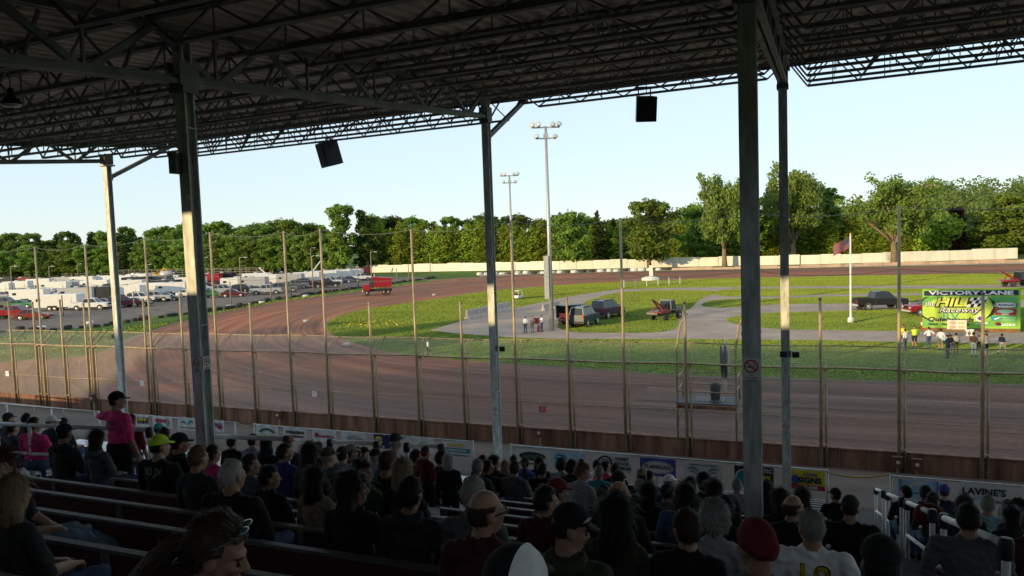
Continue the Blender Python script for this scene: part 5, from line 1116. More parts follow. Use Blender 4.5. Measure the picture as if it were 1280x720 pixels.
ttext('the', 350, 172, 80, blk, .018, .25, .03, .9); ttext('the', 347, 170, 80, wh, .024, .25, .0, .9)
ttext('HILL', 590, 160, 128, blk, .018, .2, .10, 1.35); ttext('HILL', 584, 155, 126, mk('sign_letter_yellow', (.62, .66, .12), .6, .1), .026, .2, .03, 1.35)
ttext('Raceway', 640, 238, 78, blk, .02, .3, .05, 1.35); ttext('Raceway', 637, 236, 76, wh, .028, .3, -.0, 1.35)
chk = []; ch0 = []
for i in range(5):
    for j in range(3):
        x = 760+i*34-j*14; y = 105+j*34-i*3; q = up_([(x, y), (x+34, y-3), (x+20, y+31), (x-14, y+34)]); (chk if (i+j) % 2 else ch0).append(q)
ft('flag_black', chk, blk, .030); ft('flag_white', ch0, wh, .030)
ttext('RV', 560, 305, 100, mk('sign_teal', (.10, .36, .2), .6, .1), .018, 0, .02, 1.3)
ttext('Quietwoods', 555, 335, 62, pm('navy'), .024, .2, .02, 1.35); ttext('Sales   Service   Parts', 540, 385, 34, pm('navy'), .024, .2, .01, 1.3)
ft('diamond', [up_([(850, 270), (900, 320), (850, 365), (800, 320)])], wh, .018); ft('diamond_core', [up_([(850, 295), (878, 322), (850, 345), (822, 322)])], pm('purple'), .024)
ft('white_script', [up_([(800, 372), (930, 362), (925, 375), (805, 384)])], wh, .018)
ttext('Door Signs', 1085, 118, 42, mk('sign_teal', (.10, .36, .2), .6, .1), .018, .2, .01, 1.2)
def sell(nm, cx, cy, rx, ry, m, z): ft(nm, [[U(cx+rx*math.cos(R(a)), cy+ry*math.sin(R(a))) for a in range(0, 360, 12)]], m, z)
sell('oval_edge', 1093, 180, 122, 31, pm('navy'), .018); sell('oval', 1093, 180, 116, 27, wh, .022); ttext('FLANIGAN', 1093, 180, 34, pm('navy'), .026, 0, .01, 1.25)
ft('red_box', [up_([(990, 212), (1206, 216), (1202, 285), (995, 282)])], mk('sign_crimson', (.36, .03, .06), .6, .08), .018); sell('mint_blob', 1095, 245, 80, 20, mk('sign_mint', (.30, .62, .40), .6, .1), .022); ft('mint_text', [up_([(1060, 270), (1130, 270), (1130, 279), (1060, 279)])], wh, .022)
ft('teal_swoosh', [up_([(948, 300), (1055, 295), (1050, 320), (1005, 342), (965, 335)])], mk('sign_teal_blue', (.03, .28, .42), .6, .1), .018); ft('swoosh_gap', [up_([(985, 325), (1050, 300), (1050, 308), (1000, 335)])], wh, .022)
ft('pale_lettering', [up_([(1065, 300), (1200, 305), (1195, 318), (1068, 315)]), up_([(1070, 328), (1190, 330), (1188, 340), (1072, 338)])], mk('sign_mint', (.30, .62, .40), .6, .1), .018)
ft('red_arc', [up_([(990, 375), (1020, 355), (1060, 358), (1030, 372), (1015, 395)])], pm('red'), .018); sell('blue_arc', 1040, 380, 25, 12, pm('navy'), .022); ttext('BANKS', 1125, 385, 36, wh, .02, 0, .01, 1.1)
# trophy table boards in front of the sign
p = G(1196, 420.5); t = thing('trophy_board', 'white panelled presentation board in front of the victory sign', 'board', (p.x, p.y, 0), math.atan2(ex.y, ex.x)); s = depth(p)/F
mb = MB(); mb.box((0, 0, 1.05), (21*s, .06, 9.5*s+.15)); mb.build('board', mk('board_warm_white', (.72, .66, .56), .7, .06), t); mb = MB()
for x in (-8*s, 8*s): mb.bar((x, .1, 0), (x, .05, 1.0), .06)
mb.build('leg', M_STEEL, t); mb = MB()
for i in range(2):
    for j in range(2): mb.box((-5*s+10*i*s, -.035, .85+.36*j), (7*s, .01, .16))
mb.build('printed_panel', mk('print_orange_pale', (.66, .42, .26), .7, .15), t)
for dx, lb in ((1209, 'left of two white cups beside the presentation board'), (1214.5, 'right of two white cups beside the presentation board')):
    q = G(dx, 420); mb = MB(); mb.lathe((0, 0, 0), [(.16, 0), (.16, .08), (.05, .14), (.05, .3), (.2, .42), (.22, .58), (.18, .6)], 14); tag(mb.build('trophy', M_WHITE, None, True, (q.x, q.y, 0)), lb, 'trophy')
q = G(1152.5, 413); t = thing('marker_cone', 'thin red and white marker at the left foot of the victory sign', 'marker', (q.x, q.y, 0)); mb = MB(); mb.lathe((0, 0, 0), [(.2, 0), (.2, .05), (.1, .1), (.08, 1.2), (.03, 1.25)], 10); mb.build('cone', M_RED, t); mb = MB(); mb.lathe((0, 0, .5), [(.102, 0), (.1, .3)], 10); mb.build('white_band', M_WHITE, t)

# ------------------------------------------------------------------ far walls
def polywall(pix, label, hpx, mat, th=.3, name='boundary_wall'):
    mb = MB(); P = gp([q[:2] for q in pix]); n = len(P); L0 = None
    hs = [hpx[i]*depth(P[i])/F for i in range(n)]
    for i in range(n-1):
        a, b = P[i], P[i+1]; d = (b-a).normalized(); nn = Vector((d.y, -d.x, 0))*th/2; k = max(1, int((b-a).length/5))
        for j in range(k):
            q0 = a+(b-a)*j/k; q1 = a+(b-a)*((j+.985)/k); h0 = hs[i]+(hs[i+1]-hs[i])*j/k; h0 += .12*math.sin(j*2.1+i)
            mb.add([q0+nn, q1+nn, q1-nn, q0-nn, *(Vector((v.x, v.y, h0)) for v in (q0+nn, q1+nn, q1-nn, q0-nn))], [(0, 1, 5, 4), (1, 2, 6, 5), (2, 3, 7, 6), (3, 0, 4, 7), (4, 5, 6, 7)])
    mb.o = P[0].copy(); return tag(mb.build(name, mat), label, 'wall')
polywall([(450, 341), (560, 339), (700, 337), (850, 333.5), (1000, 330.5)], 'long white painted wall along the trees behind the back straight', [9, 10, 10.5, 11.5, 12], M_CREAM)
polywall([(1001, 330.5), (1130, 327.5), (1272, 323)], 'taller white painted wall at right below the hedge', [11.5, 12.5, 13.5], M_CREAM)
polywall([(840, 338), (1000, 335), (1130, 331.5), (1290, 328), (1600, 321)], 'low pale kerb wall along the back straight at right', [3.2, 3.6, 4, 4.5, 5], mk('pale_earth', (.42, .31, .23), .9, .25, .3), .5, 'kerb_wall')
# field fence behind the paddock
fa, fb = G(-60, 348), G(330, 344.5); t = thing('field_fence', 'long wire field fence in front of the left woods', 'fence', (fa.x, fa.y, 0)); o = Vector(t.location)
mb = MB(o); n = 60
mb.bar((fa.x, fa.y, 0), (fa.x, fa.y, 3.0), .16)
pp = mb.build('post', mk('timber_pole', (.26, .21, .15), .9, .3, 3), t)
for i in range(1, n+1): q = pp.copy(); COL.objects.link(q); q.parent = t; q.location = (fb-fa)*i/n
mb = MB(o)
for z in (.8, 1.6, 2.4, 2.9): mb.bar((fa.x, fa.y, z), (fb.x, fb.y, z), .05)
mb.build('wire', M_GALV, t)
# ------------------------------------------------------------------ trees
def leaf_mat(name, a, b, c):
    m = bpy.data.materials.new(name); m.use_nodes = True; n, l = m.node_tree.nodes, m.node_tree.links; p = n['Principled BSDF']
    P = _pos(n); oi = n.new('ShaderNodeObjectInfo')
    col = _ramp(n, l, _noise(n, l, P, .55, 5, .75), [(.30, a), (.5, b), (.70, c)])
    v = n.new('ShaderNodeMapRange'); v.inputs[3].default_value = .72; v.inputs[4].default_value = 1.25; l.new(oi.outputs['Random'], v.inputs[0])
    hs = n.new('ShaderNodeHueSaturation'); l.new(col, hs.inputs['Color']); l.new(v.outputs[0], hs.inputs['Value'])
    h2 = n.new('ShaderNodeMapRange'); h2.inputs[3].default_value = .485; h2.inputs[4].default_value = .515; l.new(oi.outputs['Random'], h2.inputs[0]); l.new(h2.outputs[0], hs.inputs['Hue'])
    p.inputs['Roughness'].default_value = .65; p.inputs['Specular IOR Level'].default_value = .2; l.new(hs.outputs[0], p.inputs['Base Color'])
    tr = n.new('ShaderNodeBsdfTranslucent'); l.new(hs.outputs[0], tr.inputs[0]); ms = n.new('ShaderNodeMixShader'); ms.inputs[0].default_value = .28
    l.new(p.outputs[0], ms.inputs[1]); l.new(tr.outputs[0], ms.inputs[2]); l.new(ms.outputs[0], n['Material Output'].inputs[0]); return m
L_DEC = leaf_mat('leaf_broad', (0.072, 0.132, 0.021), (0.153, 0.246, 0.039), (0.247, 0.354, 0.057))
L_OAK = leaf_mat('leaf_oak', (0.078, 0.138, 0.030), (0.163, 0.252, 0.048), (0.273, 0.360, 0.075))
L_CON = leaf_mat('leaf_conifer', (0.035, 0.066, 0.015), (0.079, 0.124, 0.023), (0.143, 0.182, 0.031))
L_CED = leaf_mat('leaf_cedar', (0.111, 0.174, 0.017), (0.208, 0.288, 0.030), (0.299, 0.372, 0.041))
L_RUST = leaf_mat('leaf_dark_red', (.03, .018, .012), (.06, .03, .02), (.09, .05, .03))
def leaves(blobs, N, size, rng, jitter=.8, shell=(.62, 1.04), flat=0.0):
    B = np.array([b[0] for b in blobs]); Rr = np.array([b[1] for b in blobs]); wgt = (Rr.prod(1))**(2/3); wgt /= wgt.sum()
    k = rng.choice(len(blobs), N, p=wgt); d = rng.normal(size=(N, 3)); d /= np.linalg.norm(d, axis=1)[:, None]
    rad = rng.uniform(shell[0], shell[1], N)**.6
    # lumpy blobs
    lump = 1+.16*np.sin(d[:, 0]*5+k)*np.cos(d[:, 2]*4+k*2)
    pos = B[k]+d*Rr[k]*(rad*lump)[:, None]
    nrm = d/Rr[k]; nrm /= np.linalg.norm(nrm, axis=1)[:, None]; nrm = nrm+rng.normal(size=(N, 3))*jitter*.6; nrm /= np.linalg.norm(nrm, axis=1)[:, None]
    a = np.cross(nrm, rng.normal(size=(N, 3))); a /= np.linalg.norm(a, axis=1)[:, None]; b = np.cross(nrm, a)
    s = (size*rng.uniform(.55, 1.25, N))[:, None]; q = rng.uniform(.6, 1.0, N)[:, None]
    V = np.stack([pos-a*s-b*s*q*.4, pos+a*s*.2-b*s*q, pos+a*s+b*s*q*.3, pos-a*s*.3+b*s*q], 1).reshape(-1, 3); return V
def leaf_mesh(name, V, mat):
    me = bpy.data.meshes.new(name); n = len(V)//4; me.vertices.add(len(V)); me.vertices.foreach_set('co', V.astype(np.float32).ravel()); me.loops.add(n*4); me.loops.foreach_set('vertex_index', np.arange(n*4, dtype=np.int32)); me.polygons.add(n)
    me.polygons.foreach_set('loop_start', np.arange(0, n*4, 4, dtype=np.int32)); me.update(calc_edges=True); me.materials.append(mat); return me
TREE = {}
def tree_proto(kind, seed):
    key = (kind, seed)
    if key in TREE: return TREE[key]
    rng = np.random.default_rng(seed*7+hash(kind) % 1 + {'round': 1, 'tall': 2, 'spire': 3, 'cedar': 4, 'oak': 5, 'bush': 6}[kind]); rr = random.Random(seed+5)
    tk = MB(); H = 1.0; blobs = []           # unit height 1 -> scaled as 20 m
    if kind == 'round':
        tk.tube([(0, 0, 0), (.2, .1, 3), (.1, 0, 8), (0, .3, 14)], [.55, .42, .3, .1], 8)
        for i in range(64):
            a = rr.uniform(0, 6.28); z = rr.uniform(3.0, 18.2); q = math.sin(math.pi*min(1, (z-.6)/19.4))**.75*6.4; r_ = rr.uniform(.35, .97)*q; blobs.append(((r_*math.cos(a), r_*math.sin(a), z), (rr.uniform(.9, 1.9), rr.uniform(.9, 1.9), rr.uniform(.7, 1.5))))
        for i in range(8): blobs.append(((rr.uniform(-2, 2), rr.uniform(-2, 2), 4+i*1.5), (2.6, 2.6, 1.8)))
        blobs.append(((0, 0, 17.5), (2.2, 2.2, 2.0)))
        for b in blobs[::3]: tk.tube([(0, 0, b[0][2]*.5+1), (b[0][0]*.6, b[0][1]*.6, b[0][2]*.85), b[0]], [.16, .1, .04], 5)
        V = leaves(blobs, 9500, .34, rng, 1.0, (.35, 1.12)); mat = L_DEC
    elif kind == 'tall':
        tk.tube([(0, 0, 0), (.1, .1, 6), (0, 0, 18)], [.5, .35, .1], 8)
        for i in range(46):
            a = rr.uniform(0, 6.28); z = rr.uniform(2.5, 18.6); q = 3.7*math.sin(math.pi*min(1, (z)/20.5))**.6; r_ = rr.uniform(.2, .9)*q; blobs.append(((r_*math.cos(a), r_*math.sin(a), z), (rr.uniform(.8, 1.5), rr.uniform(.8, 1.5), rr.uniform(.8, 1.7))))
        V = leaves(blobs, 7000, .32, rng, 1.0, (.3, 1.12)); mat = L_DEC
    elif kind == 'spire':
        tk.tube([(0, 0, 0), (0, 0, 10), (0, 0, 20)], [.4, .25, .04], 8)
        for i in range(46):
            z = 1.5+18.3*(i/46)**.9; q = 3.6*(1-z/20.6)**.8; a = i*2.4+rr.uniform(-.3, .3); r_ = q*.62; blobs.append(((r_*math.cos(a), r_*math.sin(a), z), (q*.55+.15, q*.55+.15, .42+.5*q*.25)))
        V = leaves(blobs, 5200, .32, rng, 1.0, (.3, 1.15)); mat = L_CON
    elif kind == 'cedar':
        tk.tube([(0, 0, 0), (0, 0, 8)], [.3, .1], 6)
        for i in range(30):
            z = 1.0+17.6*(i/30); q = 2.9*(1-(z/20.0)**2.6)+.12; a = i*2.4+rr.uniform(-.4, .4); blobs.append(((q*.5*math.cos(a), q*.5*math.sin(a), z), (q*.6, q*.6, 1.5)))
        V = leaves(blobs, 4600, .30, rng, .9, (.4, 1.1)); mat = L_CED
    elif kind == 'oak':
        tk.tube([(0, 0, 0), (.1, 0, 2.2), (.2, .1, 4.2)], [.85, .62, .55], 10); limbs = []
        for i in range(11):
            a = i*2.4+rr.uniform(-.3, .3); e = rr.uniform(.55, 1.35); L = rr.uniform(8, 13); p = [Vector((.2, .1, 3.4+rr.uniform(-.4, .8)))]
            for k in range(1, 5): f = k/4; p.append(p[0]+Vector((math.cos(a+.25*math.sin(k))*math.cos(e)*L*f, math.sin(a+.25*math.sin(k))*math.cos(e)*L*f, math.sin(e)*L*f+rr.uniform(-.3, .5))))
            tk.tube(p, [.38, .3, .22, .13, .05], 7); limbs.append(p)
            for k in (2, 3, 4):
                for j in range(4):
                    b = p[k]+Vector((rr.uniform(-2.2, 2.2), rr.uniform(-2.2, 2.2), rr.uniform(-.6, 2.4))); tk.tube([p[k], (p[k]+b)/2+Vector((0, 0, .3)), b], [.12, .08, .03], 5); blobs.append((tuple(b), (rr.uniform(1.0, 2.0), rr.uniform(1.0, 2.0), rr.uniform(.7, 1.4))))
        for i in range(44): a = rr.uniform(0, 6.28); blobs.append(((math.cos(a)*rr.uniform(1, 7.5), math.sin(a)*rr.uniform(1, 7.5), rr.uniform(5.5, 15)), (2.0, 2.0, 1.3)))
        V = leaves(blobs, 17000, .29, rng, 1.0, (.2, 1.15)); mat = L_OAK
    else:
        for i in range(12): a = rr.uniform(0, 6.28); r_ = rr.uniform(0, 6); blobs.append(((r_*math.cos(a), r_*math.sin(a), rr.uniform(3, 13)), (3.5, 3.5, 4.5)))
        tk.tube([(0, 0, 0), (0, 0, 8)], [.4, .1], 6); V = leaves(blobs, 3000, .7, rng); mat = L_DEC
    me = leaf_mesh('crown', V, mat); tm = tk.build('trunk', M_BARK); tmesh = tm.data; bpy.data.objects.remove(tm)
    tmesh.polygons.foreach_set('use_smooth', [True]*len(tmesh.polygons)); TREE[key] = (me, tmesh, float(V[:, 2].max()), float(np.abs(V[:, 0]).max())); return TREE[key]
KIND = {'round': 'round leafy tree', 'tall': 'tall leafy tree', 'spire': 'dark pointed conifer', 'cedar': 'yellow green cedar', 'oak': 'open branched old tree', 'bush': 'low bushy tree'}
def tree(kind, seed, px, pyt, wpx, D, label, group=None, mat=None, zb=0):
    cm, tm, h0, w0 = tree_proto(kind, seed); p = PD(px, 340, D); top = PD(px, pyt, D).z
    s = (top-zb)/h0; sw = wpx*D/F/2/w0
    t = thing({'round': 'leafy_tree', 'tall': 'leafy_tree', 'spire': 'conifer_tree', 'cedar': 'cedar_tree', 'oak': 'old_tree', 'bush': 'bushy_tree'}[kind], label, 'tree', (p.x, p.y, zb), random.uniform(0, 6.28), group)
    t.scale = (sw, sw, s)
    for nm, me in (('crown', cm), ('trunk', tm)):
        o = bpy.data.objects.new(nm, me); COL.objects.link(o); o.parent = t
        if mat and nm == 'crown': setmat(o, 0, mat)
    return t
# named single trees
tree('round', 1, 715, 261, 58, 233, 'round leafy tree behind the white wall, just right of the tall light pole')
tree('round', 2, 812, 246, 80, 216, 'big bright round tree standing alone left of the thick right column')
tree('oak', 1, 906, 213, 88, 214, 'open branched old tree left of the thick right column')
tree('oak', 2, 992, 196, 112, 232, 'tallest old tree rising behind the slim right column'); tree('oak', 3, 1118, 213, 140, 204, 'broad old tree with pale trunk between the flagpole and the victory sign')
tree('round', 3, 1262, 239, 96, 216, 'large light green tree at the right edge'); tree('round', 4, 870, 252, 70, 234, 'leafy tree hugging the left of the open branched old tree')
tree('tall', 1, 428, 254, 44, 258, 'tallest leafy tree left of centre, above the red dump truck'); tree('tall', 2, 460, 261, 44, 262, 'dark leafy tree just right of the tallest one left of centre', None, L_CON)
tree('spire', 1, 748, 262, 34, 250, 'slim dark conifer spike right of the tall light pole'); tree('spire', 2, 768, 272, 40, 256, 'second dark conifer right of the tall light pole'); tree('tall', 2, 1040, 232, 60, 245, 'leafy tree filling the gap right of the slim column'); tree('tall', 1, 948, 245, 60, 245, 'leafy tree seen between the two right columns')
tree('bush', 1, 1175, 262, 60, 222, 'yellow green bushy tree right of the broad old tree', None, L_CED); tree('tall', 1, 1196, 258, 26, 226, 'dark red leaved tree behind the yellow green bush at right', None, L_RUST)
# trees on the ridge behind the stand, out of the picture, that throw the long shade bands
for i, (u, hh, ww) in enumerate(((-128, 19, 9), (-113, 22, 7), (-101, 24, 9), (-141, 17, 8), (-158, 20, 9))):
    cm, tm, h0, w0 = tree_proto('round', 1+i % 3); t = thing('leafy_tree', 'tall unseen leafy tree on the ridge casting shade on the infield', 'tree', (u, -45, 2), i, 'unseen shade trees on the ridge behind the stand'); t.scale = (ww/w0/2*1.3, ww/w0/2*1.3, hh/h0)
    for nm, me in (('crown', cm), ('trunk', tm)): o = bpy.data.objects.new(nm, me); COL.objects.link(o); o.parent = t
# cedar hedge along the white wall: separate trees
rr = random.Random(4); x = 466; gi = 0
while x < 1345:
    yb = 279 if x < 560 else (276 if x < 700 else (281 if x < 850 else (270 if x < 1000 else 272 if x < 1080 else 290 if x < 1210 else 278)))
    D = 262-(x-466)*.046; tree('cedar', 1+gi % 3, x, yb+rr.uniform(-6, 9), rr.uniform(29, 40), D+rr.uniform(-2, 2)+4, 'yellow green cedar in the tall hedge behind the white wall', 'cedars in the hedge behind the white wall'); gi += 1
    x += rr.uniform(10.5, 13.5)
x = 468
while x < 1200:
    k = rr.choice(['round', 'tall', 'round']); yt = 270+rr.uniform(-6, 7)-(6 if x > 840 else 0); tree(k, rr.choice([1, 2]), x, yt, {'round': 52, 'tall': 34, 'spire': 24}[k], 285+rr.uniform(-8, 12), {'round': 'dark leafy tree rising behind the cedar hedge', 'tall': 'dark leafy tree rising behind the cedar hedge', 'spire': 'dark conifer rising behind the cedar hedge'}[k], {'spire': 'conifers behind the hedge'}.get(k, 'leafy trees behind the hedge'), L_CON if rr.random() < .4 else None); x += rr.uniform(19, 30)
# woods behind the paddock
x = -30
while x < 410:
    k = rr.choice(['spire', 'tall', 'tall', 'round', 'spire']) if x < 200 else rr.choice(['round', 'tall', 'round', 'tall'])
    yt = 298-x*.05+rr.uniform(-8, 6) if x < 220 else 283-(x-220)*.03+rr.uniform(-8, 6)
    tree(k, rr.choice([1, 2, 3]) if k == 'round' else rr.choice([1, 2]), x, yt, {'spire': 30, 'tall': 32, 'round': 46}[k]*rr.uniform(.9, 1.2), 372-x*.2+rr.uniform(0, 25), {'spire': 'dark conifer in the woods behind the paddock', 'tall': 'leafy tree in the woods behind the paddock', 'round': 'leafy tree in the woods behind the paddock'}[k], {'spire': 'conifers in the left woods'}.get(k, 'leafy trees in the left woods'), L_CON if (k != 'spire' and x < 180 and rr.random() < .6) else None)
    x += rr.uniform(9, 14)
x = -30
while x < 415:
    yt = 312-x*.04+rr.uniform(-8, 6) if x < 220 else 300-(x-220)*.04+rr.uniform(-8, 6)
    k = rr.choice(['round', 'tall', 'spire']) if x < 200 else rr.choice(['round', 'round', 'tall'])
    tree(k, rr.choice([1, 2]), x, yt, {'spire': 22, 'tall': 32, 'round': 44}[k], 345-x*.2, {'spire': 'dark conifer in the woods behind the paddock', 'tall': 'leafy tree in the woods behind the paddock', 'round': 'leafy tree in the woods behind the paddock'}[k], {'spire': 'conifers in the left woods'}.get(k, 'leafy trees in the left woods')); x += rr.uniform(13, 19)
# wooded hill at right
rng = np.random.default_rng(3); blobs = []
for i in range(420):
    px = rng.uniform(1020, 1500); D = rng.uniform(480, 760); f = (D-480)/280
    ytop = 258-38*f*(1 if px > 1160 else max(0, (px-1060)/100)); p = PD(px, ytop+rng.uniform(-2, 14), D); blobs.append(((p.x, p.y, p.z-6), (rng.uniform(7, 12), rng.uniform(7, 12), rng.uniform(5, 8))))
V = leaves(blobs, 80000, 1.05, rng, .9); o = bpy.data.objects.new('wooded_hillside', leaf_mesh('wooded_hillside', V, leaf_mat('leaf_far_hill', (.09, .16, .04), (.15, .24, .055), (.21, .31, .075)))); COL.objects.link(o); o['kind'] = 'stuff'; tag(o, 'far wooded hillside at right reading as one mass of crowns', 'woods')  # lighter leaf tones paint distance haze into the crowns
mb = MB(); hp = []
for px in range(960, 1620, 20):
    f = max(0, min(1, (px-1020)/120)); hp.append([PD(px, 345, 460), PD(px, 312-18*f, 560), PD(px, 282-34*f, 780), PD(px, 300, 1000)])
for c in hp:
    for k, q in enumerate(c): mb.v.append((q.x, q.y, 0 if k in (0, 3) else q.z))
for i in range(len(hp)-1):
    for k in range(3): mb.f.append((i*4+k, (i+1)*4+k, (i+1)*4+k+1, i*4+k+1)); mb.m.append(0)
struct(mb.build('far_hill', mk('hill_green', (.03, .06, .015), .95, .3, .1)))
# ------------------------------------------------------------------ people
SKIN, SHIRT, SLEEVE, THIGH, LEG, SHOE = range(6)
def V3(*a): return Vector(a)
def capsule_rings(mb, a, b, ra, rb, n=12, k=4):
    a, b = Vector(a), Vector(b); t = (b-a); L = t.length
    t = t/L if L > 1e-6 else Vector((0, 0, 1))
    U = Vector((0, 0, 1)) if abs(t.z) < .95 else Vector((0, 1, 0)); x = t.cross(U).normalized(); y = t.cross(x); rings = []
    for i in range(k+1): an = math.pi/2*i/k; rings.append((a-t*ra*math.cos(an), max(.0008, ra*math.sin(an))))
    for i in range(k+1): an = math.pi/2*(1-i/k); rings.append((b+t*rb*math.cos(an), max(.0008, rb*math.sin(an))))
    vs = [c+x*(r*math.cos(2*math.pi*j/n))+y*(r*math.sin(2*math.pi*j/n)) for c, r in rings for j in range(n)]
    m = len(rings); fs = [(i*n+j, i*n+(j+1) % n, (i+1)*n+(j+1) % n, (i+1)*n+j) for i in range(m-1) for j in range(n)]+[tuple(range(n-1, -1, -1)), tuple((m-1)*n+j for j in range(n))]
    mb.add(vs, fs)
class Body:
    def __init__(s): s.p = []
    def cap(s, a, b, ra, rb, tag): s.p.append(('c', Vector(a), Vector(b), ra, rb, tag))
    def ell(s, c, r, tag, M=None): s.p.append(('e', Vector(c), r, M or Matrix.Identity(3), 0, tag))
    def mesh(s, name, voxel):
        mb = MB()
        for q in s.p:
            if q[0] == 'c': capsule_rings(mb, q[1], q[2], q[3], q[4])
            else: mb.ell(q[1], q[2], 16, 10, 0, q[3])
        o = mb.build(name, M_BLACK); md = o.modifiers.new('r', 'REMESH'); md.mode = 'VOXEL'; md.voxel_size = voxel; sm = o.modifiers.new('s', 'SMOOTH'); sm.factor = .5; sm.iterations = 2
        dg = bpy.context.evaluated_depsgraph_get(); me = bpy.data.meshes.new_from_object(o.evaluated_get(dg)); old = o.data; bpy.data.objects.remove(o); bpy.data.meshes.remove(old)
        n = len(me.polygons); ce = np.zeros(n*3, np.float32); me.polygons.foreach_get('center', ce); ce = ce.reshape(-1, 3); best = np.full(n, 1e9); idx = np.zeros(n, np.int32)
        for q in s.p:
            if q[0] == 'c':
                a, b = np.array(q[1]), np.array(q[2]); ab = b-a; t = np.clip(((ce-a)@ab)/max(1e-9, ab@ab), 0, 1); d = np.linalg.norm(ce-(a+t[:, None]*ab), axis=1)-(q[3]+(q[4]-q[3])*t)
            else:
                l = (ce-np.array(q[1]))@np.array(q[3]); r = np.array(q[2]); k = np.linalg.norm(l/r, axis=1); d = (k-1)*np.linalg.norm(l, axis=1)/np.maximum(k, 1e-6)
            m = d < best; best[m] = d[m]; idx[m] = q[5]
        nv = len(me.vertices); co = np.zeros(nv*3, np.float32); me.vertices.foreach_get('co', co); co = co.reshape(-1, 3); no = np.zeros(nv*3, np.float32); me.vertex_normals.foreach_get('vector', no); no = no.reshape(-1, 3)
        cl = np.zeros(nv, bool)
        for pl in me.polygons:
            if idx[pl.index] in (SHIRT, THIGH, LEG): cl[list(pl.vertices)] = True
        sd = len(name)+len(s.p); a1 = np.sin(co[:, 0]*31+co[:, 2]*47+sd+2.2*np.sin(co[:, 1]*19+co[:, 2]*9))*np.sin(co[:, 2]*23-co[:, 0]*17+1.7*np.sin(co[:, 0]*25)); a1 = np.sign(a1)*np.abs(a1)**1.3
        co[cl] += no[cl]*(a1[cl]*.0075)[:, None]; me.vertices.foreach_set('co', co.ravel())
        me.materials.clear()
        for i in range(6): me.materials.append(M_BLACK)
        me.polygons.foreach_set('material_index', idx); me.polygons.foreach_set('use_smooth', [True]*n); me.name = name; return me
def hand(B, w, d, side, up_=(0, 0, 1), curl=.7, r=.0095, s=1.0):
    """palm and five fingers from wrist w along direction d; side = +1 left hand, -1 right hand"""
    d = Vector(d).normalized(); u = Vector(up_); x = d.cross(u)
    if x.length < .1: x = d.cross(Vector((0, 1, 0)))
    x.normalize(); nrm = x.cross(d).normalized()          # nrm: back of the hand
    w = Vector(w)
    for k in (-1, 0, 1): B.cap(w+x*(.016*k), w+d*.085*s+x*(.026*k), .018, .016, SKIN)
    for k, L in zip((-1.5, -.5, .5, 1.5), (.066, .078, .084, .074) if side > 0 else (.074, .084, .078, .066)):
        b0 = w+d*.085*s+x*(.020*k); d1 = (d*math.cos(curl*.6)-nrm*math.sin(curl*.6)); m = b0+d1*L*.55*s; d2 = (d*math.cos(curl*1.7)-nrm*math.sin(curl*1.7)); B.cap(b0, m, r, r*.95, SKIN); B.cap(m, m+d2*L*.5*s, r*.95, r*.8, SKIN)
    ts = -side; t0 = w+d*.025+x*(.026*ts); t1 = t0+(d*.55+x*ts*.75-nrm*.3).normalized()*.045*s; B.cap(t0, t1, r*1.25, r*1.1, SKIN); B.cap(t1, t1+(d*.85-nrm*.45).normalized()*.032*s, r*1.1, r*.9, SKIN)
def head(B, H, yaw, pitch=0, fat=1.0):
    M = (Matrix.Rotation(yaw, 3, 'Z') @ Matrix.Rotation(pitch, 3, 'X')); q = lambda *a: H+M @ Vector(a)
    B.ell(q(0, -.012, .028), (.075*fat, .094, .094), SKIN, M); B.ell(q(0, .022, -.035), (.061*fat, .072, .088), SKIN, M); B.ell(q(0, .062, -.088), (.030*fat, .026, .026), SKIN, M)
    B.ell(q(0, .074, .022), (.052, .022, .014), SKIN, M); B.cap(q(0, .086, .012), q(0, .112, -.026), .009, .0135, SKIN); B.ell(q(.012, .098, -.03), (.010, .012, .009), SKIN, M); B.ell(q(-.012, .098, -.03), (.010, .012, .009), SKIN, M)
    B.ell(q(0, .086, -.057), (.024, .012, .008), SKIN, M); B.ell(q(0, .085, -.068), (.021, .012, .008), SKIN, M)
    for s in (-1, 1): B.ell(q(s*.040, .062, -.02), (.022, .024, .02), SKIN, M); B.ell(q(s*.077*fat, -.008, -.012), (.010, .022, .031), SKIN, M)
    return M
POSES = {}
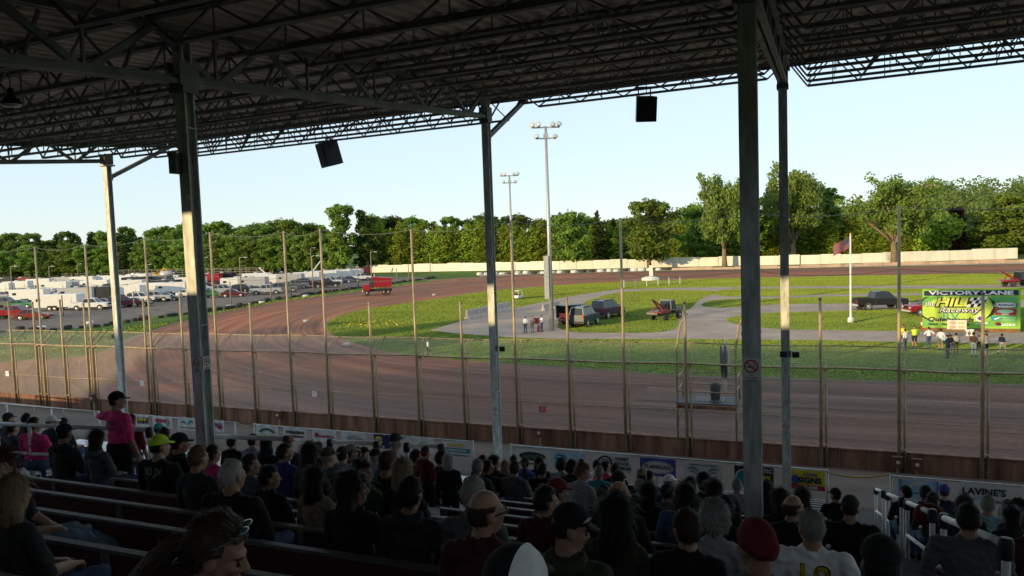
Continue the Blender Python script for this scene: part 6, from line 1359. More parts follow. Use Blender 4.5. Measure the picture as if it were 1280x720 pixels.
def make_pose(key, seated=True, lean=0.0, yaw=0.0, pitch=0.0, wf=1.0, belly=0.0, arms='lap', side=0.0, voxel=.0105, twist=0.0, legs='std'):
    B = Body(); Z = .53 if seated else .94
    P = V3(0, 0, Z); T = Matrix.Rotation(twist, 3, 'Z') @ Matrix.Rotation(-side, 3, 'Y') @ Matrix.Rotation(-lean, 3, 'X'); tq = lambda x, y, z: P+T @ V3(x, y, z)
    # torso
    B.ell(tq(0, -.01, .0), (.172*wf, .128+.02*belly, .125), THIGH, T); B.ell(tq(0, .005+.03*belly, .13), (.158*wf+.02*belly, .122+.05*belly, .16), SHIRT, T)
    B.ell(tq(0, .0, .31), (.178*wf, .122, .19), SHIRT, T); B.ell(tq(0, -.03, .36), (.160*wf, .085, .12), SHIRT, T)
    sh = {s: tq(s*.178*wf, -.015, .425) for s in (-1, 1)}
    B.cap(tq(-.13*wf, -.02, .43), tq(.13*wf, -.02, .43), .068, .068, SHIRT); B.cap(tq(-.06, -.025, .475), tq(.06, -.025, .475), .055, .055, SHIRT); B.cap(tq(0, -.02, .46), tq(0, -.01, .53), .072, .058, SHIRT)
    N = tq(0, -.012, .49); hl = Matrix.Rotation(yaw+twist, 3, 'Z') @ Vector((0, .022, .155)); H = N+(T @ V3(0, 0, .0))+Vector((T @ V3(0, 0, .15)).xy.to_3d())*.55+hl
    B.cap(N-V3(0, 0, .03), H+V3(0, 0, -.05)-Matrix.Rotation(yaw+twist, 3, 'Z') @ V3(0, .025, 0), .060*min(1.12, wf), .054*min(1.12, wf), SKIN)
    M = head(B, H, yaw+twist, pitch, min(1.1, .5+.5*wf))
    # legs
    for s in (-1, 1):
        hp = P+V3(s*.092*wf, .0, -.02)
        if seated:
            kn = V3(s*(.13+.03*wf), .44, .50); an = V3(s*.14, .47 if legs == 'std' else .36, .085)
            if legs == 'ext': kn = V3(s*.1, .46, .52); an = V3(s*.09, .84, .26)
        elif legs == 'walk': kn = V3(s*.09, .16*s+.08, .52); an = V3(s*.09, .34*s-.05, .10 if s > 0 else .16)
        elif legs == 'bend': kn = V3(s*.11, .05, .50); an = V3(s*.12, -.02, .085)
        else: kn = V3(s*.105, .025, .50); an = V3(s*.12, -.01+.03*s, .085)
        B.cap(hp, kn, .098*min(1.2, wf), .066, THIGH); B.cap(kn, an, .064, .045, LEG); B.ell(kn.lerp(an, .3)+V3(0, -.015, 0), (.056, .058, .10), LEG)
        fd = V3(s*.25, 1, 0).normalized() if legs != 'walk' else V3(s*.1, 1, 0).normalized()
        B.cap(an+V3(0, -.02, -.045), an+fd*.15+V3(0, 0, -.055), .042, .036, SHOE); B.cap(an, an+V3(0, 0, -.04), .047, .046, SHOE)
    # arms
    for s in (-1, 1):
        a = arms if isinstance(arms, str) else arms[0 if s < 0 else 1]; S = sh[s]; up_ = (0, 0, 1)
        if a == 'lap': el = tq(s*.255*wf, .03, .17); wr = P+V3(s*.10, .27, .10)
        elif a == 'knees': el = tq(s*.25*wf, .14, .20); wr = P+V3(s*.09, .44, .13)
        elif a == 'hang': el = tq(s*.255*wf, -.03, .14); wr = tq(s*.265*wf, .06, -.11); up_ = (s, 0, 0)
        elif a == 'hip': el = tq(s*.40*wf, -.07, .22); wr = tq(s*.20*wf, .02, .06)
        elif a == 'cross': el = tq(s*.25*wf, .06, .17); wr = tq(-s*.06, .20, .22)
        elif a == 'phone': el = tq(s*.23*wf, .10, .19); wr = tq(s*.07, .30, .30)
        elif a == 'can': el = tq(s*.26*wf, .08, .16); wr = tq(s*.20, .34, .21)
        elif a == 'head': el = tq(s*.33*wf, .10, .40); wr = H+V3(s*.10, .05, -.06)
        elif a == 'out': el = tq(s*.42*wf, .06, .38); wr = tq(s*.50*wf, .26, .28)
        elif a == 'lean': el = tq(s*.24*wf, .16, .22); wr = tq(s*.16, .42, .16)
        B.cap(S, el, .062*wf, .05, SHIRT); B.cap(S.lerp(el, .35), S.lerp(el, .72), .064*wf, .060, SHIRT); B.cap(el, wr, .045, .033, SLEEVE); hand(B, wr+(wr-el).normalized()*.02, (wr-el), s, up_, .8)
    me = B.mesh('person', voxel); POSES[key] = (me, H.copy(), M.copy(), N.copy(), T.copy(), P.copy()); return POSES[key]
for k, a in dict(
    sit0=dict(), sitL=dict(yaw=R(38)), sitR=dict(yaw=R(-42)), sitF=dict(lean=R(24), arms='knees', pitch=R(6)), sitW=dict(wf=1.22, belly=.8, yaw=R(-14)), sitWL=dict(wf=1.2, belly=.6, yaw=R(28)),
    sitN=dict(wf=.88, yaw=R(16)), sitNR=dict(wf=.88, yaw=R(-65)), sitD=dict(wf=.9, lean=R(10), pitch=R(-28), arms='phone'), sitH=dict(wf=1.0, arms=('lap', 'head'), yaw=R(-8)), sitRR=dict(wf=1.0, yaw=R(-78)),
    sitX=dict(wf=1.08, lean=R(6), arms='cross', yaw=R(10)), sitExt=dict(wf=.9, yaw=R(-70), legs='ext', twist=R(-40)), sitCan=dict(wf=1.12, yaw=R(-58), pitch=R(-16), arms=('can', 'lap'), belly=.4, lean=R(8)),
    pony=dict(wf=.9, yaw=R(-58), pitch=R(-20), lean=R(50), side=R(4), arms='phone', voxel=.007),
    stand0=dict(seated=False, wf=1.15, belly=.6, arms=('out', 'hang'), yaw=R(-30)), standLean=dict(seated=False, lean=R(32), arms='lean', yaw=R(35), legs='bend', wf=1.1, belly=.7), standBend=dict(seated=False, lean=R(16), arms='phone', yaw=R(-60), pitch=R(-22), wf=.92),
    stand=dict(seated=False, arms='hang'), standX=dict(seated=False, arms='cross', wf=1.05), standHip=dict(seated=False, arms='hip', wf=1.1, belly=.5), standPh=dict(seated=False, arms='phone', pitch=R(-15), wf=.92), walk=dict(seated=False, arms='hang', legs='walk')).items(): make_pose(k, **a)

# hair, hats and other things worn on the head (head frame: origin in the skull, face towards +Y)
HAIRM = {k: mk('hair_'+k, c, .6, .35, 60, stretch=(3, 3, .4)) for k, c in {'black': (.012, .011, .011), 'brown': (.045, .026, .016), 'dkbrown': (.022, .014, .010), 'grey': (.26, .245, .23), 'white': (.48, .46, .43), 'blond': (.27, .195, .11), 'auburn': (.09, .035, .018), 'ginger': (.14, .07, .035)}.items()}
ACC = {}
def hair_shell(thick, bald=False, curly=0.0, seed=1):
    mb = MB(); nz = lambda q, f: noise.noise(Vector(q)*f+Vector((seed, 0, 0)))
    def fn(q):
        d = Vector((q.x/.08, q.y/.1, q.z/.11)).normalized(); t = thick*(1+.35*nz(d, 3)+.30*nz((d.x*4, d.y*4, d.z*1.2), 5))+curly*(.5+nz(d, 9))+.0025*nz((d.x*5, d.y*5, d.z), 8); e_ = .10*nz(d, 6)
        face = (d.y > .28+e_ and d.z < .50+e_) or (d.y > -.1+e_ and d.z < -.12+e_) or d.z < -.60+e_
        ear = abs(d.x) > .8 and d.z < .05 and d.y > -.25
        if face or ear: t = -.014
        if bald and d.z > .30: t = -.014
        return Vector((d.x*(.076+t), -.012+d.y*(.096+t), .018+d.z*(.106+t)))
    mb.ell((0, 0, 0), (.08, .1, .11), 60, 44, 0, None, fn); return mb
def drape(mb, L, w_, th=.05, seed=1, yoff=0):
    def fn(q):
        k = (q.z/(L/2)); a = math.atan2(q.x, q.y+.0001); return Vector((q.x*(1+.12*math.sin(7*a+seed))*(1-.10*k), q.y*(1+.18*math.sin(9*a+seed)), q.z+.012*math.sin(5*a+seed)*(k < 0)))
    mb.ell((0, -.058+yoff, .03-L/2+.02), (w_, th, L/2), 30, 16, 0, None, fn)
def mk_acc():
    rg = np.random.default_rng(9)
    def strands(mb, n, ln, flare, key):
        V = np.array(mb.v); F_ = [f for f in mb.f]; ids = rg.integers(0, len(F_), n*4); k = 0
        for i in ids:
            q = V[list(F_[i])].mean(0); r_ = np.linalg.norm((q-np.array([0, -.012, .02]))/np.array([.077, .097, .107]))
            if r_ < 1.02 or (q[1] > .03 and q[2] < .06): continue
            o = (q-np.array([0, -.02, .02])); o /= np.linalg.norm(o); d = np.array([0, -.35 if key != 'longpony' else -1.5, -1.0]); d = d-o*(d@o); d /= max(1e-6, np.linalg.norm(d)); d = d+rg.normal(size=3)*.28; t = np.cross(d, o); t /= max(1e-6, np.linalg.norm(t)); L_ = ln*rg.uniform(.5, 1.3); w_ = .0035
            a = q+o*.001-d*.01; m = q+d*L_*.5+o*(.003+flare*rg.uniform(0, 1)); e = q+d*L_+o*flare*rg.uniform(-.3, 1.2)
            mb.add([a-t*w_, a+t*w_, m+t*w_, m-t*w_, e], [(0, 1, 2, 3), (3, 2, 4)]); k += 1
            if k >= n: break
    LEN = {'short': (420, .030, .007), 'buzz': (260, .012, .003), 'fringe': (200, .025, .006), 'curly': (700, .035, .022), 'long': (650, .11, .014), 'bob': (600, .08, .014), 'big': (750, .12, .020), 'pony': (420, .05, .007), 'bun': (420, .045, .010), 'longpony': (110, .03, .0004)}
    def fin(nm, mb, key, mat=M_BLACK):
        if nm == 'hair': strands(mb, *LEN[key], key)
        o = mb.build(nm, mat, None, True); ACC[key] = o.data; bpy.data.objects.remove(o)
    fin('hair', hair_shell(.012), 'short'); fin('hair', hair_shell(.006, False, 0, 4), 'buzz'); fin('hair_', hair_shell(.005, False, 0, 4), 'under'); fin('hair', hair_shell(.009, True), 'fringe'); fin('hair', hair_shell(.030, False, .022, 3), 'curly')
    mb = hair_shell(.020, seed=5); drape(mb, .36, .098, .06); fin('hair', mb, 'long')
    mb = hair_shell(.020, seed=6); drape(mb, .24, .100, .065, 2); fin('hair', mb, 'bob')
    mb = hair_shell(.028, seed=8); drape(mb, .46, .125, .07, 3); fin('hair', mb, 'big')
    mb = hair_shell(.012, seed=9)
    mb.tube([(0, -.10, .05), (0, -.15, .04), (0, -.17, -.06), (.01, -.165, -.18), (.015, -.15, -.30)], [.03, .042, .045, .036, .012], 12); fin('hair', mb, 'pony')
    mb = hair_shell(.013, seed=10); mb.ell((0, -.07, .135), (.042, .042, .04), 16, 10, 0, None, lambda q: q*(1+.15*math.sin(q.x*200))); fin('hair', mb, 'bun')
    mb = hair_shell(.016, seed=12); pts_ = [(.0, -.10, .04), (.0, -.14, .02), (.0, -.19, -.06), (.0, -.23, -.16), (.01, -.26, -.26), (.015, -.28, -.36)]
    for k_ in range(9): a_ = k_*.7; mb.tube([(p[0]+.016*math.cos(a_)*(1+i*.12), p[1]+.016*math.sin(a_)*(1+i*.1), p[2]-.01*(k_ % 3)*i) for i, p in enumerate(pts_)], [.013, .016, .017, .016, .013, .004], 7); fin('hair', mb, 'longpony')
    mb = MB(); mb.ell((0, -.012, .05), (.087, .109, .098), 24, 14, 0, None, lambda q: Vector((q.x, q.y, max(q.z, -.004+.0*q.y)))); fin('hat_crown', mb, 'cap')
    mb = MB(); n = 12; pts = [(-.072, .072)]+[(math.sin(a)*.078, .080+math.cos(a)*.085) for a in [(-1.35+2.7*i/n) for i in range(n+1)]]+[(.072, .072)]
    mb.prism(pts, .006, 0, Matrix.Translation((0, 0, .046)) @ Matrix.Rotation(R(-8), 4, 'X')); fin('brim', mb, 'brim')
    mb = MB(); mb.ell((0, -.012, .03), (.088, .108, .118), 24, 16, 0, None, lambda q: Vector((q.x, q.y-.01*(q.z < 0), max(q.z, -.02-.3*max(0, -q.y)))));  mb.ell((0, -.115, .0), (.028, .02, .022), 12, 8); fin('bandana', mb, 'bandana')
    mb = MB(); mb.tube([(-.075, .01, .0), (-.076, .085, .012), (-.03, .112, .008), (0, .112, .014), (.03, .112, .008), (.076, .085, .012), (.075, .01, .0)], .004, 6)
    for s in (-1, 1): mb.tube([(s*.012, .114, .012), (s*.02, .116, -.018), (s*.05, .110, -.018), (s*.062, .103, .01)], .003, 6)
    fin('glasses', mb, 'glasses')
    mb = MB()
    for s in (-1, 1): mb.ell((s*.036, .062, .112), (.034, .012, .022), 14, 8, 0, Matrix.Rotation(R(-50), 3, 'X')); mb.tube([(s*.066, .055, .10), (s*.088, .0, .055), (s*.085, -.05, .02)], .0035, 6)
    mb.tube([(-.012, .07, .118), (.012, .07, .118)], .004, 6); fin('sunglasses', mb, 'shades')
    mb = MB(); mb.tube([(-.088, -.01, 0), (-.092, -.01, .07), (-.05, -.012, .142), (0, -.012, .152), (.05, -.012, .142), (.092, -.01, .07), (.088, -.01, 0)], .011, 8)
    for s in (-1, 1): mb.lathe((s*.088, -.008, -.01), [(.02, -.02), (.038, -.018), (.038, .018), (.02, .02)], 14, 0, 'X')
    fin('headphones', mb, 'phones'); mb = MB(); mb.ell((-.034, .083, -.004), (.0125, .008, .0075)); fin('eye', mb, 'eye_a'); mb = MB(); mb.ell((.034, .083, -.004), (.0125, .008, .0075)); fin('eye', mb, 'eye_b')
    mb = MB()
    mb.tube([(.10*math.sin(a), -.045-.075*math.cos(a), -.135-.035*math.cos(a)) for a in [R(-125+25*k) for k in range(11)]], [.016, .024, .034, .042, .048, .05, .048, .042, .034, .024, .016], 10); fin('hood', mb, 'hood')
    mb = MB(); mb.ell((0, .0935, -.062), (.022, .006, .0085)); fin('lips', mb, 'lips')
    mb = MB()
    for s in (-1, 1): mb.tube([(s*.016, .089, .018), (s*.035, .086, .023), (s*.054, .074, .016)], .0045, 6)
    fin('eyebrows', mb, 'brows')
mk_acc()
CL = {k: mk('cloth_'+k, c, .9, .22, 5, bump=.25) for k, c in {'black': (0.0122, 0.0122, 0.0130), 'charcoal': (0.0304, 0.0312, 0.0330), 'grey': (0.1042, 0.1085, 0.1128), 'ltgrey': (.30, .305, .32), 'white': (.80, .80, .80), 'pink': (.70, .05, .21), 'hotpink': (.85, .065, .27), 'red': (.13, .012, .015), 'maroon': (0.0651, 0.0104, 0.0157), 'blue': (0.0434, 0.0694, 0.2604), 'denim': (0.0521, 0.0868, 0.1649), 'ltdenim': (0.1736, 0.2344, 0.3125), 'navy': (0.0157, 0.0209, 0.0477), 'teal': (0.0521, 0.2604, 0.2951), 'sky': (0.2604, 0.4514, 0.5208), 'olive': (0.0477, 0.0521, 0.0304), 'green': (0.0260, 0.0781, 0.0347), 'lime': (.55, .78, .06), 'tan': (0.2257, 0.1736, 0.1128), 'lavender': (0.2344, 0.2257, 0.3125), 'purple': (0.0868, 0.0694, 0.2430), 'brown': (0.0608, 0.0391, 0.0260), 'plaid': (0.0781, 0.0868, 0.1042), 'orange': (0.4774, 0.0868, 0.0260), 'yellow': (.80, .70, .05), 'khaki': (0.2083, 0.1649, 0.1042)}.items()}
SK = [mk('skin_a', (.42, .235, .16), .55, .1, 8), mk('skin_b', (.35, .19, .13), .55, .1, 8), mk('skin_c', (.47, .275, .20), .55, .1, 8)]
M_EYE = mk('eye_dark', (.03, .02, .015), .2, 0); M_LIP = mk('lip', (.30, .10, .09), .5, 0); M_IRID = mk('mirror_lens', (.35, .40, .08), .12, .4, 12, .6, rgb2=(.1, .3, .5))
CAN = None
def person(pose, loc, rz, sc, shirt, pants, label, hair=None, hcol='brown', hat=None, hatcol='black', extra=(), sleeve='short', shorts=False, shoe='black', group=None, skin=0, back=False):
    me, H, M, N, T, P = POSES[pose]; o = bpy.data.objects.new('person', me); COL.objects.link(o); o.location = loc; o.rotation_euler = (0, 0, rz); o.scale = (sc,)*3
    tag(o, label, 'person', group); s = SK[skin % 3]
    for i, m in enumerate((s, CL[shirt], CL[shirt] if sleeve == 'long' else s, CL[pants], s if shorts else CL[pants], CL.get(shoe, CL['black']))): setmat(o, i, m)
    Mx = Matrix.Translation(H) @ M.to_4x4()
    def att(key, nm, mat, K=None):
        c = bpy.data.objects.new(nm, ACC[key]); COL.objects.link(c); c.parent = o; c.matrix_local = Mx @ (K or Matrix.Identity(4)); setmat(c, 0, mat); return c
    if hair: att('under' if hat and hair in ('short', 'buzz', 'fringe', 'curly') else hair, 'hair', HAIRM[hcol])
    if hat in ('cap', 'backcap'):
        K = Matrix.Rotation(math.pi, 4, 'Z') if hat == 'backcap' else Matrix.Identity(4); c = att('cap', 'cap', CL[hatcol], K)
        b = bpy.data.objects.new('brim', ACC['brim']); COL.objects.link(b); b.parent = c; setmat(b, 0, CL[hatcol])
    elif hat: att(hat, hat, CL[hatcol])
    if sleeve == 'long' and (len(label)*7+int(loc[0]*13)) % 3 < 2 and 'jacket' not in label and pose.startswith('sit'):
        c = bpy.data.objects.new('hood', ACC['hood']); COL.objects.link(c); c.parent = o; c.matrix_local = Matrix.Translation(N+(H-N).xy.to_3d()*.4+Vector((0, 0, .15))) ; setmat(c, 0, CL[shirt])
    for e in [q for x in extra for q in (('eye_a', 'eye_b') if x == 'eyes' else (x,))]:
        att(e, {'phones': 'headphones', 'shades': 'sunglasses', 'brows': 'eyebrows', 'eye_a': 'eye', 'eye_b': 'eye'}.get(e, e), {'glasses': M_BLACKP, 'shades': M_BLACKP, 'phones': M_BLACKP, 'eye_a': M_EYE, 'eye_b': M_EYE, 'lips': M_LIP, 'brows': HAIRM.get(hcol, HAIRM['brown'])}[e])
    return o
def row_of(v): return min(ROWS, key=lambda q: abs(q-v))
OCC = []
DBGP = False
def seat(x, yt, D, pose, shirt, label, hair='short', hcol='dkbrown', pants='denim', rz=None, **k):
    """seated spectator whose crown shows at photo pixel (x, yt), about D metres deep"""
    p = PD(x, yt, D); v = row_of(p.y-.26); wd = .52 if 'W' in pose else .43; me_, H = POSES[pose][:2]; hy = H.y*.5
    for v_ in sorted(ROWS, key=lambda r_: abs(r_-(p.y-.26-H.y))+((.5 if p.y > 6 else 3) if r_ < p.y-.62-H.y else 0)):
        uu = PV(x, yt, v_+.26+hy).x
        if all(abs(vo-v_) > .3 or abs(uo-uu) > (wd+wo)/2 for uo, vo, wo in OCC): v = v_; break
    q = PV(x, yt, v+.26+hy); u = q.x; z = FZ(v); OCC.append((u, v, wd)); top = H.z+.125+(.02 if k.get('hat') else .012)
    sc = (q.z-z-.05)/(top-.05); sc = max(.87, min(1.09, sc))
    rr = random.Random(int(x*7+yt)); y0 = v+.26
    if DBGP: pj = proj((u, v+.26+hy, z+.44+sc*(top-.42))); print('SEAT %d want %d got %d D %.1f row %.2f ask %.2f sc %.2f'%(x, yt, pj[1], pj[2], v, p.y-.26, sc))
    # hips stay on the 0.44 m seat whatever the size of the person
    return person(pose, (u-H.x*sc, y0+hy-H.y*sc, z+.44-.42*sc), rr.uniform(-.08, .08) if rz is None else R(rz), sc, shirt, pants, label, hair, hcol, skin=rr.randint(0, 2), **k)
def stand(x, yt, D, pose, shirt, label, hair='short', hcol='dkbrown', pants='denim', rz=0, z=None, **k):
    p = PD(x, yt, D); v = p.y; vr = row_of(v-.4); zf = FZ(vr) if z is None else z; OCC.append((p.x, vr, .5)); H = POSES[pose][1]; sc = (p.z-zf)/(H.z+.13); sc = max(.6, min(1.12, sc)); M = Matrix.Rotation(R(rz), 3, 'Z'); off = M @ Vector((H.x, H.y, 0))*sc
    return person(pose, (p.x-off.x, p.y-off.y, zf), R(rz), sc, shirt, pants, label, hair, hcol, **k)
def field(x, yf, yt, pose, shirt, label, hair='short', hcol='dkbrown', pants='denim', rz=180, group=None, **k):
    p = G(x, yf, .03); D = depth(p); h = PD(x, yt, D).z; H = POSES[pose][1]; sc = max(.7, min(1.15, h/(H.z+.13)))
    return person(pose, (p.x, p.y, .03), R(rz)+TH, sc, shirt, pants, label, hair, hcol, group=group, **k)
def back_print(o, kind, mat, txt=None, size=.2, zoff=.30, pose='sit0', depth_=.128, wf=1.0, curve=True):
    """printed marks hugging the back of a shirt (child of the person)"""
    me, H, M, N, T, P = POSES[pose]; dg = None
    K = Matrix.Translation(P) @ T.to_4x4() @ Matrix.Translation((0, -depth_, zoff)) @ Matrix(((1, 0, 0, 0), (0, 0, 1, 0), (0, 1, 0, 0), (0, 0, 0, 1))) @ Matrix.Diagonal((1, 1, -1, 1))
    if txt: c = text_mesh(kind, txt, size, mat, o, K, .001, 0, .004)
    else: c = flat(kind, bars(7, size*1.3, size*.6, 0, len(o['label'])) + bars(9, size*1.5, size*.3, -size*.6, 7), mat, o, K, 0)
    # wrap on to the body surface
    bm_me = o.data; from mathutils.bvhtree import BVHTree
    bv = BVHTree.FromPolygons([v.co for v in bm_me.vertices], [p.vertices for p in bm_me.polygons])
    import bmesh
    b = bmesh.new(); b.from_mesh(c.data); bmesh.ops.triangulate(b, faces=b.faces); bmesh.ops.subdivide_edges(b, edges=[e for e in b.edges if e.calc_length() > size*.25], cuts=2, use_grid_fill=True)
    for v in b.verts:
        st = Vector(v.co); st.y -= .4; hit = bv.ray_cast(st, Vector((0, 1, 0)))
        if hit[0] is not None: v.co.y = hit[0].y-.006
    b.to_mesh(c.data); b.free(); return c
def proj(p):
    d = Vector(p)-CAM; dd = d.dot(fw); return 640+F*d.dot(r2)/dd, 360-F*d.dot(u2)/dd, dd
# ------------------------------------------------------------------ the crowd
near = dict(extra=('eyes', 'brows'))
stand(164, 518, 12.6, 'stand', 'red', 'child in a red top and jeans standing right of the pink-shirted man', 'short', 'brown', 'denim', rz=10)
stand(494, 542, 10.3, 'standLean', 'purple', 'man in a blue shirt and dark cap standing and leaning left', 'short', 'grey', 'denim', rz=-35, hat='cap', hatcol='charcoal')
stand(532, 558, 11.6, 'stand', 'red', 'short haired youth in red standing right of the leaning man', 'short', 'auburn', 'black', rz=-20)
stand(561, 568, 10.4, 'stand', 'black', 'white haired person in a long dark jacket left of the middle column', 'bob', 'white', 'black', rz=0, sleeve='long')
stand(728, 579, 8.4, 'standBend', 'ltgrey', 'woman in a pale grey top with her hair in a bun, standing and looking down', 'bun', 'ginger', 'black', rz=-10)
# left foreground
seat(18, 616, 3.5, 'sitN', 'charcoal', 'blond haired woman cut off at the bottom left corner', 'bob', 'blond')
seat(2, 575, 5.6, 'sitExt', 'charcoal', 'dark haired woman at the left edge, pale jeans stretched along the bench', 'long', 'auburn', 'ltdenim', rz=-35)
o = seat(268, 645, 3.15, 'pony', 'charcoal', 'woman with long brown ponytail and mirrored sunglasses pushed up, face turned right', 'longpony', 'brown', rz=0, sleeve='long', extra=('eyes', 'lips', 'brows', 'shades'))
for c in o.children:
    if c.name.startswith('sunglasses'): setmat(c, 0, M_IRID)
seat(16, 530, 13.0, 'sitW', 'plaid', 'man in grey plaid shirt at the far left of the bleacher', 'short', sleeve='long', rz=4)
seat(42, 521, 13.6, 'sitW', 'pink', 'seated heavy person in a bright pink top on the left bleacher', 'short', 'brown')
seat(33, 515, 16.5, 'sit0', 'black', 'dark clad person beyond the seated pink top on the left bleacher')
seat(10, 515, 16.5, 'sit0', 'charcoal', 'person in dark cap with white front at the left edge of the bleacher', hat='cap', hatcol='charcoal')
seat(64, 517, 16, 'sitR', 'navy', 'person in a white cap on the left bleacher beyond the pink top', hat='cap', hatcol='white'); seat(79, 522, 15.4, 'sitL', 'charcoal', 'dark capped person beside the white cap on the left bleacher', hat='cap', hatcol='black')
seat(80, 529, 10.3, 'sitX', 'charcoal', 'man in a dark cap and grey shirt left of the pink-shirted standing man', hat='cap', hatcol='black', sleeve='long'); seat(121, 539, 9.4, 'sitN', 'grey', 'brown haired woman in a grey hoodie in front of the pink-shirted standing man', 'long', 'brown', sleeve='long')
o = stand(146, 490, 10.6, 'stand0', 'hotpink', 'standing man in a bright pink t-shirt and black cap with a grey back print', 'short', 'black', 'black', rz=-6, hat='cap', hatcol='black')
back_print(o, 'back_print', CL['grey'], None, .13, .36, 'stand0', .13)
seat(198, 528, 16.4, 'sit0', 'lavender', 'person in a teal cap on the bleacher below the eagle banner', hat='cap', hatcol='teal'); seat(205, 536, 14.8, 'sitL', 'grey', 'brown haired person beside the teal cap', 'bob', 'brown')
o = seat(199, 543, 7.9, 'sitW', 'black', 'heavy man in a lime green cap and black shirt with pale back lettering', hat='cap', hatcol='lime'); back_print(o, 'back_print', CL['ltgrey'], 'M3 JX', .10, .40, 'sitW', .14)
seat(224, 540, 8.9, 'sitR', 'black', 'curly black haired person in black between the lime cap and the column', 'curly', 'black', hat='cap', hatcol='black', sleeve='long'); seat(247, 557, 7.2, 'sit0', 'charcoal', 'balding ginger man in front of the double-signed column', 'buzz', 'ginger'); seat(266, 560, 9.0, 'sitW', 'pink', 'person in dark pink right of the double-signed column, hidden by the ginger man', 'short', 'brown')
seat(291, 580, 5.1, 'sitW', 'black', 'silver haired man in a black shirt above the ponytail woman', 'short', 'white'); seat(313, 573, 7.6, 'sitR', 'grey', 'youth in a grey shirt turned right, beside the silver haired man', 'short', 'brown'); seat(338, 602, 5.2, 'sitR', 'black', 'dark cropped man in black right of the silver haired man', 'short', 'black')
seat(290, 546, 13.2, 'sit0', 'black', 'dark haired man in black below the leaf arc banner', sleeve='long'); seat(316, 542, 13.2, 'sit0', 'lavender', 'person in a lavender grey top behind the white rail', hat='cap', hatcol='black', sleeve='long'); seat(332, 547, 13.2, 'sitL', 'black', 'person in black right of the lavender grey top', 'bob', 'black', sleeve='long')
seat(356, 555, 10.4, 'sitR', 'blue', 'brown haired person in a blue jacket below the block letter banner', 'short', 'brown', sleeve='long'); seat(361, 545, 14, 'sit0', 'navy', 'person in an orange red cap below the block letter banner', hat='cap', hatcol='orange')
seat(387, 552, 9.2, 'sitN', 'olive', 'long haired woman in dark olive right of the blue jacket', 'long', 'brown', sleeve='long'); seat(397, 553, 11.6, 'sit0', 'charcoal', 'dark person half hidden by the long haired woman in olive'); seat(410, 560, 9.0, 'sitW', 'black', 'older man in a camouflage cap below the red script banner', 'fringe', 'grey', hat='cap', hatcol='olive')
seat(394, 590, 6.0, 'sitN', 'tan', 'woman with long dark hair and a tan jacket low left of centre', 'long', 'dkbrown', sleeve='long')
seat(428, 559, 10.1, 'sitX', 'grey', 'man in a dark cap and black vest with grey sleeves', hat='cap', hatcol='charcoal', sleeve='long'); seat(438, 556, 11.2, 'sitR', 'red', 'person in a red top and khaki cap near the lime shirt', hat='cap', hatcol='khaki'); seat(446, 561, 12.2, 'sit0', 'lime', 'person in a neon lime shirt below the pale script banner'); seat(455, 561, 12.0, 'sitR', 'black', 'person in a black cap just right of the neon lime shirt', hat='cap', hatcol='black')
seat(469, 562, 11.0, 'sit0', 'ltgrey', 'man in a black cap and pale grey shirt left of the leaning man', 'fringe', 'grey', hat='cap', hatcol='black'); seat(484, 563, 8.5, 'sitW', 'black', 'big dark man in a brown cap below the leaning man', hat='cap', hatcol='brown'); seat(503, 575, 7.9, 'sitN', 'black', 'blond long haired woman in black below the leaning man', 'bob', 'blond', sleeve='long')
seat(520, 563, 10.6, 'sitR', 'charcoal', 'dark haired person just right of the leaning man')
seat(552, 564, 11.4, 'sitR', 'black', 'grey haired person in black left of the white haired one')
o = seat(442, 597, 5.4, 'sitR', 'black', 'woman in black with sunglasses on her long dark hair', 'big', 'dkbrown', sleeve='long', extra=('shades',)); seat(453, 579, 6.9, 'sitRR', 'green', 'pale faced dark haired woman turned right in a grey green top', 'bob', 'black', sleeve='long', **near)
o = seat(513, 601, 5.4, 'sit0', 'charcoal', 'broad shouldered man with cropped dark hair and faint back lettering', 'short', 'black', sleeve='long'); back_print(o, 'back_print', CL['olive'], 'Colburn', .09, .30, 'sit0', .13)
# centre
seat(597, 576, 11.0, 'sit0', 'charcoal', 'grey haired person in dark clothes at the foot of the middle column', 'short', 'grey'); seat(610, 578, 11.4, 'sitR', 'black', 'brown haired person with glasses beside the middle column', 'short', 'brown', extra=('glasses',)); seat(603, 571, 14.2, 'sit0', 'black', 'dark head farthest left at the middle column'); seat(618, 571, 13.2, 'sitR', 'black', 'black haired person in black right at the middle column', 'bob', 'black', sleeve='long')
seat(631, 582, 13.0, 'sitN', 'grey', 'small blond woman right of the middle column', 'bob', 'blond'); seat(643, 579, 12.4, 'sitX', 'grey', 'broad man in a grey t-shirt below the oval banner', 'short', 'brown'); seat(656, 573, 13.4, 'sitN', 'blue', 'woman with a ponytail in royal blue below the oval banner', 'pony', 'brown', sleeve='long'); seat(642, 571, 16, 'sit0', 'charcoal', 'dark head in the front row below the oval banner'); seat(674, 572, 14.4, 'sit0', 'black', 'dark haired person in black right of the royal blue woman', 'bob', 'dkbrown')
seat(678, 582, 12.0, 'sitW', 'black', 'short haired broad man in black, right of the grey t-shirt'); seat(701, 577, 14.8, 'sitX', 'ltgrey', 'curly haired person in a pale grey shirt below the swoosh banner', 'curly', 'brown'); seat(715, 579, 14.8, 'sitR', 'charcoal', 'dark haired person left of the standing grey-topped woman', 'curly', 'black')
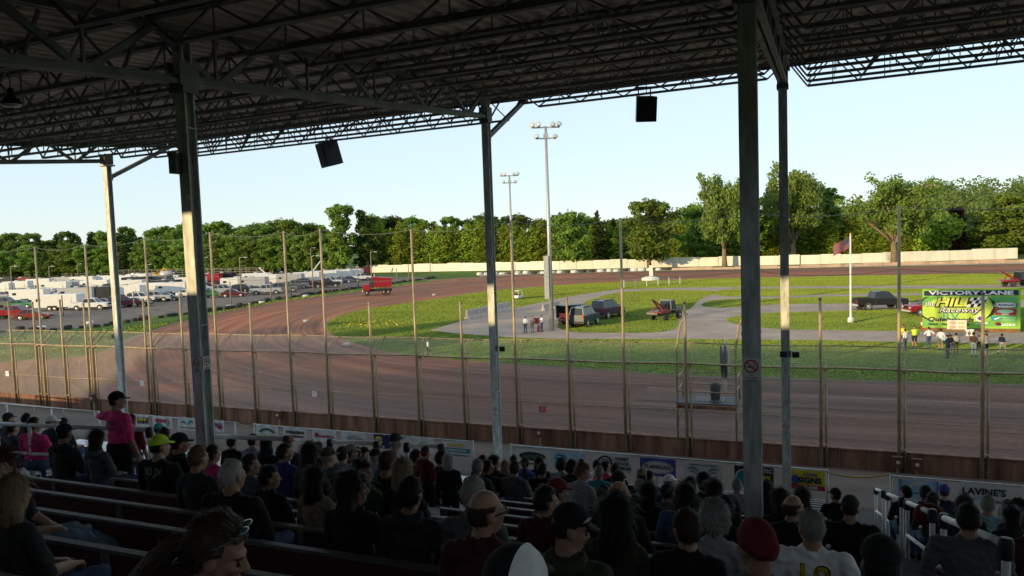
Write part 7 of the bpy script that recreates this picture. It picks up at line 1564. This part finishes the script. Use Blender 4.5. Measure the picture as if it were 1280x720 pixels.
seat(592, 595, 5.3, 'sit0', 'grey', 'tall man with cropped grey hair left of the bald man with glasses', 'buzz', 'grey'); seat(607, 612, 4.1, 'sitR', 'maroon', 'bald man with black glasses in a dark maroon shirt', 'fringe', 'brown', extra=('glasses',)); seat(697, 602, 6.4, 'sitR', 'grey', 'man in a faded red cap and grey shirt', hat='cap', hatcol='red'); seat(683, 614, 5.4, 'sitR', 'maroon', 'young man with cropped dark hair in a maroon t-shirt', 'short', 'black')
o = seat(712, 637, 3.8, 'sitCan', 'olive', 'man in a black cap with a white patch, olive hoodie, holding a can', 'short', 'black', sleeve='long', hat='cap', hatcol='black', extra=('eyes', 'brows'))
for c in o.children:
    if c.name.startswith('cap'):
        mb = MB(); Mp = Matrix.Translation((.072, .058, .085)) @ Matrix.Rotation(R(-50), 4, 'Z') @ Matrix.Rotation(R(62), 4, 'X')
        for rr0, z, nm, mm in ((.026, .0, 'patch', CL['white']), (.021, .003, 'patch_field', CL['black'])):
            mb = MB(); mb.add([Mp @ Vector((sx*rr0*.85, sy*rr0, z)) for sx, sy in ((-1, -.8), (-.8, -1), (.8, -1), (1, -.8), (1, .8), (.8, 1), (-.8, 1), (-1, .8))], [tuple(range(8))]); mb.build(nm, mm, c)
        text_mesh('patch_letter', 'H', .034, CL['white'], c, Mp @ Matrix.Translation((0, 0, .005)), .0005, 0, .001)
Hc = POSES['sitCan']; wr = o.matrix_basis @ (Hc[5]+Hc[4] @ Vector((-.205, .45, .20)))
mb = MB(); mb.lathe((0, 0, 0), [(.024, -.062), (.032, -.055), (.033, .05), (.026, .062), (.024, .06)], 16); tag(mb.build('drink_can', mk('can_teal', (.16, .30, .32), .3, .15, 8, .6), None, True, wr+Vector((0, 0, .03))), 'teal metal drink can held by the man in the patched black cap', 'can')
o = seat(643, 690, 1.95, 'sit0', 'black', 'person in a black cap with a white back panel at the bottom edge', 'short', 'black', hat='cap', hatcol='black')
for c in o.children:
    if c.name.startswith('cap'):
        mb = MB(); mb.ell((.004, -.013, .05), (.0875, .110, .0995), 24, 14, 0, None, lambda q: Vector((max(q.x, .022), q.y, max(q.z, -.003)))); mb.build('cap_panel', CL['white'], c, True)
seat(746, 576, 15.6, 'sit0', 'white', 'dark haired person in white below the seal of the stock division banner'); seat(757, 577, 15.4, 'sitR', 'pink', 'person in a bright pink top in the front row', 'short', 'black'); seat(749, 585, 12.8, 'sit0', 'teal', 'grey haired person in a turquoise shirt', 'short', 'grey'); seat(769, 581, 14.6, 'sit0', 'black', 'dark haired person in black right of the bright pink top', 'short', 'black')
seat(773, 590, 8.8, 'sitW', 'black', 'big person in a curved black cap in the middle rows', 'curly', 'black', hat='cap', hatcol='black', sleeve='long'); seat(774, 602, 6.7, 'sitR', 'black', 'bald man in black right of the standing grey-topped woman', 'fringe', 'dkbrown'); seat(754, 615, 7.6, 'sitL', 'charcoal', 'child with brown hair left of the bald man in black', 'short', 'brown'); seat(802, 587, 12.0, 'sitX', 'navy', 'man in a tan cap and navy jacket below the oval word banner', hat='cap', hatcol='tan', sleeve='long'); seat(812, 592, 12.6, 'sitR', 'charcoal', 'dark head right of the tan cap', 'short', 'black')
seat(800, 606, 9.4, 'sit0', 'tan', 'grey haired child sized head in front of the long dark haired one', 'short', 'grey'); seat(810, 607, 8.0, 'sitN', 'black', 'person with long straight dark hair, seen from behind near centre right', 'long', 'dkbrown'); seat(837, 597, 11.6, 'sitR', 'purple', 'person in a white cap and violet blue top', 'short', 'black', hat='cap', hatcol='white', sleeve='long'); seat(768, 624, 4.9, 'sitN', 'olive', 'woman with a great fall of dark hair and olive top, low centre', 'big', 'black', sleeve='long')
seat(856, 606, 7.0, 'sitX', 'denim', 'woman with long black hair in a denim blue jacket', 'long', 'black', sleeve='long'); seat(863, 599, 9.8, 'sit0', 'charcoal', 'brown haired head right behind the denim blue jacket', 'short', 'brown'); seat(879, 596, 9.8, 'sitL', 'black', 'curly black haired person below the winged banner', 'curly', 'black'); seat(892, 601, 9.4, 'sitN', 'charcoal', 'woman with long dark hair below the right of the winged banner', 'long', 'dkbrown')
seat(835, 622, 5.9, 'sitR', 'grey', 'person in a black cap wearing black headphones', 'short', 'black', hat='cap', hatcol='black', extra=('phones',)); o = seat(857, 645, 4.3, 'sitL', 'black', 'man with mid brown grey hair and a black shirt with a pale graphic', 'short', 'brown'); back_print(o, 'back_print', CL['grey'], None, .09, .30, 'sitL', .13)
seat(892, 637, 4.9, 'sitN', 'ltgrey', 'woman with curly grey hair and a pale top', 'curly', 'grey'); seat(906, 625, 6.2, 'sit0', 'black', 'dark cropped head left of the thick right column', 'short', 'black'); seat(914, 648, 5.2, 'sitN', 'charcoal', 'dark haired head behind the red bandana', 'bob', 'dkbrown')
# right of the thick column
seat(921, 602, 12.2, 'sit0', 'ltgrey', 'grey haired person left beside the thick right column', 'short', 'grey'); seat(958, 604, 10.2, 'sit0', 'navy', 'dark haired person in navy between the two right columns', 'bob', 'black'); seat(975, 614, 7.5, 'sitN', 'black', 'brown haired woman with sunglasses on her head, between the right columns', 'bob', 'brown', extra=('shades',)); seat(992, 621, 6.3, 'sitR', 'black', 'bald man in black at the foot of the slim right column', 'fringe', 'brown'); seat(1002, 612, 9.2, 'sitN', 'charcoal', 'long haired woman right of the slim right column', 'long', 'dkbrown', extra=('shades',))
seat(1044, 614, 11.2, 'sitL', 'black', 'person in a black cap beside the end of the short benches', hat='cap', hatcol='black'); seat(1063, 622, 7.4, 'sitW', 'black', 'broad man in a grey cap and black shirt beside the stair aisle', hat='cap', hatcol='charcoal')
o = seat(1013, 643, 4.7, 'sitWL', 'white', 'grey haired man with glasses in a white shirt bearing a big yellow number', 'short', 'grey', extra=('glasses',))
nb = mk('number_yellow', (.62, .40, .03), .7, .1, 6); back_print(o, 'number', M_INK, '18', .26, .315, 'sitWL', .16); q = back_print(o, 'number', nb, '18', .24, .315, 'sitWL', .16); q.location = (0, -.004, 0)
seat(944, 652, 4.3, 'sitL', 'grey', 'person in a red bandana cap below the thick right column', None, 'brown', hat='bandana', hatcol='red'); seat(1101, 676, 3.2, 'sit0', 'black', 'person in a round black cap at the bottom right', 'short', 'black', hat='cap', hatcol='black')
# right bleacher
seat(1132, 608, 12.6, 'sitL', 'black', 'dark haired person in black below the left of the blue seal banner', 'short', 'black'); seat(1158, 606, 12.2, 'sitF', 'black', 'person in black stooping in front of the blue seal banner', 'short', 'black', sleeve='long'); seat(1180, 604, 13.2, 'sit0', 'navy', 'person in a blue cap and navy shirt right of the blue seal banner', hat='cap', hatcol='blue'); seat(1167, 618, 10.8, 'sitR', 'charcoal', 'dark haired person with a red bag behind the third handrail', 'short', 'brown')
seat(1207, 621, 9.4, 'sitR', 'charcoal', 'brown haired person below the arched lettering banner', 'bob', 'brown'); seat(1235, 620, 10.0, 'sitW', 'sky', 'grey haired person in a light turquoise shirt at right', 'short', 'grey'); seat(1211, 630, 6.2, 'sitW', 'grey', 'very broad dark haired man in a grey shirt behind the nearest handrail', 'short', 'black'); seat(1263, 637, 8.0, 'sitN', 'black', 'woman with long dark hair at the right bleacher', 'long', 'black'); seat(1260, 628, 11, 'sit0', 'tan', 'brown haired head behind the light turquoise shirt', 'short', 'brown'); seat(1273, 629, 10, 'sitL', 'charcoal', 'dark haired head at the right edge of the bleacher', 'curly', 'dkbrown'); seat(1290, 640, 6.4, 'sitW', 'maroon', 'person in a dark red shirt cut by the right edge', 'short', 'brown')
p = PD(1161, 640, 10.2); mb = MB(); mb.ell((0, 0, .16), (.2, .13, .17), 14, 10); t = mb.build('bag', CL['red'], None, True, (p.x, p.y, p.z-.2)); tag(t, 'red bag held low behind the third handrail', 'bag'); mb = MB(); mb.tube([(-.1, 0, .3), (-.06, 0, .42), (.06, 0, .42), (.1, 0, .3)], .012, 6); mb.build('handle', M_BLACK, t)
# infield: officials, crowd at victory lane, walker
field(657, 416, 396, 'stand', 'white', 'official in white shirt and jeans, left of the three by the tall light pole', pants='denim', rz=150); field(665.5, 415.5, 395, 'standX', 'ltgrey', 'official in a grey patterned top and pale shorts, middle of the three by the pole', pants='khaki', rz=200, shorts=True); field(677.5, 414.5, 394.5, 'standPh', 'white', 'official in white shirt and blue jeans, right of the three by the pole', pants='denim', rz=120)
field(535.5, 446, 424, 'walk', 'white', 'person in white top and dark shorts walking along the near lawn edge', pants='charcoal', rz=-80, shorts=True)
g = 'people at victory lane'
field(1129, 435, 406.5, 'standX', 'yellow', 'person in a yellow top behind the white shirted one, left end of the victory group', pants='denim', rz=150); field(1131.5, 438.5, 411.5, 'stand', 'white', 'person in a white shirt and blue jeans at the left end of the victory group', pants='denim', rz=30); field(1143, 434, 408, 'standHip', 'lime', 'broad person in a neon yellow green shirt at victory lane', pants='charcoal', rz=160, shorts=True)
field(1161, 435.5, 409, 'standHip', 'white', 'person in a white shirt and dark jeans in front of the sign left part', pants='denim', rz=10); field(1176, 438, 411.5, 'standX', 'white', 'person in a white shirt and khaki shorts in front of the presentation board', pants='khaki', rz=-20, shorts=True)
field(1184.5, 448, 419, 'standPh', 'navy', 'person in a navy jacket holding a light blue bundle at victory lane', pants='navy', rz=20, sleeve='long'); field(1188, 443, 418.5, 'stand', 'black', 'person in black just behind the navy jacket at victory lane', pants='denim', rz=0); field(1195, 443, 416.5, 'stand', 'ltgrey', 'person in a grey and lime top and dark trousers right of the presentation board', pants='olive', rz=-30)
field(1217, 446, 416, 'standX', 'brown', 'man in a brown shirt and jeans left of the right fence post', pants='ltdenim', rz=-60); field(1223.5, 438, 422, 'stand', 'ltgrey', 'child in grey between the brown shirted man and the fence post', pants='black', rz=-20); field(1233, 446.5, 417.5, 'standPh', 'ltgrey', 'person in a patterned pale top and black shorts right of the fence post', pants='black', rz=30, shorts=True, hat='cap', hatcol='charcoal'); field(1252.5, 443, 417.5, 'walk', 'navy', 'person in a navy and white top walking at the right of victory lane', pants='ltgrey', rz=-70)
p = G(1182, 441); mb = MB(); mb.ell((0, 0, 1.05), (.42, .16, .22), 14, 10, 0, Matrix.Rotation(R(20), 3, 'Y')); tag(mb.build('cloth_bundle', CL['sky'], None, True, (p.x, p.y-.35, 0)), 'light blue cloth bundle carried by the navy jacketed person', 'bundle')
